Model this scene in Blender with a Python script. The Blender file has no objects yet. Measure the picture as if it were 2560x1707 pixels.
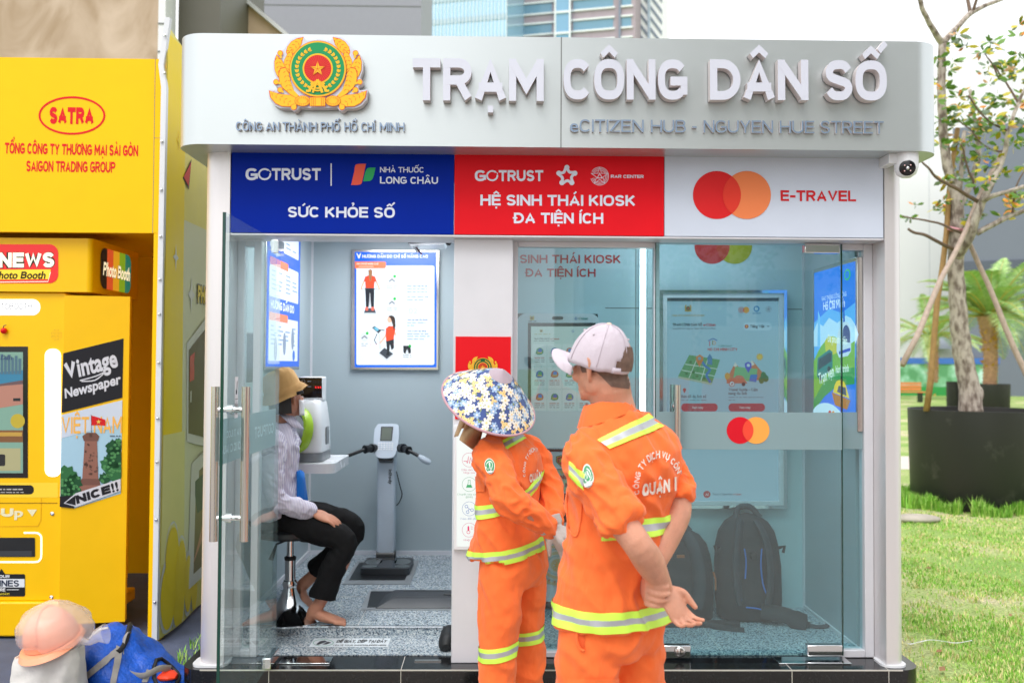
import bpy, bmesh, math, random, unicodedata
from mathutils import Vector, Matrix, noise, geometry
from mathutils.bvhtree import BVHTree
R = math.radians
S = bpy.context.scene
COL = S.collection
# ---------------------------------------------------------------- camera
FPX = 2300.0
CAMZ = 1.62
yaw, pitch, roll = math.atan(38/FPX), math.atan(58/FPX), 0.0058
cf = Vector((math.sin(yaw)*math.cos(pitch), math.cos(yaw)*math.cos(pitch), math.sin(pitch)))
r0 = Vector((math.cos(yaw), -math.sin(yaw), 0)); u0 = r0.cross(cf)
cr = r0*math.cos(roll) + u0*math.sin(roll); cu = cr.cross(cf)
EYE = Vector((0, 0, CAMZ))
cam = bpy.data.cameras.new('camera'); camo = bpy.data.objects.new('camera', cam); COL.objects.link(camo)
mw = Matrix((cr, cu, -cf)).transposed().to_4x4(); mw.translation = EYE; camo.matrix_world = mw
cam.sensor_width = 36; cam.lens = FPX/2560*36; cam.clip_end = 2000; cam.clip_start = .05
cam.dof.use_dof = True; cam.dof.focus_distance = 4.0; cam.dof.aperture_fstop = 2.8
S.camera = camo
# ---------------------------------------------------------------- sky, sun, exposure
SUN_EL, SUN_ROT = R(58), R(205)
w = bpy.data.worlds.new('World'); S.world = w; w.use_nodes = True
nt = w.node_tree; bg = nt.nodes['Background']
sk = nt.nodes.new('ShaderNodeTexSky'); sk.sky_type = 'NISHITA'; sk.sun_disc = False
sk.sun_elevation = SUN_EL; sk.sun_rotation = SUN_ROT; sk.dust_density = 4; sk.air_density = 1.0; sk.ozone_density = 1
hs = nt.nodes.new('ShaderNodeHueSaturation'); hs.inputs['Saturation'].default_value = .22
mx = nt.nodes.new('ShaderNodeMix'); mx.data_type = 'RGBA'; mx.inputs[0].default_value = .62      # thin bright cloud over the blue
mx.inputs[7].default_value = (8.6, 8.7, 8.9, 1)
nt.links.new(sk.outputs[0], hs.inputs['Color']); nt.links.new(hs.outputs[0], mx.inputs[6]); nt.links.new(mx.outputs[2], bg.inputs['Color'])
bg.inputs['Strength'].default_value = .15
sl = bpy.data.lights.new('sun', 'SUN'); so = bpy.data.objects.new('sun', sl); COL.objects.link(so)
sl.energy = .9; sl.angle = R(30); sl.color = (1, .97, .92)
sd = Vector((math.sin(SUN_ROT)*math.cos(SUN_EL), math.cos(SUN_ROT)*math.cos(SUN_EL), math.sin(SUN_EL)))
so.rotation_euler = (-sd).to_track_quat('-Z', 'Y').to_euler(); so.location = (0, 0, 20)
S.view_settings.view_transform = 'Standard'; S.view_settings.look = 'None'
S.view_settings.exposure = .55; S.view_settings.gamma = 1
S.render.engine = 'CYCLES'
S.cycles.max_bounces = 10; S.cycles.transparent_max_bounces = 16; S.cycles.caustics_reflective = False; S.cycles.caustics_refractive = False
S.cycles.use_denoising = True
# ---------------------------------------------------------------- helpers
rnd = random.Random(7)
def ray(px, py): return cf + cr*((px-1280)/FPX) - cu*((py-853.5)/FPX)
def P(px, py, Y=None, X=None, Z=None):
    d = ray(px, py)
    t = Y/d.y if Y is not None else (X/d.x if X is not None else (Z-CAMZ)/d.z)
    return EYE + d*t
def lin(c):
    return tuple((x/255/12.92 if x/255 <= .04045 else ((x/255+.055)/1.055)**2.4) for x in c[:3])
_mats = {}
def M(name, rgb, rough=.5, metal=0, emit=0, var=.05, vscale=6, bump=0, bscale=60, coat=0, spec=.5, alpha=1, sheen=0, aniso=0, linear=False):
    key = name
    if key in _mats: return _mats[key]
    m = bpy.data.materials.new(name); m.use_nodes = True; n = m.node_tree.nodes; L = m.node_tree.links
    b = n['Principled BSDF']; c = tuple(rgb) if linear else lin(rgb)
    b.inputs['Base Color'].default_value = (*c, 1); b.inputs['Roughness'].default_value = rough; b.inputs['Metallic'].default_value = metal
    b.inputs['Specular IOR Level'].default_value = spec; b.inputs['Coat Weight'].default_value = coat
    if sheen: b.inputs['Sheen Weight'].default_value = sheen
    if emit:
        b.inputs['Emission Color'].default_value = (*c, 1); b.inputs['Emission Strength'].default_value = emit
        b.inputs['Base Color'].default_value = (*(x*.35 for x in c), 1)
    if alpha < 1: b.inputs['Alpha'].default_value = alpha
    if var or bump:
        tc = n.new('ShaderNodeTexCoord'); nz = n.new('ShaderNodeTexNoise'); nz.inputs['Scale'].default_value = vscale; nz.inputs['Detail'].default_value = 5
        L.new(tc.outputs['Object'], nz.inputs['Vector'])
        if var and not emit:
            mr = n.new('ShaderNodeMapRange'); mr.inputs['From Min'].default_value = .3; mr.inputs['From Max'].default_value = .7
            mr.inputs['To Min'].default_value = 1-var; mr.inputs['To Max'].default_value = 1+var; L.new(nz.outputs[0], mr.inputs['Value'])
            vm = n.new('ShaderNodeVectorMath'); vm.operation = 'SCALE'; vm.inputs[0].default_value = c; L.new(mr.outputs[0], vm.inputs['Scale'])
            L.new(vm.outputs[0], b.inputs['Base Color'])
            m2 = n.new('ShaderNodeMapRange'); m2.inputs['To Min'].default_value = max(0, rough-.08); m2.inputs['To Max'].default_value = min(1, rough+.08)
            L.new(nz.outputs[0], m2.inputs['Value']); L.new(m2.outputs[0], b.inputs['Roughness'])
        if bump:
            n2 = n.new('ShaderNodeTexNoise'); n2.inputs['Scale'].default_value = bscale; n2.inputs['Detail'].default_value = 6
            L.new(tc.outputs['Object'], n2.inputs['Vector'])
            bp = n.new('ShaderNodeBump'); bp.inputs['Strength'].default_value = bump; bp.inputs['Distance'].default_value = .01
            L.new(n2.outputs[0], bp.inputs['Height']); L.new(bp.outputs[0], b.inputs['Normal'])
    _mats[key] = m
    return m
def ink(c, rough=.42): return M('ink_%02x%02x%02x' % tuple(c), c, rough=rough, var=.02, spec=.22)
def lit(c, e=.75): return M('lit_%02x%02x%02x_%d' % (*c, int(e*100)), c, rough=.25, emit=e, var=0)
def glass(name, tint, refl=1.0, rough=0.0, haze=0.0, hazecol=(1, 1, 1), ior=1.5):
    if name in _mats: return _mats[name]
    m = bpy.data.materials.new(name); m.use_nodes = True; n = m.node_tree.nodes; L = m.node_tree.links
    n.remove(n['Principled BSDF']); out = n['Material Output']
    tr = n.new('ShaderNodeBsdfTransparent'); tr.inputs[0].default_value = (*tint, 1)
    gl = n.new('ShaderNodeBsdfGlossy'); gl.inputs['Roughness'].default_value = rough; gl.inputs['Color'].default_value = (refl, refl, refl, 1)
    fr = n.new('ShaderNodeFresnel'); fr.inputs['IOR'].default_value = ior
    ge = n.new('ShaderNodeNewGeometry'); sb_ = n.new('ShaderNodeMath'); sb_.operation = 'SUBTRACT'; sb_.inputs[0].default_value = 1; L.new(ge.outputs['Backfacing'], sb_.inputs[1])
    mu = n.new('ShaderNodeMath'); mu.operation = 'MULTIPLY'; L.new(fr.outputs[0], mu.inputs[0]); L.new(sb_.outputs[0], mu.inputs[1])     # each pane mirrors once, on the face turned to the light
    mx = n.new('ShaderNodeMixShader'); L.new(mu.outputs[0], mx.inputs[0]); L.new(gl.outputs[0], mx.inputs[2])
    if haze:
        df = n.new('ShaderNodeBsdfDiffuse'); df.inputs[0].default_value = (*hazecol, 1)
        tl = n.new('ShaderNodeBsdfTranslucent'); tl.inputs[0].default_value = (*hazecol, 1)
        m1 = n.new('ShaderNodeMixShader'); m1.inputs[0].default_value = .4; L.new(df.outputs[0], m1.inputs[1]); L.new(tl.outputs[0], m1.inputs[2])
        m2 = n.new('ShaderNodeMixShader'); m2.inputs[0].default_value = haze; L.new(tr.outputs[0], m2.inputs[1]); L.new(m1.outputs[0], m2.inputs[2])
        L.new(m2.outputs[0], mx.inputs[1])
    else: L.new(tr.outputs[0], mx.inputs[1])
    L.new(mx.outputs[0], out.inputs['Surface'])
    _mats[name] = m
    return m
def tag(o, label=None, cat=None, group=None, kind=None):
    if label: o['label'] = label
    if cat: o['category'] = cat
    if group: o['group'] = group
    if kind: o['kind'] = kind
    return o
def thing(name, label, cat, loc=(0, 0, 0), rz=0, group=None, kind=None):
    o = bpy.data.objects.new(name, None); COL.objects.link(o); o.location = loc; o.rotation_euler = (0, 0, rz); o.empty_display_size = .1
    tag(o, label, cat, group, kind); return o
def circ(cx, cy, rx, ry=None, n=40, a0=0, a1=360):
    ry = rx if ry is None else ry
    full = abs(a1-a0) >= 360
    k = n if full else n+1
    return [(cx+rx*math.cos(R(a0+(a1-a0)*i/n)), cy+ry*math.sin(R(a0+(a1-a0)*i/n))) for i in range(k)]
def rrect(x0, y0, x1, y1, r, n=6):
    if x0 > x1: x0, x1 = x1, x0
    if y0 > y1: y0, y1 = y1, y0
    rs = r if isinstance(r, (list, tuple)) else (r,)*4
    out = []
    for (cx, cy, a, q) in ((x1-rs[0], y1-rs[0], 0, rs[0]), (x0+rs[1], y1-rs[1], 90, rs[1]), (x0+rs[2], y0+rs[2], 180, rs[2]), (x1-rs[3], y0+rs[3], 270, rs[3])):
        if q <= 0: out.append((cx, cy)); continue
        for i in range(n+1): out.append((cx+q*math.cos(R(a+90*i/n)), cy+q*math.sin(R(a+90*i/n))))
    return out
def frames(pts):
    """parallel-transport frames along a polyline"""
    T = []
    for i in range(len(pts)):
        a = pts[max(0, i-1)]; b = pts[min(len(pts)-1, i+1)]; T.append((b-a).normalized())
    n = T[0].orthogonal().normalized(); out = []
    for i, t in enumerate(T):
        n = (n - t*n.dot(t)).normalized(); out.append((t, n, t.cross(n)))
    return out
def spline(pts, k=6):
    """Catmull-Rom through vectors (or tuples of numbers)"""
    pts = [tuple(p) for p in pts]; out = []
    for i in range(len(pts)-1):
        p0, p1, p2, p3 = pts[max(0, i-1)], pts[i], pts[i+1], pts[min(len(pts)-1, i+2)]
        for j in range(k):
            t = j/k
            out.append(tuple(.5*((2*b)+(-a+c)*t+(2*a-5*b+4*c-d)*t*t+(-a+3*b-3*c+d)*t**3) for a, b, c, d in zip(p0, p1, p2, p3)))
    out.append(pts[-1]); return out
class Plane:
    def __init__(s, o, u, v): s.o = Vector(o); s.u = Vector(u).normalized(); s.v = Vector(v).normalized(); s.n = s.u.cross(s.v)
    def loc(s, px, py):
        d = ray(px, py); t = (s.o-EYE).dot(s.n)/d.dot(s.n); p = EYE+d*t-s.o
        return (p.dot(s.u), p.dot(s.v))
    def w(s, u, v, d=0): return s.o+s.u*u+s.v*v+s.n*d
def front(Y): return Plane((0, Y, 0), (1, 0, 0), (0, 0, 1))
class MB:
    def __init__(s): s.v = []; s.f = []; s.m = []; s.mats = []
    def mi(s, mat):
        if mat not in s.mats: s.mats.append(mat)
        return s.mats.index(mat)
    def add(s, vs, fs, mat):
        k = len(s.v); s.v += [tuple(p) for p in vs]; i = s.mi(mat)
        for f in fs: s.f.append(tuple(a+k for a in f)); s.m.append(i)
    def bx(s, x0, x1, y0, y1, z0, z1, mat):
        x0, x1 = min(x0, x1), max(x0, x1); y0, y1 = min(y0, y1), max(y0, y1); z0, z1 = min(z0, z1), max(z0, z1)
        s.add([(x, y, z) for z in (z0, z1) for y in (y0, y1) for x in (x0, x1)],
              [(0, 2, 3, 1), (4, 5, 7, 6), (0, 1, 5, 4), (2, 6, 7, 3), (0, 4, 6, 2), (1, 3, 7, 5)], mat)
    def obx(s, c, ax, ay, az, mat):
        """oriented box: centre and three half-axis vectors"""
        c, ax, ay, az = Vector(c), Vector(ax), Vector(ay), Vector(az)
        s.add([c+ax*i+ay*j+az*k for k in (-1, 1) for j in (-1, 1) for i in (-1, 1)],
              [(0, 2, 3, 1), (4, 5, 7, 6), (0, 1, 5, 4), (2, 6, 7, 3), (0, 4, 6, 2), (1, 3, 7, 5)], mat)
    def tube(s, pts, rad, mat, n=12, caps=True, flat=1.0):
        pts = [Vector(p) for p in pts]; k = len(pts)
        rad = list(rad) if hasattr(rad, '__len__') else [rad]*k
        vs = []
        for (t, a, b), p, r_ in zip(frames(pts), pts, rad):
            for j in range(n):
                q = 2*math.pi*j/n; vs.append(p+a*(r_*math.cos(q))+b*(r_*flat*math.sin(q)))
        fs = [(i*n+j, i*n+(j+1) % n, (i+1)*n+(j+1) % n, (i+1)*n+j) for i in range(k-1) for j in range(n)]
        if caps: fs += [tuple(range(n-1, -1, -1)), tuple((k-1)*n+j for j in range(n))]
        s.add(vs, fs, mat)
    def cyl(s, p0, p1, r0, mat, r1=None, n=20): s.tube([p0, p1], [r0, r0 if r1 is None else r1], mat, n)
    def lathe(s, prof, o, mat, axis=(0, 0, 1), n=32, caps=False):
        ax = Vector(axis).normalized(); a = ax.orthogonal().normalized(); b = ax.cross(a); o = Vector(o); vs = []
        for (r_, h) in prof:
            for j in range(n):
                q = 2*math.pi*j/n; vs.append(o+ax*h+a*(r_*math.cos(q))+b*(r_*math.sin(q)))
        k = len(prof)
        fs = [(i*n+j, i*n+(j+1) % n, (i+1)*n+(j+1) % n, (i+1)*n+j) for i in range(k-1) for j in range(n)]
        if caps: fs += [tuple(range(n-1, -1, -1)), tuple((k-1)*n+j for j in range(n))]
        s.add(vs, fs, mat)
    def ball(s, c, r_, mat, n=16, m=10, ax=None):
        c = Vector(c); rr = r_ if hasattr(r_, '__len__') else (r_,)*3
        A = ax or (Vector((1, 0, 0)), Vector((0, 1, 0)), Vector((0, 0, 1))); vs = []; fs = []
        for i in range(m+1):
            t = math.pi*i/m
            for j in range(n):
                q = 2*math.pi*j/n
                vs.append(c+A[0]*(rr[0]*math.sin(t)*math.cos(q))+A[1]*(rr[1]*math.sin(t)*math.sin(q))-A[2]*(rr[2]*math.cos(t)))
        for i in range(m):
            for j in range(n): fs.append((i*n+j, i*n+(j+1) % n, (i+1)*n+(j+1) % n, (i+1)*n+j))
        s.add(vs, fs, mat)
    def sheet(s, poly, pl, d, mat, holes=()):
        """flat sheet on plane PL at offset d; poly in local uv"""
        loops = [[Vector((a, b, 0)) for a, b in poly]]+[[Vector((a, b, 0)) for a, b in h] for h in holes]
        flat = [p for l in loops for p in l]
        tris = geometry.tessellate_polygon(loops)
        fs = []
        for t in tris:
            a, b, c = (flat[i] for i in t)
            ar = (b.x-a.x)*(c.y-a.y)-(c.x-a.x)*(b.y-a.y)
            if abs(ar) < 1e-14: continue
            fs.append(t if ar > 0 else (t[0], t[2], t[1]))
        s.add([pl.w(p.x, p.y, d) for p in flat], fs, mat)
    def prism(s, poly, pl, d0, d1, mat, holes=(), side=None):
        d0, d1 = min(d0, d1), max(d0, d1)
        s.sheet(poly, pl, d1, mat, holes); k = len(s.f)
        s.sheet(poly, pl, d0, mat, holes)
        for i in range(k, len(s.f)): s.f[i] = s.f[i][::-1]
        for lp in [poly]+list(holes):
            n = len(lp); ar = sum(lp[i][0]*lp[(i+1) % n][1]-lp[(i+1) % n][0]*lp[i][1] for i in range(n))
            q = lp if (ar > 0) == (lp is poly) else lp[::-1]
            vs = [pl.w(a, b, d0) for a, b in q]+[pl.w(a, b, d1) for a, b in q]
            s.add(vs, [(i, (i+1) % n, n+(i+1) % n, n+i) for i in range(n)], side or mat)
    def grid(s, rows, mat, closed=False):
        n = len(rows[0]); k = len(rows); vs = [p for r_ in rows for p in r_]
        fs = [(i*n+j, i*n+(j+1) % n, (i+1)*n+(j+1) % n, (i+1)*n+j) for i in range(k-1) for j in range(n if closed else n-1)]
        s.add(vs, fs, mat)
    def build(s, name, parent=None, bevel=0, sharp=38, seg=2):
        me = bpy.data.meshes.new(name); me.from_pydata(s.v, [], s.f)
        for m in s.mats: me.materials.append(m)
        me.polygons.foreach_set('material_index', s.m); me.polygons.foreach_set('use_smooth', [True]*len(s.f))
        me.update()
        if sharp < 180: me.set_sharp_from_angle(angle=R(sharp))
        o = bpy.data.objects.new(name, me); COL.objects.link(o)
        if parent is not None: o.parent = parent; o.matrix_parent_inverse = parent.matrix_basis.inverted()
        if bevel:
            b = o.modifiers.new('bevel', 'BEVEL'); b.width = bevel; b.segments = seg; b.limit_method = 'ANGLE'; b.angle_limit = R(40)
        return o
# ---------------------------------------------------------------- lettering: glyphs of Blender's own font, diacritics drawn here
_gl = {}
def _raw(txt, bold):
    cu_ = bpy.data.curves.new('t', 'FONT'); cu_.body = txt; cu_.offset = bold; cu_.resolution_u = 3
    ob = bpy.data.objects.new('t', cu_); me = bpy.data.meshes.new_from_object(ob)
    v = [(p.co.x, p.co.y) for p in me.vertices]; f = [tuple(p.vertices) for p in me.polygons]
    bpy.data.objects.remove(ob); bpy.data.curves.remove(cu_); bpy.data.meshes.remove(me)
    return v, f
_hv = _raw('H', 0)[0]; CAP = max(p[1] for p in _hv); HW = max(p[0] for p in _hv)
def glyph(ch, bold):
    k = (ch, round(bold, 3))
    if k in _gl: return _gl[k]
    v, f = _raw(ch, bold) if ch != ' ' else ([], [])
    full = max(p[0] for p in _raw('H'+ch+'H', 0)[0]); base = max(p[0] for p in _raw('HH', 0)[0])
    adv = full-base
    if ch == ' ': adv = .28
    fx = []
    for t in f:
        a, b, c = v[t[0]], v[t[1]], v[t[2]]
        fx.append(t if (b[0]-a[0])*(c[1]-a[1])-(c[0]-a[0])*(b[1]-a[1]) > 0 else t[::-1])
    _gl[k] = ([(x/CAP, y/CAP) for x, y in v], fx, adv/CAP)
    return _gl[k]
def stroke(pts, wd):
    """polyline as quads"""
    vs, fs = [], []
    for i, (x, y) in enumerate(pts):
        a = pts[max(0, i-1)]; b = pts[min(len(pts)-1, i+1)]; dx, dy = b[0]-a[0], b[1]-a[1]; l = math.hypot(dx, dy) or 1
        k = wd/2
        if 0 < i < len(pts)-1:
            e = (pts[i][0]-a[0], pts[i][1]-a[1]); le = math.hypot(*e) or 1
            co = abs((e[0]*dx+e[1]*dy)/(le*l)); k = wd/2/max(.5, co)
        vs += [(x-dy/l*k, y+dx/l*k), (x+dy/l*k, y-dx/l*k)]
    for i in range(len(pts)-1): fs.append((2*i+1, 2*i+3, 2*i+2, 2*i))
    return vs, fs
# capitals drawn as even strokes (box coordinates of the stroke's middle line), so that they can be made as heavy as the sign needs
def _E(cx, cy, rx, ry, a0, a1, n=10): return [(cx+rx*math.cos(R(a0+(a1-a0)*i/n)), cy+ry*math.sin(R(a0+(a1-a0)*i/n))) for i in range(n+1)]
_SE = lambda a0, a1, n=22, e=.8: [(.5+.5*math.copysign(abs(math.cos(R(a0+(a1-a0)*i/n)))**e, math.cos(R(a0+(a1-a0)*i/n))), .5+.5*math.copysign(abs(math.sin(R(a0+(a1-a0)*i/n)))**e, math.sin(R(a0+(a1-a0)*i/n)))) for i in range(n+1)]
CAPS = {
 'A': (.74, [[(0, -.1), (.5, 1.02), (1, -.1)], [(.16, .27), (.84, .27)]]), 'B': (.66, [[(0, 0), (0, 1)], [(.1, 1), (.6, 1)]+_E(.6, .765, .34, .235, 80, -80, 8)+[(.6, .53), (.1, .53)], [(.1, 0), (.6, 0)]+_E(.6, .265, .4, .265, -80, 80, 8)+[(.6, .53), (.1, .53)]]),
 'C': (.68, [_SE(38, 322)]), 'D': (.70, [[(0, 0), (0, 1)], [(.1, 1), (.4, 1)]+_E(.4, .5, .6, .5, 82, -82, 12)+[(.4, 0), (.1, 0)]]), 'E': (.58, [[(1, 1), (0, 1), (0, 0), (1, 0)], [(0, .52), (.92, .52)]]), 'F': (.56, [[(1, 1), (0, 1), (0, 0)], [(0, .5), (.9, .5)]]),
 'G': (.72, [_SE(38, 320), [(1, .16), (1, .45)], [(1, .45), (.55, .45)]]), 'H': (.70, [[(0, 0), (0, 1)], [(1, 0), (1, 1)], [(0, .52), (1, .52)]]), 'I': (.0, [[(.5, 0), (.5, 1)]]), 'J': (.5, [[(1, 1), (1, .3)]+_E(.5, .3, .5, .3, 0, -170, 8)]),
 'K': (.68, [[(0, 0), (0, 1)], [(.95, 1.06), (.02, .36)], [(.3, .58), (1, -.06)]]), 'L': (.54, [[(0, 1), (0, 0), (1, 0)]]), 'M': (.84, [[(0, 0), (0, 1)], [(1, 0), (1, 1)], [(.02, 1.02), (.5, .3), (.98, 1.02)]]), 'N': (.70, [[(0, 0), (0, 1)], [(1, 0), (1, 1)], [(.0, 1.04), (1, -.04)]]),
 'O': (.74, [_SE(0, 360, 32)]), 'P': (.64, [[(0, 0), (0, 1)], [(.1, 1), (.6, 1)]+_E(.6, .735, .4, .265, 80, -80, 8)+[(.6, .47), (.1, .47)]]), 'Q': (.74, [_SE(0, 360, 32), [(.6, .25), (1, -.06)]]), 'R': (.66, [[(0, 0), (0, 1)], [(.1, 1), (.58, 1)]+_E(.58, .74, .4, .26, 80, -80, 8)+[(.58, .48), (.1, .48)], [(.52, .5), (1, -.08)]]),
 'S': (.62, [spline([(.96, .82), (.78, .97), (.5, 1.0), (.2, .96), (.03, .78), (.12, .6), (.5, .5), (.88, .4), (.98, .22), (.8, .04), (.5, .0), (.22, .03), (.03, .18)], 3)]), 'T': (.62, [[(0, 1), (1, 1)], [(.5, 1), (.5, 0)]]), 'U': (.70, [[(0, 1), (0, .36)]+_E(.5, .36, .5, .36, 180, 360, 12)+[(1, 1)]]),
 'V': (.72, [[(0, 1.1), (.5, -.02), (1, 1.1)]]), 'W': (1.0, [[(0, 1.1), (.26, -.02), (.5, 1.0), (.74, -.02), (1, 1.1)]]), 'X': (.68, [[(0, -.05), (1, 1.05)], [(0, 1.05), (1, -.05)]]), 'Y': (.68, [[(0, 1.08), (.5, .42), (1, 1.08)], [(.5, .45), (.5, 0)]]), 'Z': (.62, [[(0, 1), (1, 1), (0, 0), (1, 0)]]), '-': (.3, [[(0, .42), (1, .42)]])}
def capital(ch, wd):
    """-> list of (verts, faces), ink width"""
    W, sts = CAPS[ch]; W = W+wd if ch != 'I' else wd; out = []
    for st in sts:
        pts = [(wd/2+x*(W-wd), wd/2+y*(1-wd)) for x, y in st]; closed = math.dist(pts[0], pts[-1]) < .02 and len(pts) > 20
        if not closed:
            for i, j in ((0, 1), (-1, -2)):
                dx, dy = pts[i][0]-pts[j][0], pts[i][1]-pts[j][1]; l = math.hypot(dx, dy) or 1
                if abs(dx) < .02 or abs(dy) < .02: pts[i] = (pts[i][0]+dx/l*wd/2*.999, pts[i][1]+dy/l*wd/2*.999)
        v, f = stroke(pts, wd)
        if closed: v[-2:] = v[:2]
        else:       # cut slanting ends level with the line of the letters
            for i, j in ((0, 2), (1, 3), (-1, -3), (-2, -4)):
                lim = 0.0 if v[i][1] < 0 else (1.0 if v[i][1] > 1 else None)
                if lim is not None and abs(v[i][1]-v[j][1]) > 1e-6: k = (lim-v[j][1])/(v[i][1]-v[j][1]); v[i] = (v[j][0]+(v[i][0]-v[j][0])*k, lim)
        out.append(([(x, min(1.0, max(0.0, y))) for x, y in v], [t for t in f]))
    return out, W
def lettering(txt, bold=0.0, track=0.0):
    """-> list of (verts, faces, layer) in units of cap height, and the ink's left and right end"""
    out = []; x = 0; sw = .1+bold*2.2
    for ch in unicodedata.normalize('NFC', txt):
        d = unicodedata.normalize('NFD', ch); b, marks = d[0], d[1:]
        bar = None
        if b in 'Đđ': bar = b; b = 'D' if b == 'Đ' else 'd'
        if b in CAPS:
            wd_ = .1+bold*3.3; sh_, W_ = capital(b, wd_); gap = .11-wd_*.12
            for k_, (v, f) in enumerate(sh_): out.append(([(px+x+gap/2, py) for px, py in v], f, k_))
            x0, x1, top = x+gap/2, x+gap/2+W_, 1.0; v = True; adv = W_+gap; sw = .1+(wd_-.1)*.5
        elif b == 'i' and any(m in marks for m in '\u0301\u0300\u0309\u0303'): b = 'ı'
        if b not in CAPS:
            v, f, adv = glyph(b, min(bold, .03))
            if v: out.append(([(px+x, py) for px, py in v], f, 0)); x0 = min(p[0] for p in v)+x; x1 = max(p[0] for p in v)+x; top = max(p[1] for p in v)
        if v:
            n0 = len(out); cx = (x0+x1)/2
            y = top+.09
            if bar == 'Đ': out.append(stroke([(x0-.1, .5), (x0+.32, .5)], sw*.9))
            if bar == 'đ': out.append(stroke([(x1-.34, .86), (x1+.1, .86)], sw*.7))
            if '\u031b' in marks: out.append(stroke(spline([(x1-.12, top-.06), (x1+.04, top-.02), (x1+.1, top+.12)], 4), sw*.85))
            if '\u0302' in marks:
                out.append(stroke([(cx-.23, y), (cx, y+.18), (cx+.23, y)], sw*.95)); 
                cx2 = cx+.3; y2 = y+.14
            else: cx2 = cx; y2 = y
            if '\u0306' in marks: out.append(stroke(spline([(cx-.18, y+.16), (cx-.1, y+.04), (cx+.1, y+.04), (cx+.18, y+.16)], 4), sw*.8))
            if '\u0301' in marks: out.append(stroke([(cx2-.06, y2), (cx2+.15, y2+.21)], sw*.95))
            if '\u0300' in marks: out.append(stroke([(cx2+.06, y2), (cx2-.12, y2+.22)], sw*.95))
            if '\u0309' in marks: out.append(stroke(spline([(cx2-.09, y2+.22), (cx2+.03, y2+.28), (cx2+.08, y2+.18), (cx2, y2+.1), (cx2, y2)], 4), sw*.7))
            if '\u0303' in marks: out.append(stroke(spline([(cx2-.2, y2+.04), (cx2-.1, y2+.15), (cx2+.06, y2+.05), (cx2+.2, y2+.15)], 4), sw*.75))
            if '\u0323' in marks: out.append(([(cx-.08, -.28), (cx+.08, -.28), (cx+.08, -.12), (cx-.08, -.12)], [(0, 1, 2, 3)]))
            out[n0:] = [(o_[0], o_[1], 4+k_) for k_, o_ in enumerate(out[n0:])]
        x += adv+track
    vx = [p[0] for v, f, k_ in out for p in v]
    return out, min(vx), max(vx)
def put_text(mb, pl, txt, a, b, h, d, mat, bold=.02, track=0, shear=0, depth=0, side=None, flip=False):
    """text on plane PL, from uv point a to uv point b along the baseline, cap height h; depth > 0 extrudes it"""
    out, lo, hi = lettering(txt, bold, track)
    A, B = Vector(a), Vector(b); ux = (B-A)/(hi-lo); uy = Vector((-(B-A).y, (B-A).x)).normalized()*h
    if flip: pass
    for v, f, k_ in out:
        q = [A+ux*(x-lo+shear*y)+uy*y for x, y in v]; e_ = k_*(.0004 if depth else .00012)
        mb.add([pl.w(p.x, p.y, d+depth+e_) for p in q], f, mat)
        if depth:
            cnt = {}
            for t in f:
                for i in range(len(t)):
                    e = (t[i], t[(i+1) % len(t)]); cnt[tuple(sorted(e))] = None if tuple(sorted(e)) in cnt else e
            vs = [pl.w(p.x, p.y, d) for p in q]+[pl.w(p.x, p.y, d+depth+e_) for p in q]; n = len(q)
            mb.add(vs, [(e[0], e[1], n+e[1], n+e[0]) for e in cnt.values() if e], side or mat)
            
class Ink:
    """print on a plane, measured in source pixels"""
    def __init__(s, mb, pl, base=.0015, step=.0009): s.mb = mb; s.pl = pl; s.base = base; s.step = step
    def d(s, layer): return s.base+s.step*layer
    def L(s, pts): return [s.pl.loc(*p) for p in pts]
    def poly(s, pts, mat, layer=0, holes=()): s.mb.sheet(s.L(pts), s.pl, s.d(layer), mat, [s.L(h) for h in holes])
    def rect(s, x0, y0, x1, y1, mat, layer=0, r=0): s.poly(rrect(x0, y0, x1, y1, r) if r else [(x0, y0), (x1, y0), (x1, y1), (x0, y1)], mat, layer)
    def ell(s, cx, cy, rx, ry, mat, layer=0, n=40): s.poly(circ(cx, cy, rx, ry, n), mat, layer)
    def ring(s, cx, cy, rx, ry, wd, mat, layer=0, n=40, a0=0, a1=360):
        if abs(a1-a0) >= 360: s.poly(circ(cx, cy, rx, ry, n), mat, layer, [circ(cx, cy, rx-wd, ry-wd, n)])
        else: s.poly(circ(cx, cy, rx, ry, n, a0, a1)+circ(cx, cy, rx-wd, ry-wd, n, a0, a1)[::-1], mat, layer)
    def line(s, pts, wd, mat, layer=0):
        v, f = stroke(pts, wd)
        q = s.L(v); s.mb.add([s.pl.w(a, b, s.d(layer)) for a, b in q], [t if True else t for t in [x[::-1] for x in f]], mat)
    def text(s, txt, x0, x1, yb, yt, mat, layer=0, bold=.02, yb1=None, track=0, shear=0, depth=0, side=None):
        a = s.pl.loc(x0, yb); b = s.pl.loc(x1, yb if yb1 is None else yb1); t = s.pl.loc(x0, yt)
        h = (Vector(t)-Vector(a)).length
        put_text(s.mb, s.pl, txt, a, b, h, s.d(layer), mat, bold, track, shear, depth, side)
    def star(s, cx, cy, r1, mat, layer=0, r2=None, rot=-90, n=5):
        r2 = r2 or r1*.39
        s.poly([(cx+(r1 if i % 2 == 0 else r2)*math.cos(R(rot+180/n*i)), cy+(r1 if i % 2 == 0 else r2)*math.sin(R(rot+180/n*i))) for i in range(2*n)], mat, layer)
    def scribble(s, x0, x1, y, h, mat, layer=0, seed=0):
        """a line of print too small to read: word-sized dashes"""
        q = random.Random(seed*31+int(x0*7+y)); x = x0
        while x < x1-2:
            wd = min(x1-x, q.uniform(5, 16)); s.rect(x, y-h, x+wd, y, mat, layer); x += wd+q.uniform(2, 3.5)
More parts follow.
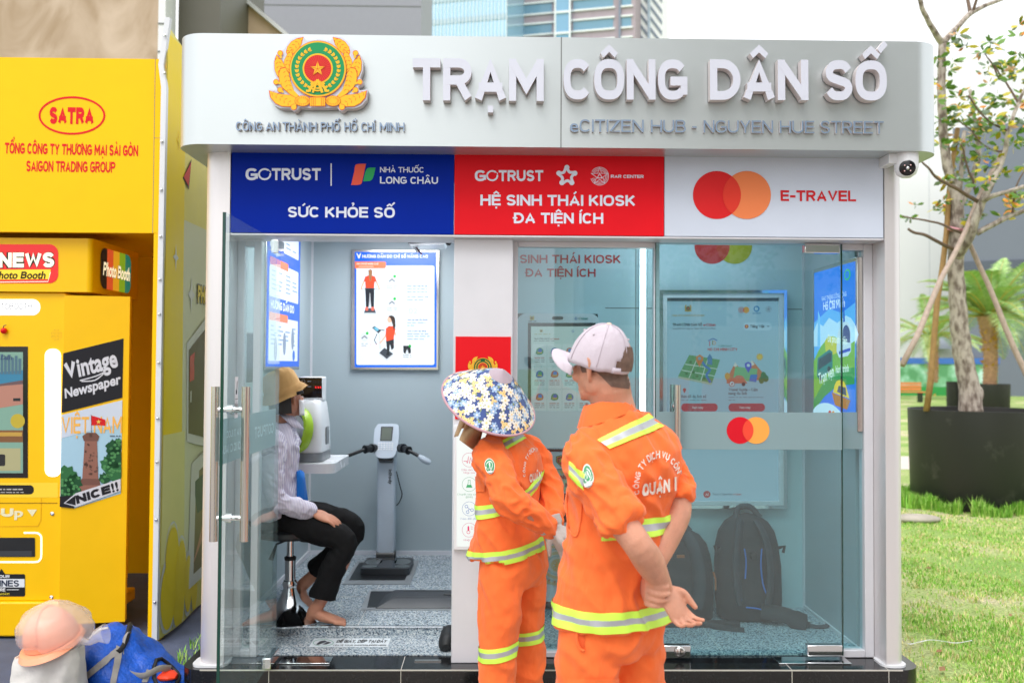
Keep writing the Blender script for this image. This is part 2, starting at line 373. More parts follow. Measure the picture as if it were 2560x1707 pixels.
def proj(bvh, px, py, off=.004):
    d = ray(px, py).normalized(); h = bvh.ray_cast(EYE, d)
    return None if h[0] is None else h[0]+(h[1] if h[1].dot(d) < 0 else -h[1])*off
def decal(mb, bvh, quad, mat, nx=16, ny=3, off=.004):
    """sew a strip onto cloth: quad of picture corners (start, end, end 2, start 2)"""
    a, b_, c, d = [Vector(q) for q in quad]; rows = []
    for i in range(nx+1):
        u = i/nx; r_ = []
        for j in range(ny+1):
            v = j/ny; p = (a.lerp(b_, u)).lerp(d.lerp(c, u), v); r_.append(proj(bvh, p.x, p.y, off))
        rows.append(r_)
    patchgrid(mb, rows, mat)
def patchgrid(mb, rows, mat, mx=.05):
    idx = {}; vs = []
    for i, r_ in enumerate(rows):
        for j, p in enumerate(r_):
            if p is not None: idx[i, j] = len(vs); vs.append(p)
    fs = []
    for i in range(len(rows)-1):
        for j in range(len(rows[0])-1):
            k = [(i, j), (i+1, j), (i+1, j+1), (i, j+1)]
            if all(q in idx for q in k):
                f = [idx[q] for q in k]
                if max((vs[f[a]]-vs[f[a-1]]).length for a in range(4)) < mx: fs.append(tuple(f))
    mb.add(vs, fs, mat)
# ================================================================ the kiosk
def brushed(name, c, rough, metal=1, sc=(2, 2, 260), bump=.05):
    m = M(name, c, rough=rough, metal=metal, var=0)
    n = m.node_tree.nodes; L = m.node_tree.links; b = n['Principled BSDF']
    tc = n.new('ShaderNodeTexCoord'); mp = n.new('ShaderNodeMapping'); mp.inputs['Scale'].default_value = sc
    nz = n.new('ShaderNodeTexNoise'); nz.inputs['Scale'].default_value = 3; nz.inputs['Detail'].default_value = 6
    L.new(tc.outputs['Object'], mp.inputs[0]); L.new(mp.outputs[0], nz.inputs[0])
    bp = n.new('ShaderNodeBump'); bp.inputs['Strength'].default_value = bump; bp.inputs['Distance'].default_value = .01; L.new(nz.outputs[0], bp.inputs['Height']); L.new(bp.outputs[0], b.inputs['Normal'])
    mr = n.new('ShaderNodeMapRange'); mr.inputs['To Min'].default_value = rough-.07; mr.inputs['To Max'].default_value = rough+.07
    L.new(nz.outputs[0], mr.inputs['Value']); L.new(mr.outputs[0], b.inputs['Roughness'])
    return m
m_steel = brushed('brushed_steel', (202, 208, 209), .34, metal=.7)
m_pillar = brushed('pillar_steel', (226, 222, 223), .42, metal=.6, sc=(200, 200, 1.2))
m_chrome = M('chrome', (225, 226, 228), rough=.08, metal=1, var=0)
m_satin = brushed('satin_steel', (205, 200, 195), .2, sc=(60, 60, 2), bump=.01)
m_wallgrey = M('grey_wall_panel', (168, 181, 187), rough=.38, var=.02, vscale=2)
m_white = M('white_paint', (214, 214, 220), rough=.35, var=.03)
m_white2 = M('white_plastic', (228, 230, 234), rough=.25, var=.02)
m_teal = M('pale_glass_wall', (196, 216, 220), rough=.12, var=.03, vscale=1.5)
m_letter = M('white_acrylic', (208, 211, 224), rough=.22, var=.02, coat=.3)
m_letside = M('acrylic_side', (214, 206, 206), rough=.4, var=.03)
m_small = brushed('letter_steel', (138, 158, 182), .35, metal=.45, sc=(2, 2, 60))
m_black = M('black_plastic', (22, 23, 26), rough=.35, var=.1)
m_dark = M('dark_grey_plastic', (52, 55, 60), rough=.45, var=.08)
m_rubber = M('black_rubber', (15, 15, 16), rough=.6, var=.1)
m_joint = M('pale_grout', (190, 186, 180), rough=.7)
m_seam = M('dark_seam', (120, 124, 124), rough=.6)
g_clear = glass('clear_glass', (.92, .975, .965), ior=1.6, haze=.05, hazecol=(.55, .72, .74))  # haze puts a pale veil of reflected light into the pane colour
g_teal = glass('tinted_glass', (.80, .945, .955), ior=1.9, haze=.035, hazecol=(.45, .66, .70))  # thinner painted veil here, for the reflections on the tinted panes
g_edge = M('glass_edge', (10, 62, 52), rough=.1, var=0)
g_frost = glass('frosted_film', (.45, .55, .56), rough=.35, haze=.66, hazecol=(.50, .66, .69))

def granite():
    m = M('black_granite', (14, 14, 16), rough=.1, var=0, spec=.6)
    n = m.node_tree.nodes; L = m.node_tree.links; b = n['Principled BSDF']
    tc = n.new('ShaderNodeTexCoord'); nz = n.new('ShaderNodeTexNoise'); nz.inputs['Scale'].default_value = 180; nz.inputs['Detail'].default_value = 2
    L.new(tc.outputs['Object'], nz.inputs[0]); r = n.new('ShaderNodeValToRGB'); r.color_ramp.elements[0].position = .6; r.color_ramp.elements[1].position = .85
    r.color_ramp.elements[0].color = (.008, .008, .009, 1); r.color_ramp.elements[1].color = (.06, .06, .065, 1)
    L.new(nz.outputs[0], r.inputs[0]); L.new(r.outputs[0], b.inputs['Base Color'])
    n2 = n.new('ShaderNodeTexNoise'); n2.inputs['Scale'].default_value = 5; L.new(tc.outputs['Object'], n2.inputs[0])
    mr = n.new('ShaderNodeMapRange'); mr.inputs['To Min'].default_value = .03; mr.inputs['To Max'].default_value = .22; L.new(n2.outputs[0], mr.inputs[0]); L.new(mr.outputs[0], b.inputs['Roughness'])
    return m
m_granite = granite()
def terrazzo():
    m = M('terrazzo', (150, 165, 178), rough=.16, var=0)
    n = m.node_tree.nodes; L = m.node_tree.links; b = n['Principled BSDF']
    tc = n.new('ShaderNodeTexCoord'); mp = n.new('ShaderNodeMapping'); mp.inputs['Scale'].default_value = (1, .8, 1); L.new(tc.outputs['Object'], mp.inputs[0])
    v = n.new('ShaderNodeTexVoronoi'); v.inputs['Scale'].default_value = 170; v.inputs['Randomness'].default_value = 1; L.new(mp.outputs[0], v.inputs['Vector'])
    r = n.new('ShaderNodeValToRGB'); r.color_ramp.interpolation = 'CONSTANT'; e = r.color_ramp.elements
    e[0].position = 0; e[0].color = (.07, .095, .13, 1); e[1].position = .12; e[1].color = (.19, .25, .31, 1)
    for p_, c_ in ((.36, (.37, .43, .48)), (.66, (.52, .57, .60)), (.88, (.66, .69, .70))):
        q = e.new(p_); q.color = (*c_, 1)
    sp = n.new('ShaderNodeSeparateColor'); L.new(v.outputs['Color'], sp.inputs[0]); L.new(sp.outputs[0], r.inputs[0]); L.new(r.outputs[0], b.inputs['Base Color'])
    return m
m_terr = terrazzo()

YF, YS, YD = 4.2, 4.365, 4.48        # canopy face, sign face, door line
ZP = .20
pf, ps, pd = front(YF), front(YS), front(YD)
XL, XR = -1.40, P(2260, 900, Y=4.36).x
XLi, XRi = P(572, 700, Y=4.36).x, P(2213, 900, Y=4.36).x
WL, WR = -1.345, 1.81
ZT = P(1403, 94, Y=YF).z; ZB = P(1403, 369, Y=YF).z
ZS1 = P(1400, 384, Y=YS).z; ZS0 = P(1400, 588, Y=YS).z; ZL = P(1400, 603, Y=YD).z
YB, YBR = 6.67, 5.39
kiosk = thing('service_kiosk', 'silver steel and glass service kiosk with big raised white lettering over its open left door', 'kiosk', (.25, 5.5, 0))
# canopy
cx0, cx1 = P(455, 200, Y=YF+.1).x-.005, P(2335, 200, Y=YF+.1).x+.0
top = Plane((0, 0, 0), (1, 0, 0), (0, 1, 0))
b = MB(); pl = rrect(cx0, YF, cx1, 7.0, (.02, .02, .13, .13), 10)
b.prism(pl, top, ZB, ZT, m_steel)
canopy = b.build('canopy', kiosk, bevel=.008, sharp=30)
b = MB(); jx = P(1403, 200, Y=YF).x; b.bx(jx-.0025, jx+.0025, YF-.0018, YF+.01, ZB, ZT, m_seam); b.build('panel_joint', canopy)
b = MB(); b.bx(cx0+.1, cx1-.1, YF+.12, 6.9, ZT+.002, ZT+.02, m_seam); b.build('roof_sheet', canopy)
# raised lettering on the canopy face
I = lambda mb, pl_, **k: Ink(mb, pl_, **k)
def raised(name, items, depth, base, mat, side, parent, pl_=pf):
    b = MB(); q = Ink(b, pl_, base=base)
    for (t, x0, x1, yb, yt, bold, yb1) in items: q.text(t, x0, x1, yb, yt, mat, 0, bold, yb1, depth=depth, side=side)
    return b.build(name, parent, sharp=30)
for it_ in ([('TRẠM', 1034, 1358, 259, 155, .036, 261), ('CÔNG', 1407, 1713, 257, 157, .036, 258), ('DÂN', 1769, 2012, 258, 158, .036, 259), ('SỐ', 2055, 2208, 259, 160, .036, 260)]): raised('raised_lettering', [it_], .045, .006, m_letter, m_letside, canopy)
for (w_, x0, x1) in (('CÔNG', 592, 657), ('AN', 666, 700), ('THÀNH', 708, 793), ('PHỐ', 803, 851), ('HỒ', 862, 894), ('CHÍ', 904, 940), ('MINH', 950, 1012)): raised('small_lettering', [(w_, x0, x1, 329+(x0-592)*.005, 307+(x0-592)*.005, .016, 329+(x1-592)*.005)], .012, .004, m_small, m_letside, canopy)
for (w_, x0, x1) in (('eCITIZEN', 1424, 1608), ('HUB', 1626, 1713), ('-', 1729, 1740), ('NGUYEN', 1757, 1930), ('HUE', 1947, 2033), ('STREET', 2049, 2206)): raised('small_lettering', [(w_, x0, x1, 332+(x0-1424)*.0064, 301+(x0-1424)*.0064, .006, 332+(x1-1424)*.0064)], .012, .004, m_small, m_letside, canopy)

def emblem(mb, pl_, cx, cy, k, base, plate=None, step=.0009, colors=None):
    """gilded wreath crest: laurel leaves, green ring, red disc with star, cog and ribbon; k = half height of the wreath in pixels / 280"""
    Y_, RD, GR, RED, WH = colors or (ink((246, 190, 48)), ink((226, 84, 44)), ink((36, 150, 92)), ink((214, 44, 50)), m_letter)
    q = Ink(mb, pl_, base=base, step=step)
    T = lambda x, y: (cx+(x-1178)*k, cy+(y-400)*k)
    leaves = [[(1300, 145), (1352, 156), (1395, 180), (1425, 220), (1434, 258), (1418, 300), (1395, 288), (1350, 250), (1318, 205)],
              [(1392, 245), (1425, 280), (1450, 330), (1455, 385), (1440, 462), (1408, 425), (1388, 360), (1382, 300)],
              [(1512, 290), (1528, 345), (1526, 405), (1505, 455), (1478, 478), (1444, 470), (1436, 400), (1468, 335)],
              [(1440, 392), (1478, 400), (1492, 440), (1488, 500), (1462, 552), (1400, 605), (1345, 638), (1335, 612), (1375, 570), (1400, 500), (1412, 440)],
              [(1566, 578), (1556, 632), (1518, 676), (1470, 700), (1410, 702), (1352, 690), (1345, 640), (1400, 612), (1470, 606), (1520, 594)]]
    balls = [((1482, 274), 19, (1474, 315)), ((1515, 506), 19, (1475, 520)), ((1482, 570), 19, (1455, 590)), ((1372, 708), 21, (1352, 680))]
    mir = lambda pts: [(2356-x, y) for x, y in pts]
    grow = lambda pts, g: [(sum(p[0] for p in pts)/len(pts)+(x-sum(p[0] for p in pts)/len(pts))*g, sum(p[1] for p in pts)/len(pts)+(y-sum(p[1] for p in pts)/len(pts))*g) for x, y in pts]
    if plate:
        # thick backing cut to the outline of the wreath
        out = [(1300, 133), (1360, 140), (1410, 170), (1448, 232), (1470, 248), (1500, 256), (1510, 284), (1528, 300), (1540, 350), (1538, 410), (1515, 470), (1535, 490), (1538, 515), (1500, 545), (1512, 570), (1578, 562), (1572, 640), (1530, 692), (1480, 714), (1402, 716), (1396, 725), (1370, 742), (1345, 728), (1330, 706), (1244, 712)]
        out = out+mir(out)[::-1]+[(1058, 133), (1075, 170), (1120, 168), (1178, 160), (1236, 168), (1280, 170)]
        mb.prism(q.L([T(x, y) for x, y in out]), pl_, base-plate, base-.0004, WH, side=m_letside)
    lay = 0
    for side_ in (lambda z: z, mir):
        for i, lf in enumerate(leaves):
            o = side_(lf); q.poly([T(*p) for p in grow(o, 1.07)], RD, i*1.5); q.poly([T(*p) for p in o], Y_, i*1.5+.5)
            c = (sum(p[0] for p in o)/len(o), sum(p[1] for p in o)/len(o)); a = o[0]
            for f in (.12, .3, .48, .66, .84):
                pt = (a[0]+(c[0]-a[0])*f*1.7, a[1]+(c[1]-a[1])*f*1.7)
                for dd in (-1, 1):
                    dx, dy = c[0]-a[0], c[1]-a[1]; l = math.hypot(dx, dy)
                    q.line([T(pt[0]-dy/l*dd*5, pt[1]+dx/l*dd*5), T(pt[0]-dy/l*dd*22+dx/l*12, pt[1]+dx/l*dd*22+dy/l*12)], 3.6*k, RD, i*1.5+1+.02*f+.01*dd)
        for (c, r_, e) in balls:
            c = side_([c])[0]; e = side_([e])[0]; q.line([T(*c), T(*e)], 16*k, Y_, 7.4); q.ell(*T(*c), (r_+4)*k, (r_+4)*k, RD, 7.2); q.ell(*T(*c), r_*k, r_*k, Y_, 7.6)
    q.ell(*T(1178, 402), 230*k, 228*k, RD, 7.8, 48); q.ell(*T(1178, 402), 226*k, 224*k, Y_, 8.3, 48); q.ell(*T(1178, 400), 214*k, 212*k, GR, 9, 48)
    for s_ in (-1, 1):
        for i in range(11):
            a = 128-i*25.5+0 if False else -62+i*12.2
            a = R(a); rr = 168
            x, y = 1178+s_*rr*math.cos(a), 400+rr*math.sin(a)*.98
            tx, ty = s_*-math.sin(a), math.cos(a)
            for dd in (-1, 1):
                q.poly([T(x, y), T(x-tx*8+dd*s_*math.cos(a)*14, y-ty*8+dd*math.sin(a)*14), T(x-tx*30+dd*s_*math.cos(a)*16, y-ty*30+dd*math.sin(a)*16), T(x-tx*20, y-ty*20)], Y_, 9.5+(i%2)*.3+.1*dd)
            q.line([T(x, y), T(x-tx*26, y-ty*26)], 9*k, Y_, 11)
    q.ell(*T(1178, 400), 122*k, 122*k, Y_, 10); q.ell(*T(1178, 400), 109*k, 109*k, RED, 11)
    for i in range(36): a = R(i*10+5); q.line([T(1178+40*math.cos(a), 400+40*math.sin(a)), T(1178+106*math.cos(a), 400+106*math.sin(a))], 2.4*k, RD, 12)
    q.star(*T(1178, 404), 68*k, RD, 13); q.star(*T(1178, 404), 62*k, Y_, 14)
    for i in range(5): a = R(-90+72*i); q.line([T(1178, 404), T(1178+58*math.cos(a), 404+58*math.sin(a))], 3*k, RD, 15)
    # cog with the two letters
    q.ring(*T(1178, 592), 78*k, 78*k, 22*k, Y_, 12.0, 24, -176, -4)
    for i in range(8): a = R(-172+i*23.4); q.line([T(1178+70*math.cos(a), 592+70*math.sin(a)), T(1178+94*math.cos(a), 592+94*math.sin(a))], 17*k, Y_, 12.1+i*.05)
    q.ring(*T(1178, 545), 58*k, 40*k, 12*k, Y_, 13, 24, 40, 320)
    q.line([T(1140, 596), T(1176, 490)], 16*k, Y_, 14); q.line([T(1178, 490), T(1216, 596)], 20*k, Y_, 14.4); q.line([T(1155, 560), T(1200, 560)], 10*k, Y_, 14.8)
    for s_ in (-1, 1):
        q.ell(*T(1178+s_*122, 660), 64*k, 44*k, RD, 9); q.ell(*T(1178+s_*122, 660), 60*k, 40*k, Y_, 10)
        for i in range(18): a = R(i*20); q.line([T(1178+s_*122+36*math.cos(a), 660+20*math.sin(a)), T(1178+s_*122+54*math.cos(a), 660+35*math.sin(a))], 2.6*k, RD, 11)
    q.rect(*T(1114, 632), *T(1242, 706), RD, 15); q.rect(*T(1118, 636), *T(1238, 702), Y_, 16)
    for x in (1132, 1146, 1160, 1210, 1224): q.line([T(x, 638), T(x, 700)], 3*k, RD, 17)
b = MB(); emblem(b, pf, 800.6, 182.4, .3061, .05, plate=.044); b.build('emblem', canopy)

# ---- pillars, sign row, lintel
b = MB(); b.prism(rrect(XL, 4.36, XLi, 4.56, (0, .0, .0, .085), 10)[::1] if False else [(XLi, 4.56), (XL, 4.56)]+circ(XL+.09, 4.45, .09, .09, 12, 180, 270)+[(XLi, 4.36)], top, ZP, ZB, m_pillar); b.build('pillar', kiosk, sharp=40)
b = MB(); b.prism([(XR, 4.62), (XRi, 4.62), (XRi, 4.36)]+circ(XR-.05, 4.41, .05, .05, 10, 270, 360), top, ZP, ZB, m_pillar); b.build('pillar', kiosk, sharp=40)
for x0, x1 in ((XL, XLi), (XRi, XR)):
    b = MB(); b.prism(rrect(x0-.02, 4.345, x1+.012, 4.5, .05, 6), top, ZP+.001, ZP+.012, m_white2); b.build('pillar_base_bead', kiosk)
def sign(name, x0, x1, mat):
    b = MB(); a = ps.loc(x0, 384); c = ps.loc(x1, 588); b.bx(a[0], c[0], YS, YS+.03, ZS0, ZS1, mat); return b
xb, xr = P(1134.5, 480, Y=YS).x, P(1660, 480, Y=YS).x
m_blue = M('blue_sign_film', (0, 38, 152), rough=.5, var=.03, spec=.08); m_red = M('red_sign_film', (226, 26, 38), rough=.5, var=.03, spec=.1); m_pw = ink((205, 214, 230)); ivory = ink((222, 228, 244))
def gotrust(q, x0, x1, yb, yt, mat, lay=0):
    k = (x1-x0)/188.5; h = yb-yt
    q.text('G', x0, x0+31*k, yb, yt, mat, lay, .035)
    q.ring(x0+48*k, (yb+yt)/2, 16.5*k, h/2, 4.6*k, mat, lay, 30, 120-130, 120+195)
    q.ring(x0+48*k, (yb+yt)/2, 16.5*k, h/2, 2*k, mat, lay+1, 12, 320, 345)
    q.text('TRUST', x0+66*k, x1, yb, yt, mat, lay, .035)
b = MB(); b.bx(XLi+.004, xb, YS, YS+.03, ZS0, ZS1, m_blue); q = Ink(b, ps)
gotrust(q, 614, 802, 451, 421, ivory); q.rect(826.5, 409, 829.5, 465, ivory)
q.poly([(878, 463)]+spline([(886, 428), (889, 413), (900, 410)], 4)+[(915, 410)]+spline([(911, 430), (907, 448), (903, 460), (893, 463)], 4), ink((240, 92, 70)))
q.poly([(908, 454)]+spline([(913, 432), (918, 422), (926, 419.5)], 4)+[(939, 419.5)]+spline([(935, 438), (931, 448), (925, 453)], 4), ink((40, 168, 96)))
q.text('NHÀ THUỐC', 950, 1059, 431.5, 418, ivory, 0, .022, 432); q.text('LONG CHÂU', 950, 1095, 459.5, 442, ivory, 0, .028, 460.5)
q.text('SỨC KHỎE SỐ', 720, 988, 543.5, 517, ivory, 0, .032, 545)
b.build('sign_panel', kiosk)['label'] = 'blue sign panel with white lettering and a pharmacy logo'
b = MB(); b.bx(xb+.003, xr, YS, YS+.03, ZS0, ZS1, m_red); q = Ink(b, ps)
gotrust(q, 1187, 1358, 453.5, 426, ivory)
for i in range(5):        # five hands woven into a star
    a = R(-90+72*i); a2 = R(-90+72*i+62); cx, cy = 1417, 440.5
    p1 = (cx+21*math.cos(a), cy+21*math.sin(a)); p2 = (cx+19*math.cos(a2), cy+19*math.sin(a2))
    q.line(spline([p1, (cx+12*math.cos((a+a2)/2), cy+12*math.sin((a+a2)/2)), p2], 4), 7, ivory, i*.4)
    q.ell(*p1, 6.5, 6.5, ivory, 3+i*.3, 14)
cx, cy = 1499, 441
for r_ in (23, 19.5, 16): q.ring(cx, cy, r_, r_, 1.3, ivory, 0, 36, -150, 165)
q.star(cx, cy, 24, ivory, 1); q.star(cx, cy, 19.5, m_red, 2); q.poly([(cx, cy-9), (cx+8, cy+6), (cx-8, cy+6)], ivory, 3); q.poly([(cx, cy-5), (cx+4.5, cy+4), (cx-4.5, cy+4)], m_red, 4)
q.text('RAR CENTER', 1527, 1609, 445.5, 437.5, ivory, 0, .03, 446)
q.text('HỆ SINH THÁI KIOSK', 1201, 1588, 514, 487, ivory, 0, .032, 515.5); q.text('ĐA TIỆN ÍCH', 1282, 1508, 558.5, 532, ivory, 0, .032, 559.5)
b.build('sign_panel', kiosk)['label'] = 'red sign panel with white lettering and a star of hands'
b = MB(); b.bx(xr+.003, XRi-.004, YS, YS+.03, ZS0, ZS1, m_pw); q = Ink(b, ps)
def two_discs(q, x0, x1, cy, r_, cr_, co_, cm_, lay=0, ry=None, clip=None):
    ry = ry or r_; d = (x1-x0)/2; a = math.degrees(math.acos(min(1, d/r_)))
    q.ell(x0, cy, r_, ry, cr_, lay); q.ell(x1, cy, r_, ry, co_, lay+1)
    q.poly(circ(x0, cy, r_, ry, 14, -a, a)+circ(x1, cy, r_, ry, 14, 180-a, 180+a), cm_, lay+2)
two_discs(q, 1792, 1867, 488, 60, ink((220, 38, 42)), ink((238, 134, 84)), ink((226, 62, 48)))
q.text('E-TRAVEL', 1951, 2140, 503, 476, ink((206, 40, 48)), 0, .032, 504)
b.build('sign_panel', kiosk)['label'] = 'white sign panel with two overlapping discs'
b = MB(); b.bx(XLi, XRi, YS+.005, YS+.1, ZS1+.002, ZB-.001, m_white); b.build('sign_header_strip', kiosk)
b = MB(); b.bx(XLi, XRi, YS+.002, 4.58, ZL, ZS0-.002, m_white); b.build('lintel', kiosk, bevel=.004)

# ---- platform and floors
b = MB(); ch = .1
b.prism([(cx0+.02, 7.0), (cx0+.02, 4.42)]+circ(cx0+.12, 4.42, .10, .10, 8, 180, 270)+circ(XR-.03, 4.42, .10, .10, 8, 270, 360)+[(XR+.07, 7.0)], top, 0.0, ZP, m_granite)
plat = b.build('platform', kiosk, bevel=.006)
b = MB()
for px in (672, 1002, 1418, 1655, 1980, 2222):
    x = P(px, 1690, Y=4.32).x; b.bx(x-.0015, x+.0015, 4.3185, 4.33, .0, ZP, m_joint); b.bx(x-.0015, x+.0015, 4.325, 4.52, ZP-.01, ZP+.0012, m_joint)
b.bx(cx0+.12, XR-.03, 4.3192, 4.3232, ZP-.004, ZP+.0016, m_joint)
b.build('tile_joint', plat)
XC0, XC1 = P(1130, 1300, Y=4.42).x, P(1279, 1300, Y=4.42).x
b = MB(); b.bx(WL, XC0+.05, 4.53, 4.86, ZP+.001, ZP+.006, m_terr); b.build('entry_floor', kiosk)
ZI = .25
b = MB(); b.bx(WL, XC0+.06, 4.86, YB, ZP, ZI, m_terr); fl = b.build('left_floor', kiosk)
b = MB(); b.bx(WL, XC0+.05, 4.852, 4.866, ZI-.006, ZI+.003, m_chrome); b.build('step_nosing', fl)
b = MB()
for y in (5.47,): b.bx(WL, XC0+.05, y-.0012, y+.0012, ZI, ZI+.0012, m_joint)
for x in (-.72,): b.bx(x-.0012, x+.0012, 4.87, YB, ZI, ZI+.0013, m_joint)
b.build('tile_joint', fl)
b = MB(); b.bx(XC1-.06, WR, 4.54, YBR, ZP+.001, ZP+.012, m_terr); flr = b.build('right_floor', kiosk)
b = MB(); b.bx(XC1, WR, 5.1-.0012, 5.1+.0012, ZP+.012, ZP+.0132, m_joint)
x = 1.12; b.bx(x-.0012, x+.0012, 4.54, 5.1, ZP+.012, ZP+.0134, m_joint); b.build('tile_joint', flr)
# ---- walls
ZC = 2.52
b = MB(); b.bx(XL+.004, WL, 4.56, YB+.06, ZP, ZC, m_wallgrey); b.build('left_wall', kiosk)
b = MB(); b.bx(WL, .0, YB, YB+.06, ZI, ZC, m_wallgrey); b.build('back_wall', kiosk)
b = MB(); b.bx(XC0+.04, XC1-.04, 4.6, YB, ZP, ZC, m_wallgrey); b.build('partition_wall', kiosk)
b = MB(); b.bx(XC1-.04, WR, YBR, YBR+.05, ZP, ZC, m_teal); bwr = b.build('rear_wall', kiosk)
b = MB()
for px in (1608,): b.bx(*[P(x_, 900, Y=YBR).x for x_ in (1588, 1590)], YBR-.0015, YBR, ZP, ZC, m_seam)
b.bx(P(1513, 772, Y=YBR).x, WR, YBR-.0015, YBR, P(1500, 771, Y=YBR).z, P(1500, 768.5, Y=YBR).z, m_seam)
b.build('panel_joint', bwr)
b = MB(); b.bx(WR, XR-.004, 4.62, YBR+.06, ZP, ZC, m_wallgrey); b.build('right_wall', kiosk)
b = MB(); b.bx(XL+.004, XR-.004, 4.56, YB+.06, ZC, ZC+.05, m_white); b.build('ceiling', kiosk)
b = MB(); b.bx(WL, WL+.012, 4.6, YB, ZI, ZI+.03, m_white); b.bx(WL, XC0+.04, YB-.012, YB, ZI, ZI+.03, m_white); b.build('skirting', kiosk)
for z0, x0, x1 in ((ZI, WL+.005, None),): b = MB(); b.bx(WL-.0, WL+.014, YB-.014, YB+.001, ZI, ZC, m_white); b.build('corner_trim', kiosk)
b = MB(); b.bx(WR-.012, WR+.001, YBR-.012, YBR, ZP, ZC, m_white); b.build('corner_trim', kiosk)
b = MB(); b.bx(WR-.01, WR, 4.56, YBR, ZP+.012, ZP+.03, m_white); b.build('skirting', kiosk)
# ceiling light panels: the left room's is seen lit, the right room's is unseen
lamp_w = M('lit_panel', (246, 248, 248), emit=9, var=0)
for (x0, x1, y0, y1) in ((-.96, -.42, 5.0, 6.3),): b = MB(); b.bx(x0, x1, y0, y1, ZC-.02, ZC, lamp_w); b.build('ceiling_light', kiosk)
b = MB(); b.bx(.5, 1.5, 4.75, 5.15, ZC-.02, ZC, M('lit_panel_soft', (235, 242, 255), emit=3, var=0)); b.build('ceiling_light', kiosk)
# ---- white central column
b = MB(); b.bx(XC0, XC1, 4.42, 4.6, ZP, ZL, m_white); b.build('column', kiosk, bevel=.004)
# ---- frames and glass
def px_x(px, Y=YD): return P(px, 1100, Y=Y).x
def frame(x0, x1, z0, z1, wd, y0, y1, wdb=None):
    b = MB(); wdb = wd if wdb is None else wdb
    b.bx(x0, x0+wd, y0, y1, z0, z1, m_white); b.bx(x1-wd, x1, y0, y1, z0, z1, m_white)
    b.bx(x0+wd, x1-wd, y0, y1, z1-wd, z1, m_white); b.bx(x0+wd, x1-wd, y0, y1, z0, z0+wdb, m_white); return b.build('window_frame', kiosk, bevel=.003)
zf = ZP+.002
def pane(name, x0, x1, y, z0, z1, g, parent=kiosk):
    b = MB(); b.bx(x0, x1, y, y+.01, z0, z1, g); return b.build(name, parent)
frame(XLi, px_x(645), zf, ZL, .035, 4.5, 4.56); pane('fixed_glass', XLi+.03, px_x(690)-.02, 4.525, zf+.03, ZL-.03, g_clear)
xw0, xw1 = XC1, px_x(1640)
frame(xw0, xw1+.02, zf, ZL, .026, 4.5, 4.56); pane('fixed_glass', xw0+.02, xw1, 4.525, zf+.02, ZL-.02, g_teal)
xe = px_x(2107)
b = MB(); b.bx(XRi-.045, XRi, 4.5, 4.57, zf, ZL, m_white); b.bx(xe, XRi-.045, 4.5, 4.57, zf, zf+.035, m_white); b.bx(xe, XRi-.045, 4.5, 4.57, ZL-.03, ZL, m_white); b.build('window_frame', kiosk, bevel=.003); pane('fixed_glass', xe+.01, XRi-.03, 4.53, zf+.03, ZL-.03, g_teal)
ZF0, ZF1 = P(1900, 1123, Y=YD).z, P(1900, 1030, Y=YD).z
b = MB(); b.bx(xw0+.026, xw1-.002, 4.516, 4.519, ZF0, ZF1, g_frost); b.build('frosted_film', kiosk)
b = MB(); b.bx(xe+.012, XRi-.045, 4.521, 4.524, ZF0, ZF1, g_frost); b.build('frosted_film', kiosk)
# closed right door
xd0, xd1 = px_x(1639), px_x(2104)
b = MB(); b.bx(xd0, xd1, YD-.006, YD+.006, ZP+.02, ZL-.004, g_teal); dr = b.build('glass_door', kiosk); dr['label'] = 'closed tinted glass door with a frosted band'
b = MB(); b.bx(xd1, xd1+.004, YD-.006, YD+.006, ZP+.02, ZL-.004, g_edge); b.bx(xd0-.003, xd0, YD-.006, YD+.006, ZP+.02, ZL-.004, g_edge); b.build('glass_edge', dr)
b = MB(); b.bx(xd0+.002, xd1-.002, YD-.0095, YD-.0065, ZF0, ZF1, g_frost); pq = front(YD-.0095); q = Ink(b, pq, base=.001)
two_discs(q, 1850, 1890, 1075.5, 33.5, ink((214, 22, 40)), ink((246, 166, 78)), ink((236, 76, 56))); b.build('frosted_film', dr)
def patch(x0, y0, x1, y1, parent, lock=False):
    a, c = P(x0, y0, Y=YD-.02), P(x1, y1, Y=YD-.02); b = MB(); b.bx(a.x, c.x, YD-.02, YD+.02, c.z, a.z, m_chrome); o = b.build('hinge_patch', parent, bevel=.004)
    if lock:
        e = P(1700, 1628, Y=YD-.022); b = MB(); b.lathe([(.0, .012), (.018, .012), (.026, .006), (.028, 0)], e, m_satin, (0, -1, 0), 24); o2 = b.build('lock_cylinder', o); 
        b = MB(); b.bx(e.x-.002, e.x+.002, e.y-.014, e.y-.011, e.z-.008, e.z+.008, m_black); b.build('keyhole', o)
patch(2012, 608, 2101, 633, dr); patch(2019, 1612, 2107, 1640, dr); patch(1640, 1613, 1727, 1645, dr, True)
def handle(xc, yc, z0, z1, off, axis, parent):
    b = MB(); zs = (z0+.10*(z1-z0)+.03, z1-.1*(z1-z0)-.03)
    for s_ in (-1, 1):
        p = Vector((xc, yc, 0))+axis*off*s_; b.tube([(p.x, p.y, z0), (p.x, p.y, z1)], .0165, m_satin, 20)
    for z in zs:
        a = Vector((xc, yc, z)); b.tube([a-axis*off, a+axis*off], .011, m_chrome, 14); b.tube([a-axis*.012, a+axis*.012], .019, m_chrome, 16)
    return b.build('door_handle', parent, sharp=50)
handle(px_x(1688), YD, P(1688, 1345, Y=YD).z, P(1688, 962, Y=YD-.05).z, .055, Vector((0, 1, 0)), dr)
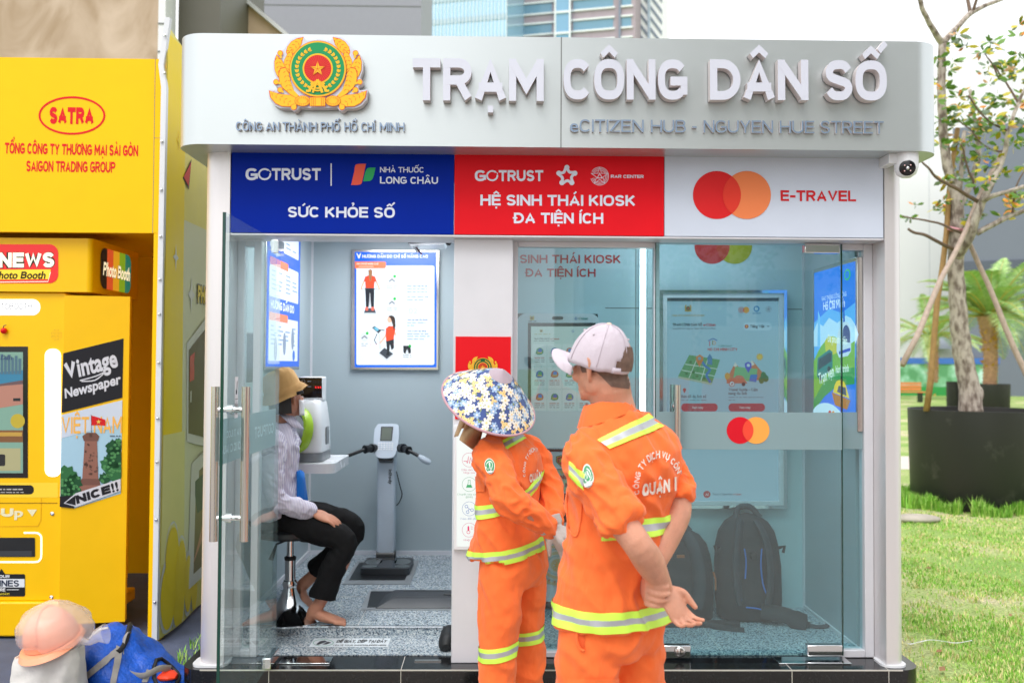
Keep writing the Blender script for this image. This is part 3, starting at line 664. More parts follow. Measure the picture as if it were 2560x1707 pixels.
# open left door, swung out towards the street
XO, YO0, YO1 = -1.052, 3.55, 4.45
b = MB(); b.bx(XO-.006, XO+.006, YO0, YO1, ZP+.02, 2.2, g_clear); dl = b.build('glass_door', kiosk); dl['label'] = 'clear glass door standing open at a right angle'
b = MB(); b.bx(XO-.006, XO+.006, YO0-.004, YO0, ZP+.02, 2.2, g_edge); b.build('glass_edge', dl)
g_film2 = glass('pale_film', (.62, .72, .73), rough=.3, haze=.45, hazecol=(.55, .68, .7))
b = MB(); b.bx(XO-.0095, XO-.0065, YO0+.004, YO1-.01, 1.228, 1.403, g_film2); b.build('frosted_film', dl)
po = Plane((XO-.0053, 0, 0), (0, -1, 0), (0, 0, 1)); b = MB(); q = Ink(b, po, base=.0006)
vy = lambda y: (y, 0)
pale = ink((226, 240, 244))
put_text(b, po, 'GOTRUST', (-4.40, 1.29), (-4.06, 1.29), .05, .001, pale, .03)
put_text(b, po, 'NHÀ THUỐC', (-3.86, 1.325), (-3.64, 1.325), .028, .001, pale, .025); put_text(b, po, 'LONG CHÂU', (-3.86, 1.265), (-3.60, 1.265), .034, .001, pale, .03)
b.sheet([(-3.99, 1.262), (-3.96, 1.262), (-3.93, 1.365), (-3.955, 1.365)], po, .001, ink((232, 150, 150))); b.sheet([(-3.94, 1.275), (-3.915, 1.275), (-3.895, 1.345), (-3.92, 1.345)], po, .001, ink((110, 180, 214)))
b.build('film_print', dl)
handle(XO, 3.665, .918, 1.527, .06, Vector((1, 0, 0)), dl)
pi_ = Plane((XO+.006, 0, 0), (0, 1, 0), (0, 0, 1)); b = MB(); q = Ink(b, pi_, base=.001)
wht = ink((232, 234, 238)); bk = ink((22, 22, 24)); lo = pi_.loc(587, 945); hi = pi_.loc(603, 1040)
b.sheet([(lo[0], 1.40), (lo[0]+.045, 1.40), (lo[0]+.045, 1.565), (lo[0], 1.565)], pi_, .001, wht)
x = lo[0]; b.sheet([(x+.012, 1.495), (x+.028, 1.495), (x+.033, 1.55), (x+.026, 1.545), (x+.022, 1.512), (x+.012, 1.512)], pi_, .0018, bk); b.sheet([(x+.003, 1.475), (x+.042, 1.475), (x+.042, 1.477), (x+.003, 1.477)], pi_, .0018, bk)
put_text(b, pi_, 'ĐẨY', (x+.005, 1.44), (x+.04, 1.44), .018, .0018, bk, .03); put_text(b, pi_, 'PUSH', (x+.005, 1.415), (x+.04, 1.415), .012, .0018, bk, .03)
b.build('push_sticker', dl)
b = MB(); b.bx(XO-.02, XO+.02, YO1-.16, YO1+.012, ZP+.012, ZP+.062, m_chrome); b.build('hinge_patch', dl, bevel=.003)
b = MB(); b.bx(XO-.018, XO+.018, YO1-.1, YO1+.02, 2.14, 2.205, m_chrome); b.build('hinge_patch', dl, bevel=.003)
for (x0, x1) in ((XO+.03, XO+.27), (px_x(1935), px_x(2112))):
    b = MB(); b.bx(x0, x1, 4.40, 4.5, ZP+.0015, ZP+.006, m_chrome); b.build('floor_spring_cover', kiosk, bevel=.001)
b = MB(); b.bx(px_x(1043), px_x(1108), 4.44, 4.462, ZP+.0015, ZP+.005, m_satin); b.build('strike_plate', kiosk)
# shoe notice on the entry floor
pz = Plane((0, 0, ZP+.006), (1, 0, 0), (0, 1, 0)); b = MB(); q = Ink(b, pz, base=.001)
q.poly([(786, 1595), (977, 1595), (969, 1617), (772, 1617)], ink((214, 220, 226)))
q.text('ĐỂ GIÀY, DÉP TẠI ĐÂY', 839, 965, 1606.5, 1599, ink((40, 42, 48)), 1, .04, shear=.15); q.text('LEAVE YOUR SHOES/SLIPPER HERE', 833, 965, 1614.5, 1611, ink((50, 52, 58)), 1, .02)
q.poly(circ(808, 1606.5, 26, 8.5, 30), ink((60, 150, 120)), 1, [circ(808, 1606.5, 24.5, 7.8, 30)]); q.poly([(790, 1611), (800, 1603), (812, 1601), (818, 1604), (806, 1608), (796, 1612)], ink((60, 62, 70)), 2); q.poly([(806, 1611), (820, 1604), (828, 1606), (816, 1611)], ink((60, 62, 70)), 2)
b.build('floor_sticker', kiosk)
# ================================================================ things inside the kiosk
grn = ink((40, 160, 80))
def guide_poster():
    Y = YB-.035; pl_ = front(Y); t = thing('light_box_poster', 'lit blue and white poster of a woman on a body scale, on the back wall', 'poster', P(988, 922, Y=YB))
    a, c = P(882, 626, Y=Y), P(1094, 923, Y=Y)
    b = MB(); b.bx(a.x-.006, c.x+.006, Y+.001, YB, c.z-.006, a.z+.006, m_satin); b.build('frame', t, bevel=.003)
    b = MB(); q = Ink(b, pl_); L = lambda *c_, e=.62: lit(c_, e)
    q.rect(887, 630, 1091, 918, L(8, 100, 232)); q.rect(891, 664, 1086, 912, L(226, 238, 250), 1, 5)
    q.poly([(893, 633), (897, 640), (901, 633), (903, 633), (899, 646), (896, 646), (891, 633)], L(236, 244, 255), 1)
    q.text('HƯỚNG DẪN ĐO CHỈ SỐ NÂNG CAO', 906, 1070, 645, 637, L(240, 246, 255), 1, .04)
    q.rect(887.5, 654, 965, 671, L(244, 120, 70), 2, (4, 0, 0, 4)); q.text('ĐO CHỈ SỐ NÂNG CAO', 892, 946, 662, 657.5, L(255, 240, 235), 3, .04); q.rect(897, 665, 934, 668, L(252, 180, 150), 3)
    sk_, rd_, bk_, hr_, gy_, pk_ = L(236, 186, 160), L(244, 78, 44), L(36, 40, 48), L(160, 112, 72), L(120, 128, 138), L(240, 150, 150)
    # woman seen from behind on the scale
    q.poly([(913, 720), (915, 768), (922, 768), (925, 733), (928, 768), (935, 768), (936, 720)], bk_, 2)
    q.poly([(913, 692), (920, 689), (931, 689), (938, 692), (942, 704), (937, 704), (935, 720), (914, 720), (913, 704), (909, 704)], rd_, 3)
    q.line([(910, 703), (904, 718), (903, 724)], 4, sk_, 2); q.line([(940, 703), (947, 718), (949, 724)], 4, sk_, 2)
    q.ell(926, 682, 4.6, 6, sk_, 3); q.poly([(921, 676), (926, 673), (931, 676), (930, 690), (928, 703), (925, 703), (922, 690)], hr_, 4)
    q.line([(903, 724), (926, 721), (949, 724)], 1.2, gy_, 2); q.line([(925, 733), (925, 765)], 3, L(200, 206, 214), 2)
    q.poly([(914, 770), (936, 770), (940, 782), (910, 782)], L(70, 76, 86), 2); q.rect(909, 782, 941, 786, L(200, 208, 216), 2); q.ell(917, 772, 4, 5, L(240, 110, 90), 4); q.ell(932, 772, 4, 5, L(240, 110, 90), 4)
    # woman at the machine, side view
    q.poly([(965, 850), (968, 880), (965, 888), (973, 888), (975, 860), (979, 875), (985, 870), (985, 846)], bk_, 3)
    q.poly([(965, 821), (972, 815), (983, 815), (989, 822), (984, 848), (966, 853), (964, 835)], rd_, 4)
    q.ell(974, 799, 6, 8, sk_, 4); q.poly([(971, 791), (977, 788), (984, 790), (988, 796), (989, 815), (985, 828), (982, 812), (979, 802), (977, 796)], L(60, 46, 42), 5)
    q.line([(966, 836), (958, 848), (950, 858)], 4, sk_, 3); q.line([(987, 830), (990, 838)], 4, sk_, 3); q.line([(943, 834), (936, 850), (942, 861)], 2, bk_, 2); q.line([(948, 824), (962, 826)], 2, bk_, 2)
    q.poly([(930, 819), (937, 815), (953, 827), (946, 833)], L(60, 66, 76), 3); q.poly([(934, 820), (939, 817), (948, 825), (943, 828)], L(110, 190, 220), 4); q.line([(948, 832), (951, 872)], 5, L(206, 214, 222), 2)
    q.poly([(961, 869), (983, 884), (967, 897), (948, 882)], L(64, 70, 80), 2); q.poly([(948, 882), (967, 897), (983, 884), (983, 888), (967, 902), (948, 887)], L(206, 212, 220), 2)
    for (x0, y0, x1, y1) in ((961, 684, 999, 726), (961, 740, 999, 781), (897, 826, 926, 869), (1001, 858, 1035, 898)):
        q.rect(x0, y0, x1, y1, pk_, 2, 3); q.rect(x0+.7, y0+.7, x1-.7, y1-.7, L(236, 242, 250), 3, 3); q.ell((x0+x1)/2, y0+16, 11, 12, L(214, 222, 230), 4); q.ell((x0+x1)/2+7, y0+7, 3.6, 3.8, L(40, 190, 80), 6)
        q.line([((x0+x1)/2-7, y0+20), ((x0+x1)/2, y0+14), ((x0+x1)/2+7, y0+20)], 3, gy_, 5)
        for k in (0, 1): q.scribble(x0+6, x1-6, y1-9+k*5, 2.2, L(150, 162, 176), 4, k)
    q.poly([(1008, 864), (1026, 864), (1028, 882), (1022, 884), (1018, 870), (1014, 884), (1009, 882)], bk_, 6)
    for (p0, p1) in (((943, 706), (961, 706)), ((938, 775), (961, 775)), ((926, 861), (944, 861)), ((982, 860), (1001, 864))): q.line([p0, p1], .9, pk_, 3)
    q.text('01', 1019, 1039, 696, 683, L(198, 214, 226), 2, .03); q.text('02', 1021, 1044, 784, 771, L(198, 214, 226), 2, .03)
    dk_, lt_ = L(70, 110, 170), L(150, 176, 204)
    q.text('Bước chân trần lên cân', 1018, 1069, 717, 713.4, dk_, 2, .03)
    for i, (y, x1) in enumerate(((724, 1068), (731, 1068), (744, 1071), (751, 1060), (808, 1064), (815, 1036), (836, 1076), (842, 1074), (849, 1060))): q.scribble(1018, x1, y, 2.6, lt_, 2, i)
    q.text('Đưa tay nắm lấy thanh', 1019, 1069, 801, 797.4, dk_, 2, .03); q.text('Đưa 2 cánh tay dang', 1019, 1065, 829, 825.4, dk_, 2, .03)
    b.build('lit_sheet', t)
guide_poster()
def wall_poster(y0, y1, z0, z1, label):
    """light box on the left wall: plane x = const"""
    X = WL+.035; t = thing('light_box_poster', label, 'poster', (WL, (y0+y1)/2, z0))
    b = MB(); b.bx(WL, X-.001, y0-.02, y1+.02, z0-.02, z1+.02, m_satin); b.build('frame', t, bevel=.003)
    pl_ = Plane((X, 0, 0), (0, 1, 0), (0, 0, 1)); b = MB(); L = lambda *c_, e=.5: lit(c_, e)
    def rc(u0, v0, u1, v1, m, l): b.sheet(rrect(y0+(y1-y0)*u0, z0+(z1-z0)*v0, y0+(y1-y0)*u1, z0+(z1-z0)*v1, .012), pl_, .0012*(l+1), m)
    b.sheet([(y0, z0), (y1, z0), (y1, z1), (y0, z1)], pl_, 0, L(8, 96, 226))
    H_ = z1-z0; W_ = y1-y0
    for (v0, v1) in ((.04, .34), (.47, .71), (.80, .97)):
        rc(.06, v0, .94, v1, L(226, 236, 248), 0); rc(.06, v1-.03, .6, v1+.025, L(244, 128, 84), 1)
        for i in range(4):
            for j in range(5):
                y_ = v1-.07-j*.03
                if y_ > v0+.03 and rnd.random() < .8: rc(.1+i*.21, y_, .1+i*.21+rnd.uniform(.08, .17), y_+.01, L(140, 168, 206), 1)
    put_text(b, pl_, 'HƯỚNG DẪN ĐO', (y0+.1*W_, z0+.39*H_), (y0+.8*W_, z0+.39*H_), .05, .002, L(236, 244, 255), .04)
    for (u, v) in ((.24, .12), (.5, .16), (.76, .2)): b.sheet(circ(y0+u*W_, z0+v*H_, .04, .07, 16), pl_, .003, L(130, 150, 176))
    b.sheet(circ(y0+.8*W_, z0+.08*H_, .035, .035, 16), pl_, .003, L(30, 110, 220)); b.build('lit_sheet', t)
wall_poster(5.25, 6.12, 1.60, 2.52-.05, 'lit blue instruction poster on the left side wall behind the glass door')
def wall_device():
    a = P(606, 880, Y=4.7); x0 = WL
    b = MB(); b.bx(WL, WL+.06, 4.72, 4.95, 1.52, 1.78, m_dark); o = b.build('wall_box', None, bevel=.01)
    tag(o, 'dark grey box fixed to the left wall behind the open glass door', 'wall box')
    c = MB(); c.lathe([(0, .012), (.012, .01), (.018, 0)], (WL+.06, 4.9, 1.56), m_chrome, (1, 0, 0), 16); c.build('knob', o)
wall_device()
# ---- hanging fitting under the ceiling
def hanging_fitting():
    t = thing('hanging_lamp', 'thin black and white fitting hanging below the ceiling near the white column', 'lamp', P(1075, 610, Y=5.3))
    Y = 5.3; g = lambda x, y, yy=Y: P(x, y, Y=yy)
    b = MB(); pl_ = front(Y); 
    b.prism([pl_.loc(*p) for p in spline([(1024, 614), (1030, 608.5), (1060, 606.5), (1118, 606)], 4)+[(1118, 609), (1070, 610), (1032, 613)]], pl_, -.1, .1, m_black); b.build('housing', t)
    b = MB(); b.prism([pl_.loc(*p) for p in [(1025, 614.5), (1034, 613.5), (1075, 611), (1116, 609.5), (1112, 617), (1030, 619)]], pl_, -.095, .095, m_white2); b.build('lamp_cover', t, bevel=.004)
    b = MB(); b.tube([g(1116, 608), g(1124, 611), g(1127, 606), g(1126, 603)], .008, m_black, 8); b.build('hook', t)
    b = MB(); b.tube([g(1034, 619), g(1040, 627), g(1046, 632)], .006, m_white2, 8); b.tube([g(1040, 618), g(1048, 628), g(1055, 636)], .005, M('maroon_cord', (90, 40, 50)), 8); b.build('cord', t)
hanging_fitting()
# ---- blood pressure monitor on a white wall shelf
def monitor():
    Y0 = 5.42
    def g(x, y, yy): return P(x, y, Y=yy)
    # shelf
    zt = g(750, 1155, Y0-.14).z; x1 = g(856, 1150, Y0+.05).x
    b = MB(); b.prism(rrect(WL+.001, Y0-.22, x1, Y0+.3, (.02, .0, .0, .05), 6), top, zt-.055, zt, m_white2); sh = b.build('wall_shelf', None, bevel=.008)
    tag(sh, 'white wall shelf carrying the blood pressure monitor', 'shelf'); 
    b = MB(); b.tube([(x1-.22, Y0-.1, zt-.06), (x1-.2, Y0-.06, zt-.10), (WL+.2, Y0+.1, zt-.16)], .006, m_black, 8); b.build('cable', sh)
    t = thing('blood_pressure_monitor', 'white upright blood pressure monitor with a green ringed arm opening and red digits', 'monitor', (g(785, 1150, Y0).x, Y0, zt))
    xa, xb_ = g(738, 1100, Y0).x, g(816, 1100, Y0).x; z1 = g(780, 1000, Y0-.1).z; z0 = zt+.012
    # body: tapering lofted tower, curved front
    rows = []
    for (z, dx0, dx1, y0, y1) in ((z0, .012, .004, -.15, .16), (z0+.06, 0, .0, -.165, .17), (z0+.2, .003, .004, -.16, .165), (z1-.02, .02, .018, -.12, .14), (z1, .035, .025, -.1, .12)):
        r_ = rrect(xa+dx0, Y0+y0, xb_-dx1, Y0+y1, .045, 5); rows.append([Vector((p[0], p[1], z)) for p in r_])
    b = MB(); b.grid(rows, m_white2, True); b.add(rows[-1], [tuple(range(len(rows[-1])))], m_white2); b.build('body', t)
    b = MB(); rw = [[Vector((p[0], p[1], z)) for p in rrect(xa-.004, Y0-.172, xb_+.003, Y0+.172, .05, 5)] for z in (zt+.003, zt+.055)]; b.grid(rw, m_dark if False else M('mid_grey_plastic', (116, 120, 124), rough=.4), True); b.add(rw[-1], [tuple(range(len(rw[-1])))], _mats['mid_grey_plastic']); b.build('base', t)
    # display block
    zd1 = g(780, 941, Y0).z
    b = MB(); b.bx(xa+.03, xb_-.018, Y0-.05, Y0+.08, z1-.01, zd1, m_white2); d = b.build('display_housing', t, bevel=.008)
    b = MB(); pl_ = front(Y0-.052); q = Ink(b, pl_, base=.0); a, c = pl_.loc(720, 945), pl_.loc(806, 995)
    q.rect(724, 944, 805, 994, M('gloss_black', (14, 15, 18), rough=.12, var=0), 0); rd_ = lit((255, 40, 50), 1.6); dim = ink((30, 52, 74))
    for x in (782, 787.5, 794, 799.5):
        for k, y in enumerate((953, 966, 978)):
            m_ = rd_ if k == 1 and x > 785 else dim
            q.rect(x, y, x+3.6, y+1.2, m_, 1); q.rect(x, y+3.2, x+3.6, y+4.2, m_, 1)
    q.scribble(769, 778, 954, 2, ink((150, 156, 166)), 1); q.scribble(769, 778, 967, 2, ink((150, 156, 166)), 1); q.ring(758, 953, 5, 5, .8, ink((120, 126, 136)), 1)
    b.build('display', d)
    # arm opening: green ring and grey cuff, facing the sitter (left and front)
    c = Vector((xa+.045, Y0-.13, z0+.17)); ax = Vector((-.72, -.68, .12)).normalized()
    b = MB(); b.lathe([(.125, -.02), (.135, .005), (.128, .03), (.115, .038), (.104, .03), (.10, 0)], c, M('lime_plastic', (160, 200, 40), rough=.35), ax, 36); b.build('arm_ring', t)
    b = MB(); b.lathe([(.104, .026), (.08, .012), (.055, -.01), (.03, -.03), (.001, -.04)], c, M('cuff_fabric', (116, 128, 130), rough=.8, bump=.3, bscale=30), ax, 28); b.build('cuff', t)
    b = MB(); b.bx(xb_-.001, xb_+.004, Y0-.02, Y0+.06, z0+.08, z0+.18, M('mid_grey_plastic', (116, 120, 124))); b.build('vent', t)
monitor()
# ---- body composition scale
def body_scale():
    Y0 = 6.42; g = lambda x, y, yy=Y0: P(x, y, Y=yy)
    t = thing('body_scale', 'grey body composition scale with a tall column, keypad screen and two black handle arms', 'scale', (g(968, 1420).x, 6.2, ZI))
    xc = g(967, 1200).x; lg = M('pale_grey_plastic', (190, 200, 212), rough=.35)
    za, zb_ = g(967, 1378).z, g(967, 1140).z; hw = (g(990, 1300).x-g(945, 1300).x)/2
    b = MB(); b.prism(rrect(xc-hw, Y0-.05, xc+hw, Y0+.06, .02, 5), top, za, zb_, lg); col_ = b.build('column', t)
    b = MB(); pl_ = front(Y0-.0515); uv = pl_.loc(973, 1172); uv2 = pl_.loc(973, 1210)
    pl2 = Plane((0, Y0-.0515, 0), (0, 0, -1), (1, 0, 0))
    put_text(b, pl2, 'InBody', (-pl_.loc(972, 1173)[1], pl_.loc(972, 1173)[0]), (-pl_.loc(972, 1210)[1], pl_.loc(972, 1210)[0]), .021, .001, m_black, .025); b.build('column_lettering', col_)
    # head: tilted console
    ctr = Vector((xc+.002, Y0-.08, (g(967, 1058).z+g(967, 1140).z)/2)); up = Vector((0, .34, .94)).normalized(); rt = Vector((1, 0, 0)); hp = Plane(ctr, rt, up)
    H_ = (g(967, 1058).z-g(967, 1140).z)/2*1.05; W_ = (g(1004, 1100).x-g(941, 1100).x)/2
    b = MB(); shp = spline([(-.72*W_, H_), (.72*W_, H_), (W_*.95, .7*H_), (W_*.98, 0), (.8*W_, -.75*H_), (.45*W_, -H_), (-.45*W_, -H_), (-.8*W_, -.75*H_), (-W_*.98, 0), (-W_*.95, .7*H_)], 4)
    b.prism(shp, hp, -.06, 0, lg); hd = b.build('console', t, bevel=.008)
    b = MB(); b.sheet([(-.48*W_, -.02*H_), (.46*W_, -.02*H_), (.52*W_, .84*H_), (-.45*W_, .84*H_)], hp, .0015, m_dark); b.sheet([(-.4*W_, .03*H_), (.38*W_, .03*H_), (.42*W_, .78*H_), (-.36*W_, .78*H_)], hp, .0025, M('lcd_green', (108, 114, 104), rough=.2)); b.build('screen', hd)
    b = MB()
    for i in range(6):
        for j in range(4): b.prism(rrect(-.62*W_+i*.21*W_, -.55*H_+j*.12*H_, -.62*W_+i*.21*W_+.15*W_, -.55*H_+j*.12*H_+.08*H_, .003, 2), hp, .0, .004, m_white2)
    b.build('keypad', hd)
    b = MB(); b.prism([(-.5*W_, -1.15*H_), (.5*W_, -1.15*H_), (.8*W_, -.6*H_), (-.8*W_, -.6*H_)], hp, -.07, -.02, m_black); b.build('console_back', t)
    for s_, pts in ((-1, [(937, 1120), (928, 1120), (912, 1123), (862, 1142)]), (1, [(1001, 1120), (1010, 1120), (1022, 1126), (1048, 1140)])):
        b = MB(); q = [g(*p, Y0-.08-.04*i) for i, p in enumerate(pts)]
        b.tube([q[0], q[1]], [.03, .03], m_black, 14); b.tube([q[1], q[2]], [.02, .03], m_black, 12); b.tube([q[2], q[3]], [.012, .012], m_black, 10); arm = b.build('arm', t)
        e = [(862, 1142), (848, 1147)] if s_ < 0 else [(1046, 1139), (1062, 1150), (1076, 1156)]
        b = MB(); pts2 = [g(*p, Y0-.2) for p in e]; b.tube(spline(pts2, 5), [.014+.008*math.sin(math.pi*i/(len(spline(pts2, 5))-1)) for i in range(len(spline(pts2, 5)))], lg, 12); b.build('hand_electrode', arm)
    b = MB(); b.tube(spline([g(991, 1178), g(1000, 1215), g(1005, 1236), g(998, 1255), g(991, 1263)], 5), .004, m_rubber, 6); b.build('cable', t)
    # hinge and foot plate in a steel tray let into the floor
    b = MB(); b.cyl((xc-hw, Y0-.02, za-.03), (xc+hw, Y0-.02, za-.03), .045, m_black); b.bx(xc-hw*.95, xc+hw*.95, Y0-.09, Y0-.01, ZI+.03, za-.02, m_black); b.bx(xc-hw, xc+hw, Y0-.05, Y0+.06, za-.075, za-.001, m_black); b.build('hinge', t)
    def zp(x, y, z): return P(x, y, Z=z)
    A, B_, C_, D_ = zp(895, 1402, ZI), zp(1048, 1402, ZI), zp(1025, 1461, ZI), zp(856, 1461, ZI)
    b = MB(); b.prism([(p.x, p.y) for p in (D_, C_, B_, A)], top, ZI+.0005, ZI+.006, M('tray_steel', (158, 162, 166), rough=.35, metal=.35)); b.prism([(p.x, p.y) for p in (zp(872, 1452, ZI), zp(1012, 1452, ZI), zp(1031, 1408, ZI), zp(898, 1408, ZI))], top, ZI+.001, ZI+.007, m_black); b.build('floor_tray', t)
    x0, x1 = zp(884, 1448, ZI+.04).x, zp(1013, 1448, ZI+.04).x; y0, y1 = 5.99, 6.33
    b = MB(); b.prism(rrect(x0, y0, x1, y1, .03), top, ZI+.008, ZI+.05, m_dark); fp = b.build('foot_plate', t, bevel=.012)
    b = MB(); zz = Plane((0, 0, ZI+.05), (1, 0, 0), (0, 1, 0)); cx = (x0+x1)/2; wd = x1-x0
    for s_ in (-1, 1): b.sheet(circ(cx+s_*wd*.3, y0+.21, .055, .09, 24), zz, .001, m_satin); b.sheet(circ(cx+s_*wd*.33, y0+.07, .05, .04, 24), zz, .001, m_satin)
    b.sheet([(cx-.06, y0+.02), (cx+.06, y0+.02), (cx+.05, y1-.02), (cx-.05, y1-.02)], zz, .001, M('gloss_black', (14, 15, 18), rough=.12, var=0)); b.build('electrode', fp)
body_scale()
def floor_unit():
    zp = lambda x, y, z: P(x, y, Z=z)
    t = thing('height_scale', 'black low floor unit sunk in a steel tray in front of the body scale', 'floor unit', (-.42, 5.35, ZI))
    A, B_, C_, D_ = zp(925, 1475, ZI), zp(1160, 1472, ZI), zp(1160, 1526, ZI), zp(901, 1525, ZI)
    x1 = XC0+.03
    b = MB(); b.prism([(D_.x, D_.y), (x1, D_.y), (x1, A.y), (A.x, A.y)], top, ZI+.0005, ZI+.006, _mats['tray_steel']); b.build('floor_tray', t)
    e0, e1 = zp(918, 1520, ZI), zp(940, 1480, ZI)
    b = MB(); b.prism([(e0.x, e0.y), (x1, e0.y), (x1, e1.y), (e1.x-.03, e1.y)], top, ZI+.001, ZI+.0075, m_black); b.build('tray_well', t)
    h = .045; f0 = zp(950, 1521, ZI+.01); b0 = zp(963, 1470, ZI+h)
    yb, yf = b0.y-.02, f0.y+.02
    sec = [(0, .008), (.06, h+.008), ]
    b = MB(); xl = f0.x
    vs = []
    for x, dz in ((xl-.02, 0), (xl+.07, h)):
        pass
    b.add([(xl-.03, yf, ZI+.008), (x1, yf, ZI+.008), (x1, yb, ZI+.008), (xl-.01, yb, ZI+.008), (xl+.05, yf+.06, ZI+h), (x1, yf+.06, ZI+h), (x1, yb-.01, ZI+h), (xl+.05, yb-.01, ZI+h)], [(0, 1, 5, 4), (1, 2, 6, 5), (2, 3, 7, 6), (3, 0, 4, 7), (4, 5, 6, 7)], m_dark); bd = b.build('body', t, bevel=.006)
    b = MB()
    for k in range(34):
        x = xl+.08+k*.0135
        if x < x1-.03: b.bx(x, x+.006, yf+.1, yf+.115, ZI+h, ZI+h+.0012, m_black); b.bx(x+.03, x+.036, yb-.05, yb-.035, ZI+h, ZI+h+.0012, m_black)
    b.build('vent_slots', bd)
    b = MB(); b.bx(x1-.12, x1-.04, (yf+yb)/2, yb-.06, ZI+h, ZI+h+.008, m_dark); b.build('latch', bd, bevel=.003)
floor_unit()
def stool():
    c = P(724, 1546, Z=ZI); t = thing('bar_stool', 'round black stool on a chrome gas lift and flared chrome foot, under the seated woman', 'stool', (c.x, c.y, ZI))
    b = MB(); b.lathe([(.19, 0), (.19, .008), (.17, .02), (.11, .05), (.06, .10), (.036, .16), (.03, .19)], (c.x, c.y, ZI+.0005), m_chrome, n=40); b.build('base', t)
    b = MB(); b.lathe([(.036, .17), (.04, .19), (.034, .205)], (c.x, c.y, ZI), m_chrome); b.tube([(c.x, c.y, ZI+.2), (c.x, c.y, ZI+.32)], .028, m_chrome, 20); b.lathe([(.03, .315), (.032, .33), (.025, .335)], (c.x, c.y, ZI), m_rubber); b.tube([(c.x, c.y, ZI+.33), (c.x, c.y, ZI+.44)], .019, m_chrome, 18); b.build('gas_lift', t)
    b = MB(); b.lathe([(.0, .435), (.12, .437), (.175, .445), (.188, .46), (.186, .48), (.165, .495), (.0, .50)], (c.x, c.y, ZI), m_black, n=40); b.build('seat', t)
    b = MB(); b.tube([(c.x+.0, c.y-.02, ZI+.43), (c.x-.06, c.y-.06, ZI+.41), (c.x-.085, c.y-.08, ZI+.33)], [.006, .006, .014], m_black, 8); b.build('lever', t)
    return c
stool_c = stool()
def shoe_pair():
    t = thing('dark_shoes', 'dark shoes left on the entry floor beside the white column', 'shoes', (XC0-.02, 4.74, ZP+.006))
    for k, (dx, dy) in enumerate(((-.035, 0), (.02, .03))):
        b = MB(); p0 = Vector((XC0+dx, 4.68+dy, ZP+.03)); b.tube(spline([p0+Vector((0, -.12, 0)), p0+Vector((0, -.06, .012)), p0+Vector((0, .04, .02)), p0+Vector((0, .12, .012)), p0+Vector((0, .15, 0))], 4), [.02, .03, .036, .04, .042, .042, .04, .039, .038, .038, .038, .037, .036, .033, .03, .022, .012], m_rubber, 12, flat=.8); b.build('shoe', t)
shoe_pair()
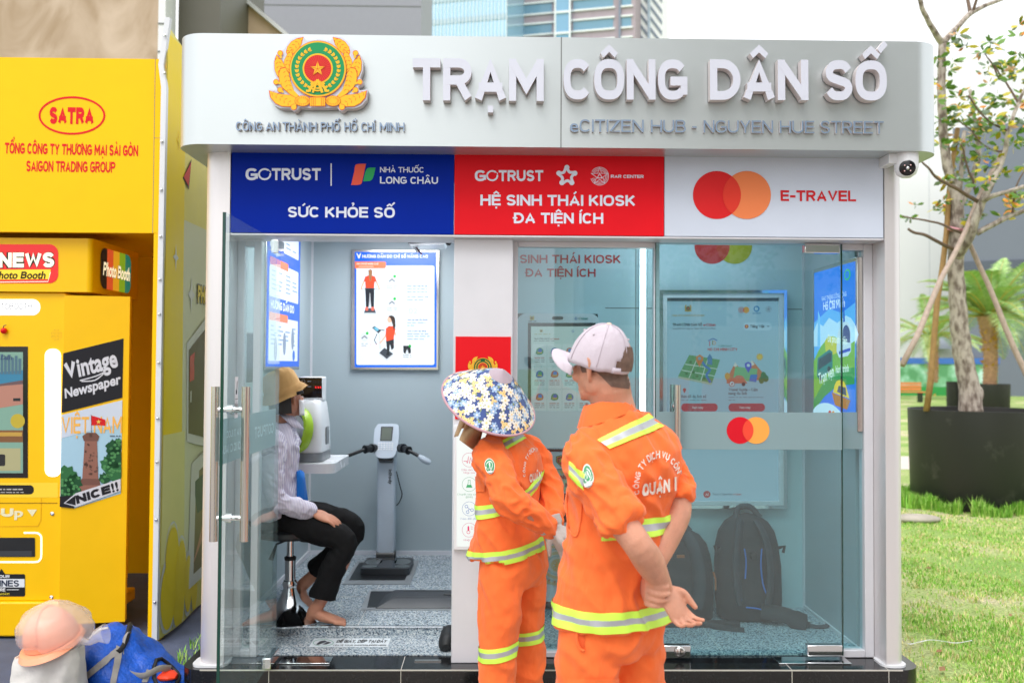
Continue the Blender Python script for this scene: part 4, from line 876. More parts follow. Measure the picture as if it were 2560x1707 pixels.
# ---- right room: service terminal in its recess
def crest_mini(q, cx, cy, h, lay, mats, plate=False):
    Y_, G_, R_ = mats
    for s_ in (-1, 1):
        q.poly([(cx+s_*a*h, cy+c_*h) for a, c_ in ((.1, .55), (.62, .5), (.55, .1), (.62, -.2), (.5, -.6), (.22, -.62), (.42, -.2), (.36, .2))], Y_, lay)
    q.ell(cx, cy, .42*h, .44*h, Y_, lay+1, 24); q.ell(cx, cy, .37*h, .38*h, G_, lay+2, 24); q.ell(cx, cy, .22*h, .23*h, R_, lay+3, 20); q.star(cx, cy, .15*h, Y_, lay+4); q.rect(cx-.3*h, cy+.42*h, cx+.3*h, cy+.58*h, Y_, lay+3)
def terminal():
    Y = YBR-.05; pl_ = front(Y); g = lambda x, y: P(x, y, Y=Y)
    t = thing('service_terminal', 'white self service terminal behind the window left of the lit tube', 'terminal', (g(1395, 1500).x, Y, ZP))
    # raised casing on the wall; a black sheet paints the shade of the gap
    a, c = P(1294, 771, Y=YBR-.002), P(1513, 1500, Y=YBR-.002)
    b = MB(); b.bx(a.x-.02, c.x, YBR-.012, YBR-.0005, ZP+.012, a.z, m_teal)
    ob = b.build('surround', t)
    b = MB(); b.bx(a.x, c.x-.05, YBR-.0135, YBR-.0122, ZP+.02, a.z-.03, M('gloss_black', (14, 15, 18), rough=.12, var=0)); b.build('painted_gap_shade', ob)
    x0, x1 = g(1293, 900).x, g(1498, 900).x; zt, zm = g(1400, 784).z, g(1400, 1122).z
    b = MB(); b.prism(rrect(x0, zm, x1, zt, (.05, .05, 0, 0), 8), pl_, -.04, .0, m_white2); cab = b.build('head_panel', t, bevel=.004)
    q = None; b = MB(); q = Ink(b, pl_)
    crest_mini(q, 1330, 795, 9, 0, (ink((232, 190, 50)), ink((60, 140, 80)), ink((210, 60, 50)))); q.scribble(1321, 1341, 804, 1.6, ink((40, 50, 90)), 0)
    q.rect(1380, 791, 1408, 799, ink((44, 48, 54)), 0, 4); q.ell(1388, 795, 1.6, 1.6, ink((90, 94, 100)), 1, 10); q.ell(1400, 795, 1.6, 1.6, ink((90, 94, 100)), 1, 10)
    q.ring(1440, 796, 3.6, 3.6, 1.3, ink((30, 120, 180)), 0, 16, 20, 330); q.rect(1438, 795.5, 1443.4, 796.6, ink((30, 120, 180)), 0); q.text('-Citizen', 1444, 1470, 799, 793, ink((30, 130, 120)), 0, .03)
    emblem(b, pl_, 1447, 1066, .115, .002, step=.0005); q.text('CÔNG AN THÀNH PHỐ', 1401, 1492, 1113, 1105.5, ink((222, 48, 46)), 0, .03)
    b.build('panel_print', cab)
    b = MB(); q = Ink(b, pl_); q.rect(1320, 807, 1489, 1031, M('gloss_black', (14, 15, 18), rough=.12, var=0), 0); L = lambda *c_, e=.26: lit(c_, e)
    q.rect(1327.5, 816, 1482, 1027, L(222, 232, 226), 2)
    crest_mini(q, 1353, 827, 6, 3, (L(190, 160, 60), L(70, 110, 70), L(160, 60, 50))); q.scribble(1336, 1376, 836, 1.4, L(190, 170, 90), 3); q.ring(1432, 828, 3, 3, 1, L(40, 120, 190), 3, 12)
    q.text('TRẠM CÔNG DÂN SỐ', 1335, 1374, 849, 845, L(70, 80, 80), 3, .03); q.text('e-Citizen', 1376, 1398, 849, 845, L(200, 70, 60), 3, .03); q.scribble(1335, 1386, 853, 1.5, L(130, 140, 140), 3, 1)
    cards = [((70, 160, 110), (60, 120, 200)), ((60, 130, 190), (110, 180, 120)), ((220, 120, 90), (90, 150, 220))]
    for r_ in range(3):
        for c_ in range(4):
            x, y = 1331+c_*37.5, 860+r_*57; ca, cb = cards[(r_+c_) % 3]
            q.rect(x, y, x+35, y+54, L(238, 242, 238), 3, 3); q.poly(spline([(x+8, y+24), (x+11, y+12), (x+20, y+9), (x+27, y+15), (x+26, y+24), (x+16, y+27), (x+8, y+24)], 3), L(*ca), 4); q.ell(x+19, y+16, 5, 5, L(*cb), 5, 14); q.rect(x+12, y+20, x+24, y+23, L(232, 196, 90), 6)
            for k in range(3): q.scribble(x+5, x+30, y+35+k*5, 1.8, L(*((200, 100, 90) if k == 0 else (150, 160, 158))), 4, k+r_*4+c_)
    b.build('screen', cab)
    # lower cabinet
    z0 = ZP+.012
    b = MB(); Yl = Y; b.bx(x0-.0, x1, Yl+.02, Yl+.05, z0, zm-.004, m_black); b.build('lower_back', t)
    b = MB(); pl2 = front(Y-.02); b.prism([pl2.loc(x, y) for x, y in ((1295, 1503), (1496, 1503), (1496, 1130), (1295, 1130))], pl2, -.05, 0, m_white2); low = b.build('lower_cabinet', t, bevel=.006)
    b = MB(); q = Ink(b, pl2)
    for k in range(40): q.rect(1300+k*4.8, 1122, 1303+k*4.8, 1127, m_dark, 0)
    shp = [(1390, 1140), (1403, 1137), (1416, 1140), (1416, 1154), (1403, 1167), (1390, 1154)]
    q.poly(shp, ink((46, 110, 60)), 0); q.poly([(1403+(x-1403)*.86, 1151+(y-1151)*.86) for x, y in shp], ink((240, 190, 60)), 1); q.poly([(1403+(x-1403)*.74, 1151+(y-1151)*.74) for x, y in shp], ink((206, 40, 40)), 2); q.star(1403, 1150, 8, ink((240, 190, 60)), 3)
    q.rect(1296, 1172, 1495, 1174, m_dark, 0); q.rect(1296, 1174, 1495, 1228, ink((216, 206, 178)), 0)
    for k in range(14): q.poly([(1300+k*14, 1176), (1307+k*14, 1186), (1314+k*14, 1176)], ink((228, 190, 120)), 1)
    q.text('CÔNG AN', 1383, 1440, 1197, 1187, ink((190, 44, 40)), 1, .04); q.text('ĐIỂM KHAI', 1370, 1450, 1216, 1206, ink((190, 44, 40)), 1, .04)
    q.rect(1330, 1232, 1480, 1305, m_black, 0); q.rect(1334, 1236, 1476, 1270, ink((120, 40, 24)), 1); q.rect(1300, 1312, 1490, 1326, ink((228, 230, 232)), 1); q.text('CÔNG AN', 1378, 1420, 1323, 1316, ink((30, 30, 34)), 2, .03)
    cx, cy = 1396, 1412
    q.rect(1297, 1345, 1494, 1455, ink((208, 214, 206)), 0)
    for i, r_ in enumerate((62, 52, 42, 31, 20)): q.ring(cx, cy, r_, r_*.82, 4 if i % 2 else 7, ink((214, 196, 150) if i % 2 == 0 else (170, 200, 196)), 1, 40)
    for k in range(22): a_ = R(k*360/22); q.poly([(cx+47*math.cos(a_), cy+38*math.sin(a_)), (cx+52*math.cos(a_+.1), cy+42*math.sin(a_+.1)), (cx+57*math.cos(a_), cy+46*math.sin(a_))], ink((206, 150, 90)), 2)
    q.star(cx, cy, 17, ink((222, 190, 120)), 2, r2=7, n=10); q.rect(1296, 1457, 1495, 1459, ink((150, 160, 160)), 0)
    b.build('cabinet_print', low)
terminal()
b = MB(); q = Ink(b, front(YBR)); rdw = ink((190, 30, 34)); q.text('HỆ', 1228, 1276, 658, 637, rdw, 0, .028); q.text('SINH THÁI KIOSK', 1300, 1552, 658, 637, rdw, 0, .028, 658.5); q.text('ĐA TIỆN ÍCH', 1312, 1489, 692, 671.5, rdw, 0, .028, 692.5)
two_discs(q, 1780, 1836, 616, 44, ink((196, 30, 40)), ink((176, 170, 30)), ink((196, 60, 40))); b.build('wall_lettering', bwr)
# ---- lit tube on the wall
def led_tube():
    g = P(1608, 617, Y=YBR-.02); z0 = P(1608, 1060, Y=YBR).z
    t = thing('light_tube', 'bright white lit tube standing upright between terminal and big touch screen', 'light', (g.x, YBR, z0))
    b = MB(); b.bx(g.x-.014, g.x+.014, YBR-.02, YBR-.001, z0, ZC-.03, lit((255, 255, 255), 5)); b.build('diffuser', t)
    b = MB(); b.bx(g.x-.02, g.x+.02, YBR-.012, YBR-.0003, z0-.01, ZC-.02, m_white); b.build('channel', t)
led_tube()
# ---- big touch screen
def touch_screen():
    Y = YBR-.06; pl_ = front(Y); g = lambda x, y: P(x, y, Y=Y)
    t = thing('touch_screen', 'large upright touch screen in a mirror steel frame behind the glass door', 'screen', (g(1808, 1270).x, Y, g(1808, 1270).z))
    def fr(x0, y0, x1, y1, wd, d0, d1, mat, nm):
        b = MB(); o_ = [pl_.loc(*p) for p in ((x0, y0), (x1, y0), (x1, y1), (x0, y1))]; i_ = [pl_.loc(*p) for p in ((x0+wd, y0+wd), (x1-wd, y0+wd), (x1-wd, y1-wd), (x0+wd, y1-wd))]
        b.prism(o_, pl_, d0, d1, mat, [i_]); return b.build(nm, t, bevel=.002)
    fr(1649, 725, 1968, 1271, 8, -.055, .0, m_chrome, 'steel_frame'); fr(1658, 734, 1960, 1263, 10, -.055, -.008, m_white2, 'inner_frame')
    b = MB(); pk = front(Y+.03); q = Ink(b, pk); L = lambda *c_, e=.28: lit(c_, e)
    q.rect(1655, 730, 1964, 1268, L(176, 206, 222), 0); q.rect(1668, 745, 1947, 753, L(60, 70, 80), 1)
    crest_mini(q, 1720, 771, 14, 1, (L(190, 150, 50), L(70, 110, 80), L(180, 50, 50))); q.text('CÔNG AN THÀNH PHỐ HỒ CHÍ MINH', 1679, 1761, 791, 786.5, L(180, 150, 60), 1, .02)
    two_discs(q, 1853, 1865, 775, 8, L(210, 40, 40), L(230, 160, 60), L(220, 90, 50)); q.ring(1891, 772, 7.5, 7.5, 3, L(30, 130, 190), 1); q.text('GOTRUST', 1881, 1902, 785, 781, L(30, 120, 170), 1, .03); q.ring(1921, 773, 7.5, 7.5, 1.2, L(150, 160, 170), 1); q.star(1921, 773, 7, L(150, 160, 170), 2)
    q.text('TRẠM CÔNG DÂN SỐ', 1681, 1755, 815, 808, L(40, 46, 54), 1, .04); q.text('e-Citizen', 1758, 1789, 815, 808, L(190, 50, 56), 1, .04); q.text('Sáng kiến bởi Công An Thành Phố Hồ Chí Minh', 1681, 1788, 823, 818.6, L(70, 90, 110), 1, .015)
    q.rect(1858, 806, 1929, 826, L(196, 222, 238), 1, 9); q.ell(1866, 816, 5, 5, L(200, 50, 44), 2, 16); q.star(1866, 816, 3.4, L(240, 200, 70), 3); q.text('Tiếng Việt', 1875, 1911, 819, 812, L(50, 60, 70), 2, .03); q.line([(1917, 814), (1920, 817), (1923, 814)], 1.2, L(60, 70, 80), 2)
    q.line([(1770, 852), (1782, 846), (1793, 851)], 2.2, L(40, 90, 180), 1); q.line([(1774, 853), (1774, 865)], 2, L(220, 60, 80), 1); q.line([(1781, 851), (1781, 862)], 2, L(60, 140, 90), 1); q.ring(1785, 857, 4, 5, 1.4, L(230, 140, 50), 1); q.text('Vibrant', 1793, 1828, 867, 861, L(50, 130, 120), 1, .005, shear=.5)
    q.text('HO CHI MINH CITY', 1769, 1843, 877, 869.5, L(200, 50, 60), 1, .04)
    # map tile
    q.poly([(1723, 887), (1800, 899), (1780, 957), (1695, 940)], L(96, 160, 96), 1); q.poly([(1695, 940), (1780, 957), (1778, 962), (1695, 945)], L(190, 196, 170), 1)
    for (p0, p1) in (((1712, 910), (1792, 922)), ((1704, 925), (1786, 940)), ((1745, 890), (1722, 945)), ((1770, 895), (1752, 951))): q.line([p0, p1], 2, L(222, 226, 214), 2)
    q.line(spline([(1752, 898), (1762, 914), (1774, 924), (1766, 938), (1776, 956)], 4), 6, L(50, 120, 190), 3); q.poly([(1768, 893), (1774, 884), (1780, 893), (1780, 912), (1768, 910)], L(70, 130, 180), 4); q.poly([(1739, 892), (1749, 886), (1758, 892), (1757, 902), (1748, 917), (1740, 902)], L(226, 130, 60), 4); q.ell(1748, 896, 4, 4, L(120, 170, 190), 5, 12)
    for (x, y) in ((1726, 905), (1733, 930), (1716, 934), (1742, 940), (1760, 945)): q.ell(x, y, 4, 3.4, L(50, 120, 56), 4, 10)
    # camp tile
    q.poly([(1815, 950), (1838, 905), (1860, 940), (1880, 900), (1922, 950)], L(224, 120, 70), 1); q.poly([(1838, 905), (1843, 914), (1838, 918), (1833, 914)], L(244, 230, 220), 2); q.poly([(1880, 900), (1886, 911), (1880, 914), (1873, 911)], L(244, 230, 220), 2); q.poly([(1838, 916), (1893, 922), (1890, 955), (1832, 948)], L(130, 190, 130), 3); q.poly([(1876, 936), (1893, 936), (1890, 955), (1872, 952)], L(60, 120, 210), 4)
    q.poly([(1861, 908), (1870, 904), (1878, 908), (1878, 918), (1870, 932), (1862, 918)], L(90, 90, 210), 5); q.ell(1870, 913, 4, 4, L(220, 230, 240), 6, 12); q.star(1899, 892, 10, L(236, 180, 50), 1, r2=6.6, n=9); q.ell(1899, 892, 6, 6, L(244, 200, 70), 2, 14)
    q.poly(spline([(1816, 958), (1818, 948), (1834, 944), (1842, 938), (1856, 940), (1862, 950), (1868, 958)], 3), L(226, 120, 90), 5); q.ell(1828, 960, 5, 5, L(90, 60, 60), 6, 12); q.ell(1858, 960, 5, 5, L(90, 60, 60), 6, 12)
    for (x, y) in ((1818, 940), (1908, 938), (1914, 946), (1903, 950)): q.ell(x, y, 7, 9, L(60, 120, 60) if x > 1850 else L(240, 160, 50), 4, 12)
    q.ell(1829, 959, 7.5, 7.5, L(190, 60, 60), 7, 20); q.ell(1829, 959, 6, 6, L(226, 232, 236), 8, 20); q.poly([(1826, 962), (1828, 957), (1832, 956), (1830, 961)], L(190, 60, 60), 9)
    q.ell(1711, 974, 4, 4.4, L(200, 80, 80), 1, 12); q.poly([(1707.4, 976), (1714.6, 976), (1711, 983)], L(200, 80, 80), 1)
    dk = L(100, 108, 120); q.text('Bản đồ du lịch số', 1703, 1766, 994, 987, dk, 1, .03); q.scribble(1703, 1766, 1001, 2.4, L(140, 160, 176), 1)
    q.text('Travel Guide - Cẩm', 1821, 1894, 977, 970, dk, 1, .03); q.text('nang du lịch', 1821, 1867, 986, 979, dk, 1, .03); q.scribble(1821, 1908, 994, 2.4, L(140, 160, 176), 1, 3); q.scribble(1821, 1840, 1001, 2.4, L(140, 160, 176), 1, 4)
    for x in (1703, 1821): q.rect(x, 1008, x+91, 1028, L(206, 70, 84), 1, 9); q.text('Xem ngay', x+27, x+55, 1021, 1015, L(240, 220, 224), 2, .02)
    q.ell(1767, 1235, 9, 9, L(190, 60, 64), 1); q.text('AI', 1763, 1771, 1238, 1232, L(240, 220, 224), 2, .03); q.text('Trợ Lý AI Thông Minh', 1781, 1830, 1237, 1232, L(60, 80, 100), 1, .02); q.text('e-Citizen', 1832, 1853, 1237, 1232, L(190, 70, 80), 1, .02)
    b.build('display', t)
touch_screen()
# ---- lit travel poster on the right wall
def travel_poster():
    X = WR-.03; pl_ = Plane((X, 0, 0), (0, -1, 0), (0, 0, 1))
    y0, y1 = P(2036, 850, X=X).y, P(2139, 850, X=X).y; ztop = P(2139, 653, X=X).z; z0 = 1.32
    t = thing('light_box_poster', 'tall lit blue poster of a train, bus and boat on the right side wall', 'poster', (WR, (y0+y1)/2, z0))
    b = MB(); b.bx(X+.0005, WR, y1-.02, y0+.02, z0-.02, ztop+.02, m_satin); b.build('frame', t, bevel=.003)
    b = MB(); q = Ink(b, pl_, base=.001); L = lambda *c_, e=.66: lit(c_, e)
    U = -y0; W_ = y0-y1; H_ = ztop-z0
    S_ = lambda pts, m, l: b.sheet([(U+W_*a, z0+H_*c) for a, c in pts], pl_, .001*(l+1), m)
    S_([(0, 0), (1, 0), (1, 1), (0, 1)], L(16, 120, 232), 0); S_([(0, .42), (1, .42), (1, .75), (.7, .70), (.4, .74), (0, .66)], L(90, 176, 244), 1); S_(spline([(0, .60), (.1, .66), (.25, .63), (.4, .68), (.6, .64), (.8, .68), (1, .62), (1, .5), (0, .5)], 2), L(190, 224, 250), 2)
    put_text(b, pl_, 'GIAO THÔNG CÔNG CỘNG', (U+.22*W_, z0+.80*H_), (U+.82*W_, z0+.80*H_), .022, .004, L(236, 246, 255), .0); put_text(b, pl_, 'Hồ Chí Minh', (U+.26*W_, z0+.735*H_), (U+.78*W_, z0+.735*H_), .044, .004, L(244, 250, 255), .01); put_text(b, pl_, 'Thành phố', (U+.4*W_, z0+.775*H_), (U+.66*W_, z0+.775*H_), .018, .004, L(236, 246, 255), 0, shear=.3)
    S_([(.74, .52), (.745, .8), (.755, .8), (.80, .56)], L(20, 80, 190), 3); S_([(.10, .5), (.12, .74), (.17, .70), (.18, .5)], L(120, 190, 240), 3); S_(circ(.84, .93, .07, .035, 24), L(60, 190, 90), 3); S_(circ(.84, .93, .05, .025, 24), L(20, 130, 226), 4)
    S_(spline([(.0, .40), (.2, .5), (.5, .56), (.8, .5), (1, .52)], 3)+[(1, .30), (.6, .34), (.3, .26), (0, .14)], L(120, 176, 50), 3); S_(spline([(.3, .53), (.4, .56), (.6, .54), (.7, .48), (.5, .44), (.34, .45), (.3, .53)], 3), L(206, 196, 40), 4)
    S_(spline([(0, .13), (.3, .27), (.6, .34), (1, .36)], 3)+[(1, .26), (.6, .24), (.3, .17), (0, .06)], L(40, 150, 70), 5)
    # train
    S_(spline([(.6, .46), (.62, .56), (.72, .63), (.84, .64), (.92, .60), (.93, .46)], 3)+[(.86, .43), (.66, .42)], L(206, 220, 236), 6); S_(spline([(.75, .52), (.76, .60), (.84, .62), (.91, .58), (.91, .51)], 3), L(60, 70, 130), 7); S_([(.66, .44), (.92, .46), (.92, .48), (.66, .46)], L(40, 70, 190), 7)
    # bus
    S_([(.1, .3), (.12, .42), (.42, .475), (.5, .46), (.5, .36), (.2, .27)], L(20, 120, 116), 6); S_([(.14, .34), (.15, .41), (.42, .455), (.48, .45), (.48, .40)], L(30, 50, 66), 7); S_(circ(.2, .29, .04, .022, 14), L(24, 28, 34), 8); S_(circ(.42, .345, .04, .022, 14), L(24, 28, 34), 8)
    # boat
    S_([(.48, .2), (.92, .16), (.84, .1), (.56, .12)], L(190, 120, 40), 7); S_(spline([(.52, .20), (.6, .27), (.78, .27), (.9, .17)], 3), L(244, 206, 50), 8); S_([(.62, .205), (.66, .245), (.82, .235), (.84, .185)], L(60, 90, 110), 9)
    S_(spline([(0, -.0), (0, .07), (.2, .12), (.5, .12), (.8, .05), (1, -.04)], 3)[:-1]+[(.98, 0)], L(206, 232, 246), 6)
    for (tx, a, c_, z, z2, h) in (('Đa phương tiện', .4, .86, .525, .50, .04), ('Trọn vẹn', .18, .56, .245, .305, .06), ('hành trình', .6, .9, .325, .335, .036)): put_text(b, pl_, tx, (U+a*W_, z0+z*H_), (U+c_*W_, z0+z2*H_), h, .0115, L(238, 246, 236), .02)
    q2 = lambda x, y, r_, m, l: b.sheet(circ(U+x*W_, z0+y*H_, r_, r_, 20), pl_, .001*(l+1), m)
    q2(.44, .045, .03, L(220, 50, 40), 8); q2(.53, .045, .03, L(244, 160, 50), 9); b.build('lit_sheet', t)
travel_poster()
# ---- backpacks on the floor
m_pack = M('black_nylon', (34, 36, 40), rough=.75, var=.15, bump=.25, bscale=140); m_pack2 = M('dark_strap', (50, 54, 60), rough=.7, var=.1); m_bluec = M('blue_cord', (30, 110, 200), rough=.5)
def backpack(cx, cy, wd, ht, dp, label, lean, big):
    z0 = ZP+.012; t = thing('backpack', label, 'backpack', (cx, cy, z0), group='backpacks on the kiosk floor')
    f = lambda x, z, y=0: Vector((cx+x*wd, cy+y*dp+lean*z, z0+z*ht))
    rows = []
    for z, sx, sy in ((.0, .40, .40), (.03, .47, .5), (.2, .5, .5), (.5, .5, .46), (.7, .47, .42), (.83, .42, .36), (.92, .33, .28), (.975, .2, .18), (1.0, .05, .05)):
        rows.append([f(sx*math.copysign(abs(math.cos(2*math.pi*j/28))**.75, math.cos(2*math.pi*j/28))+.012*noise.noise(Vector((j*.7, z*9, cx))), z, sy*math.copysign(abs(math.sin(2*math.pi*j/28))**.75, math.sin(2*math.pi*j/28))) for j in range(28)])
    b = MB(); b.grid(rows, m_pack, True); body = b.build('body', t, sharp=80)
    y = -.52
    b = MB()
    for s_ in (-1, 1): b.tube(spline([f(s_*.12, .93, -.26), f(s_*.2, .8, -.5), f(s_*.25, .55, -.56), f(s_*.24, .32, -.58), f(s_*.2, .18, -.55)], 5), [.036]*21, m_pack2, 10, flat=.45)
    b.build('shoulder_strap', t)
    b = MB(); b.tube(spline([f(-.17, .95, -.1), f(-.12, 1.05, -.05), f(.06, 1.06, -.05), f(.2, .96, -.1)], 5), .017, m_pack2, 10); b.build('grab_handle', t)
    if big:
        b = MB()
        for s_, pts in ((-1, [(-.13, .7), (-.11, .58), (-.13, .42)]), (1, [(.13, .7), (.11, .55), (.13, .38), (.18, .28)])): b.tube(spline([f(a, c_, -.6) for a, c_ in pts], 5), .004, m_bluec, 6)
        b.tube(spline([f(-.12, .15, -.54), f(.06, .14, -.56), f(.18, .11, -.55)], 4), .004, m_bluec, 6); b.build('blue_cord', t)
        b = MB(); b.bx(*[c_ for c_ in (f(-.045, .62, -.62).x, f(.045, .62).x)], f(0, .62, -.6).y-.012, f(0, .62, -.5).y, f(0, .6).z, f(0, .66).z, m_rubber); b.build('buckle', t, bevel=.004)
        b = MB(); b.grid([[f(s_, z, -.54+.04*math.sin(3*z)) for s_ in (-.14, -.05, .05, .14)] for z in (.32, .4, .5, .6, .7, .8)], m_pack); b.build('back_padding', t)
        b = MB(); e = f(.38, .16, -.5)
        b.tube(spline([f(.1, .12, -.55), f(.4, .1, -.7), f(.62, .05, -.9), f(.74, .03, -.95)], 5), [.05]*8+[.06]*5+[.02]*3, m_pack, 10, flat=.5); b.tube(spline([f(.72, .03, -.95), f(.86, .02, -1.0), f(.97, .025, -.98), f(1.0, .035, -.95)], 4), .012, m_pack2, 8, flat=.5); b.build('waist_belt', t)
        b = MB(); b.bx(f(-.25, 0).x, f(-.2, 0).x, f(0, .2, -.62).y-.004, f(0, .2, -.6).y, f(0, .215).z, f(0, .235).z, ink((40, 110, 190))); b.build('brand_tab', t)
        for s_ in (-1, 1):
            b = MB(); b.tube([f(s_*.46, .68, -.2), f(s_*.53, .7, -.3), f(s_*.5, .64, -.3)], .009, m_rubber, 8); b.build('side_buckle', t)
    else:
        b = MB(); org = ink((176, 100, 60)); pl_ = front(f(0, .6, -.56).y-.01); b.bx(f(-.04, 0).x, f(.06, 0).x, pl_.o.y, pl_.o.y+.012, f(0, .72).z, f(0, .75).z, org); b.build('leather_tab', t)
        b = MB(); b.tube([f(.46, .55, -.4), f(.48, .48, -.45), f(.48, .36, -.45)], .009, org, 8, flat=.4); b.build('zip_pull', t)
        b = MB(); b.tube(spline([f(.2, .06, -.55), f(.4, .03, -.8), f(.62, -.0+.012, -1.0), f(.75, .01, -1.05)], 5), .022, m_pack, 8, flat=.4); b.build('waist_belt', t)
c = P(1875, 1490, Y=5.15); backpack(P(1874, 1400, Y=5.15).x, 5.17, .37, .575, .22, 'black backpack with blue cords and a trailing belt behind the glass door', .06, True)
backpack(P(1690, 1400, Y=5.15).x, 5.15, .42, .5, .24, 'black backpack with orange tabs and side buckle, left of the one with blue cords', .05, False)
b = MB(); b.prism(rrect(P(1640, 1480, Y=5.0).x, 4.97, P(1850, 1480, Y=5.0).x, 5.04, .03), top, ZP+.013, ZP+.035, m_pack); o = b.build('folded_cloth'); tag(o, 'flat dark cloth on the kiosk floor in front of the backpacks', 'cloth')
# ---- boards on the column
def column_boards():
    Y = 4.42; pl_ = front(Y-.006)
    b = MB(); a, c = pl_.loc(1139, 841), pl_.loc(1276, 1048); b.bx(a[0], c[0], Y-.006, Y-.0005, c[1], a[1], ink((222, 14, 28))); emblem(b, pl_, 1207, 918, .105, .003, step=.0006, colors=(ink((240, 186, 60)), ink((200, 130, 40)), ink((30, 90, 50)), ink((200, 40, 40)), m_white)); o = b.build('red_board')
    tag(o, 'red board with a gold wreath crest, half hidden behind the conical hat', 'board')
    t = thing('health_light_box', 'pale lit panel with round health icons low on the white column', 'light box', P(1205, 1372, Y=Y))
    b = MB(); a, c = pl_.loc(1136, 1062), pl_.loc(1281, 1373); b.bx(a[0], c[0], Y-.02, Y-.0005, c[1], a[1], m_white2); b.build('frame', t, bevel=.003)
    b = MB(); p2 = front(Y-.02); q = Ink(b, p2); L = lambda *c_, e=.5: lit(c_, e); a = 0
    q.rect(1142, 1069, 1275, 1366, L(236, 244, 242), 0)
    for i, (cy, col_, tx) in enumerate(((1083, (80, 150, 210), ('',)), (1149, (226, 60, 110), ('Điện tâm đồ', 'Nhịp tim')), (1210, (70, 170, 110), ('Chuyển hóa cơ bản', '(BMR)')), (1271, (70, 110, 190), ('Trao đổi chất',)), (1324, (226, 60, 110), ('Nhiệt độ',)))):
        m_ = L(*col_); cx = 1173; q.ring(cx, cy, 18, 18, .9, L(*[int(200*.5+x*.5) for x in col_]), 1)
        for k, s_ in enumerate(tx):
            if s_: wd = len(s_)*1.75; q.text(s_, cx-wd, cx+wd, cy+27+k*7, cy+22.4+k*7, L(*[int(190*.5+x*.5) for x in col_]), 1, .0)
        if i == 1: q.line([(cx-14, cy+3), (cx-7, cy+3), (cx-5, cy+8), (cx-2, cy-9), (cx+1, cy+9), (cx+4, cy-6), (cx+6, cy+3), (cx+14, cy+3)], 1.3, m_, 2)
        elif i == 2: q.poly([(cx-3, cy-11), (cx+3, cy-11), (cx+3, cy-3), (cx+8, cy+8), (cx-8, cy+8), (cx-3, cy-3)], m_, 2, [[(cx-2, cy-10), (cx+2, cy-10), (cx+2, cy-2.6), (cx+4, cy+1), (cx-4, cy+1), (cx-2, cy-2.6)]])
        elif i == 3:
            for (dx, dy) in ((-7, -6), (7, 3), (-4, 8)): q.ring(cx+dx, cy+dy, 4, 4, 1, m_, 2, 16); q.line([(cx, cy), (cx+dx*.6, cy+dy*.6)], 1, m_, 2)
        elif i == 4: q.ring(cx-2, cy+5, 4.6, 4.6, 1.2, m_, 2, 16); q.rect(cx-4, cy-10, cx, cy+2, m_, 2, 1.8); q.line([(cx+4, cy-8), (cx+9, cy-8)], 1, m_, 2); q.line([(cx+4, cy-3), (cx+9, cy-3)], 1, m_, 2)
        else: q.ell(cx, cy, 10, 9, m_, 2, 20)
    b.build('lit_sheet', t)
column_boards()
# ---- security camera under the canopy
def cctv():
    Y = 4.27; g = lambda x, y, yy=Y: P(x, y, Y=yy)
    t = thing('security_camera', 'white dome security camera with a black lens on the right pillar under the canopy', 'security camera', g(2265, 370))
    b = MB(); a, c = g(2218, 385), g(2240, 411); b.bx(a.x, c.x, Y-.02, 4.37, c.z, a.z, m_white2); b.build('bracket', t, bevel=.004)
    cc = g(2265.5, 400); hw = (g(2294, 400).x-g(2236, 400).x)/2; zt = g(2265, 368).z; zb = g(2265, 445).z
    b = MB(); b.lathe([(hw*.9, zt-cc.z), (hw, zt-cc.z-.006), (hw, .0), (hw*.97, (zb-cc.z)*.45), (hw*.8, (zb-cc.z)*.8), (hw*.4, (zb-cc.z)*.98), (.0005, zb-cc.z)], cc, m_white2, n=36); b.lathe([(.0005, zt-cc.z), (hw*.9, zt-cc.z)], cc, m_white2, n=36); b.build('body', t)
    b = MB(); d = Vector((-.30, -.92, -.25)).normalized(); e = cc+Vector((0, 0, (zb-cc.z)*.42)); b.lathe([(.037, .0), (.036, hw*.93), (.030, hw*1.02), (.0005, hw*1.06)], e, M('gloss_black', (14, 15, 18), rough=.12, var=0), d, 28); ln = b.build('lens', t)
    b = MB(); r_ = Vector((0, 0, 1)).cross(d).normalized(); u_ = d.cross(r_)
    for k in range(4): a_ = R(45+90*k); b.ball(e+d*hw*1.03+r_*.018*math.cos(a_)+u_*.018*math.sin(a_), .0035, ink((230, 190, 190)), 8, 6)
    b.ball(e+d*hw*1.05, .009, m_chrome, 10, 6); b.build('led', ln)
cctv()
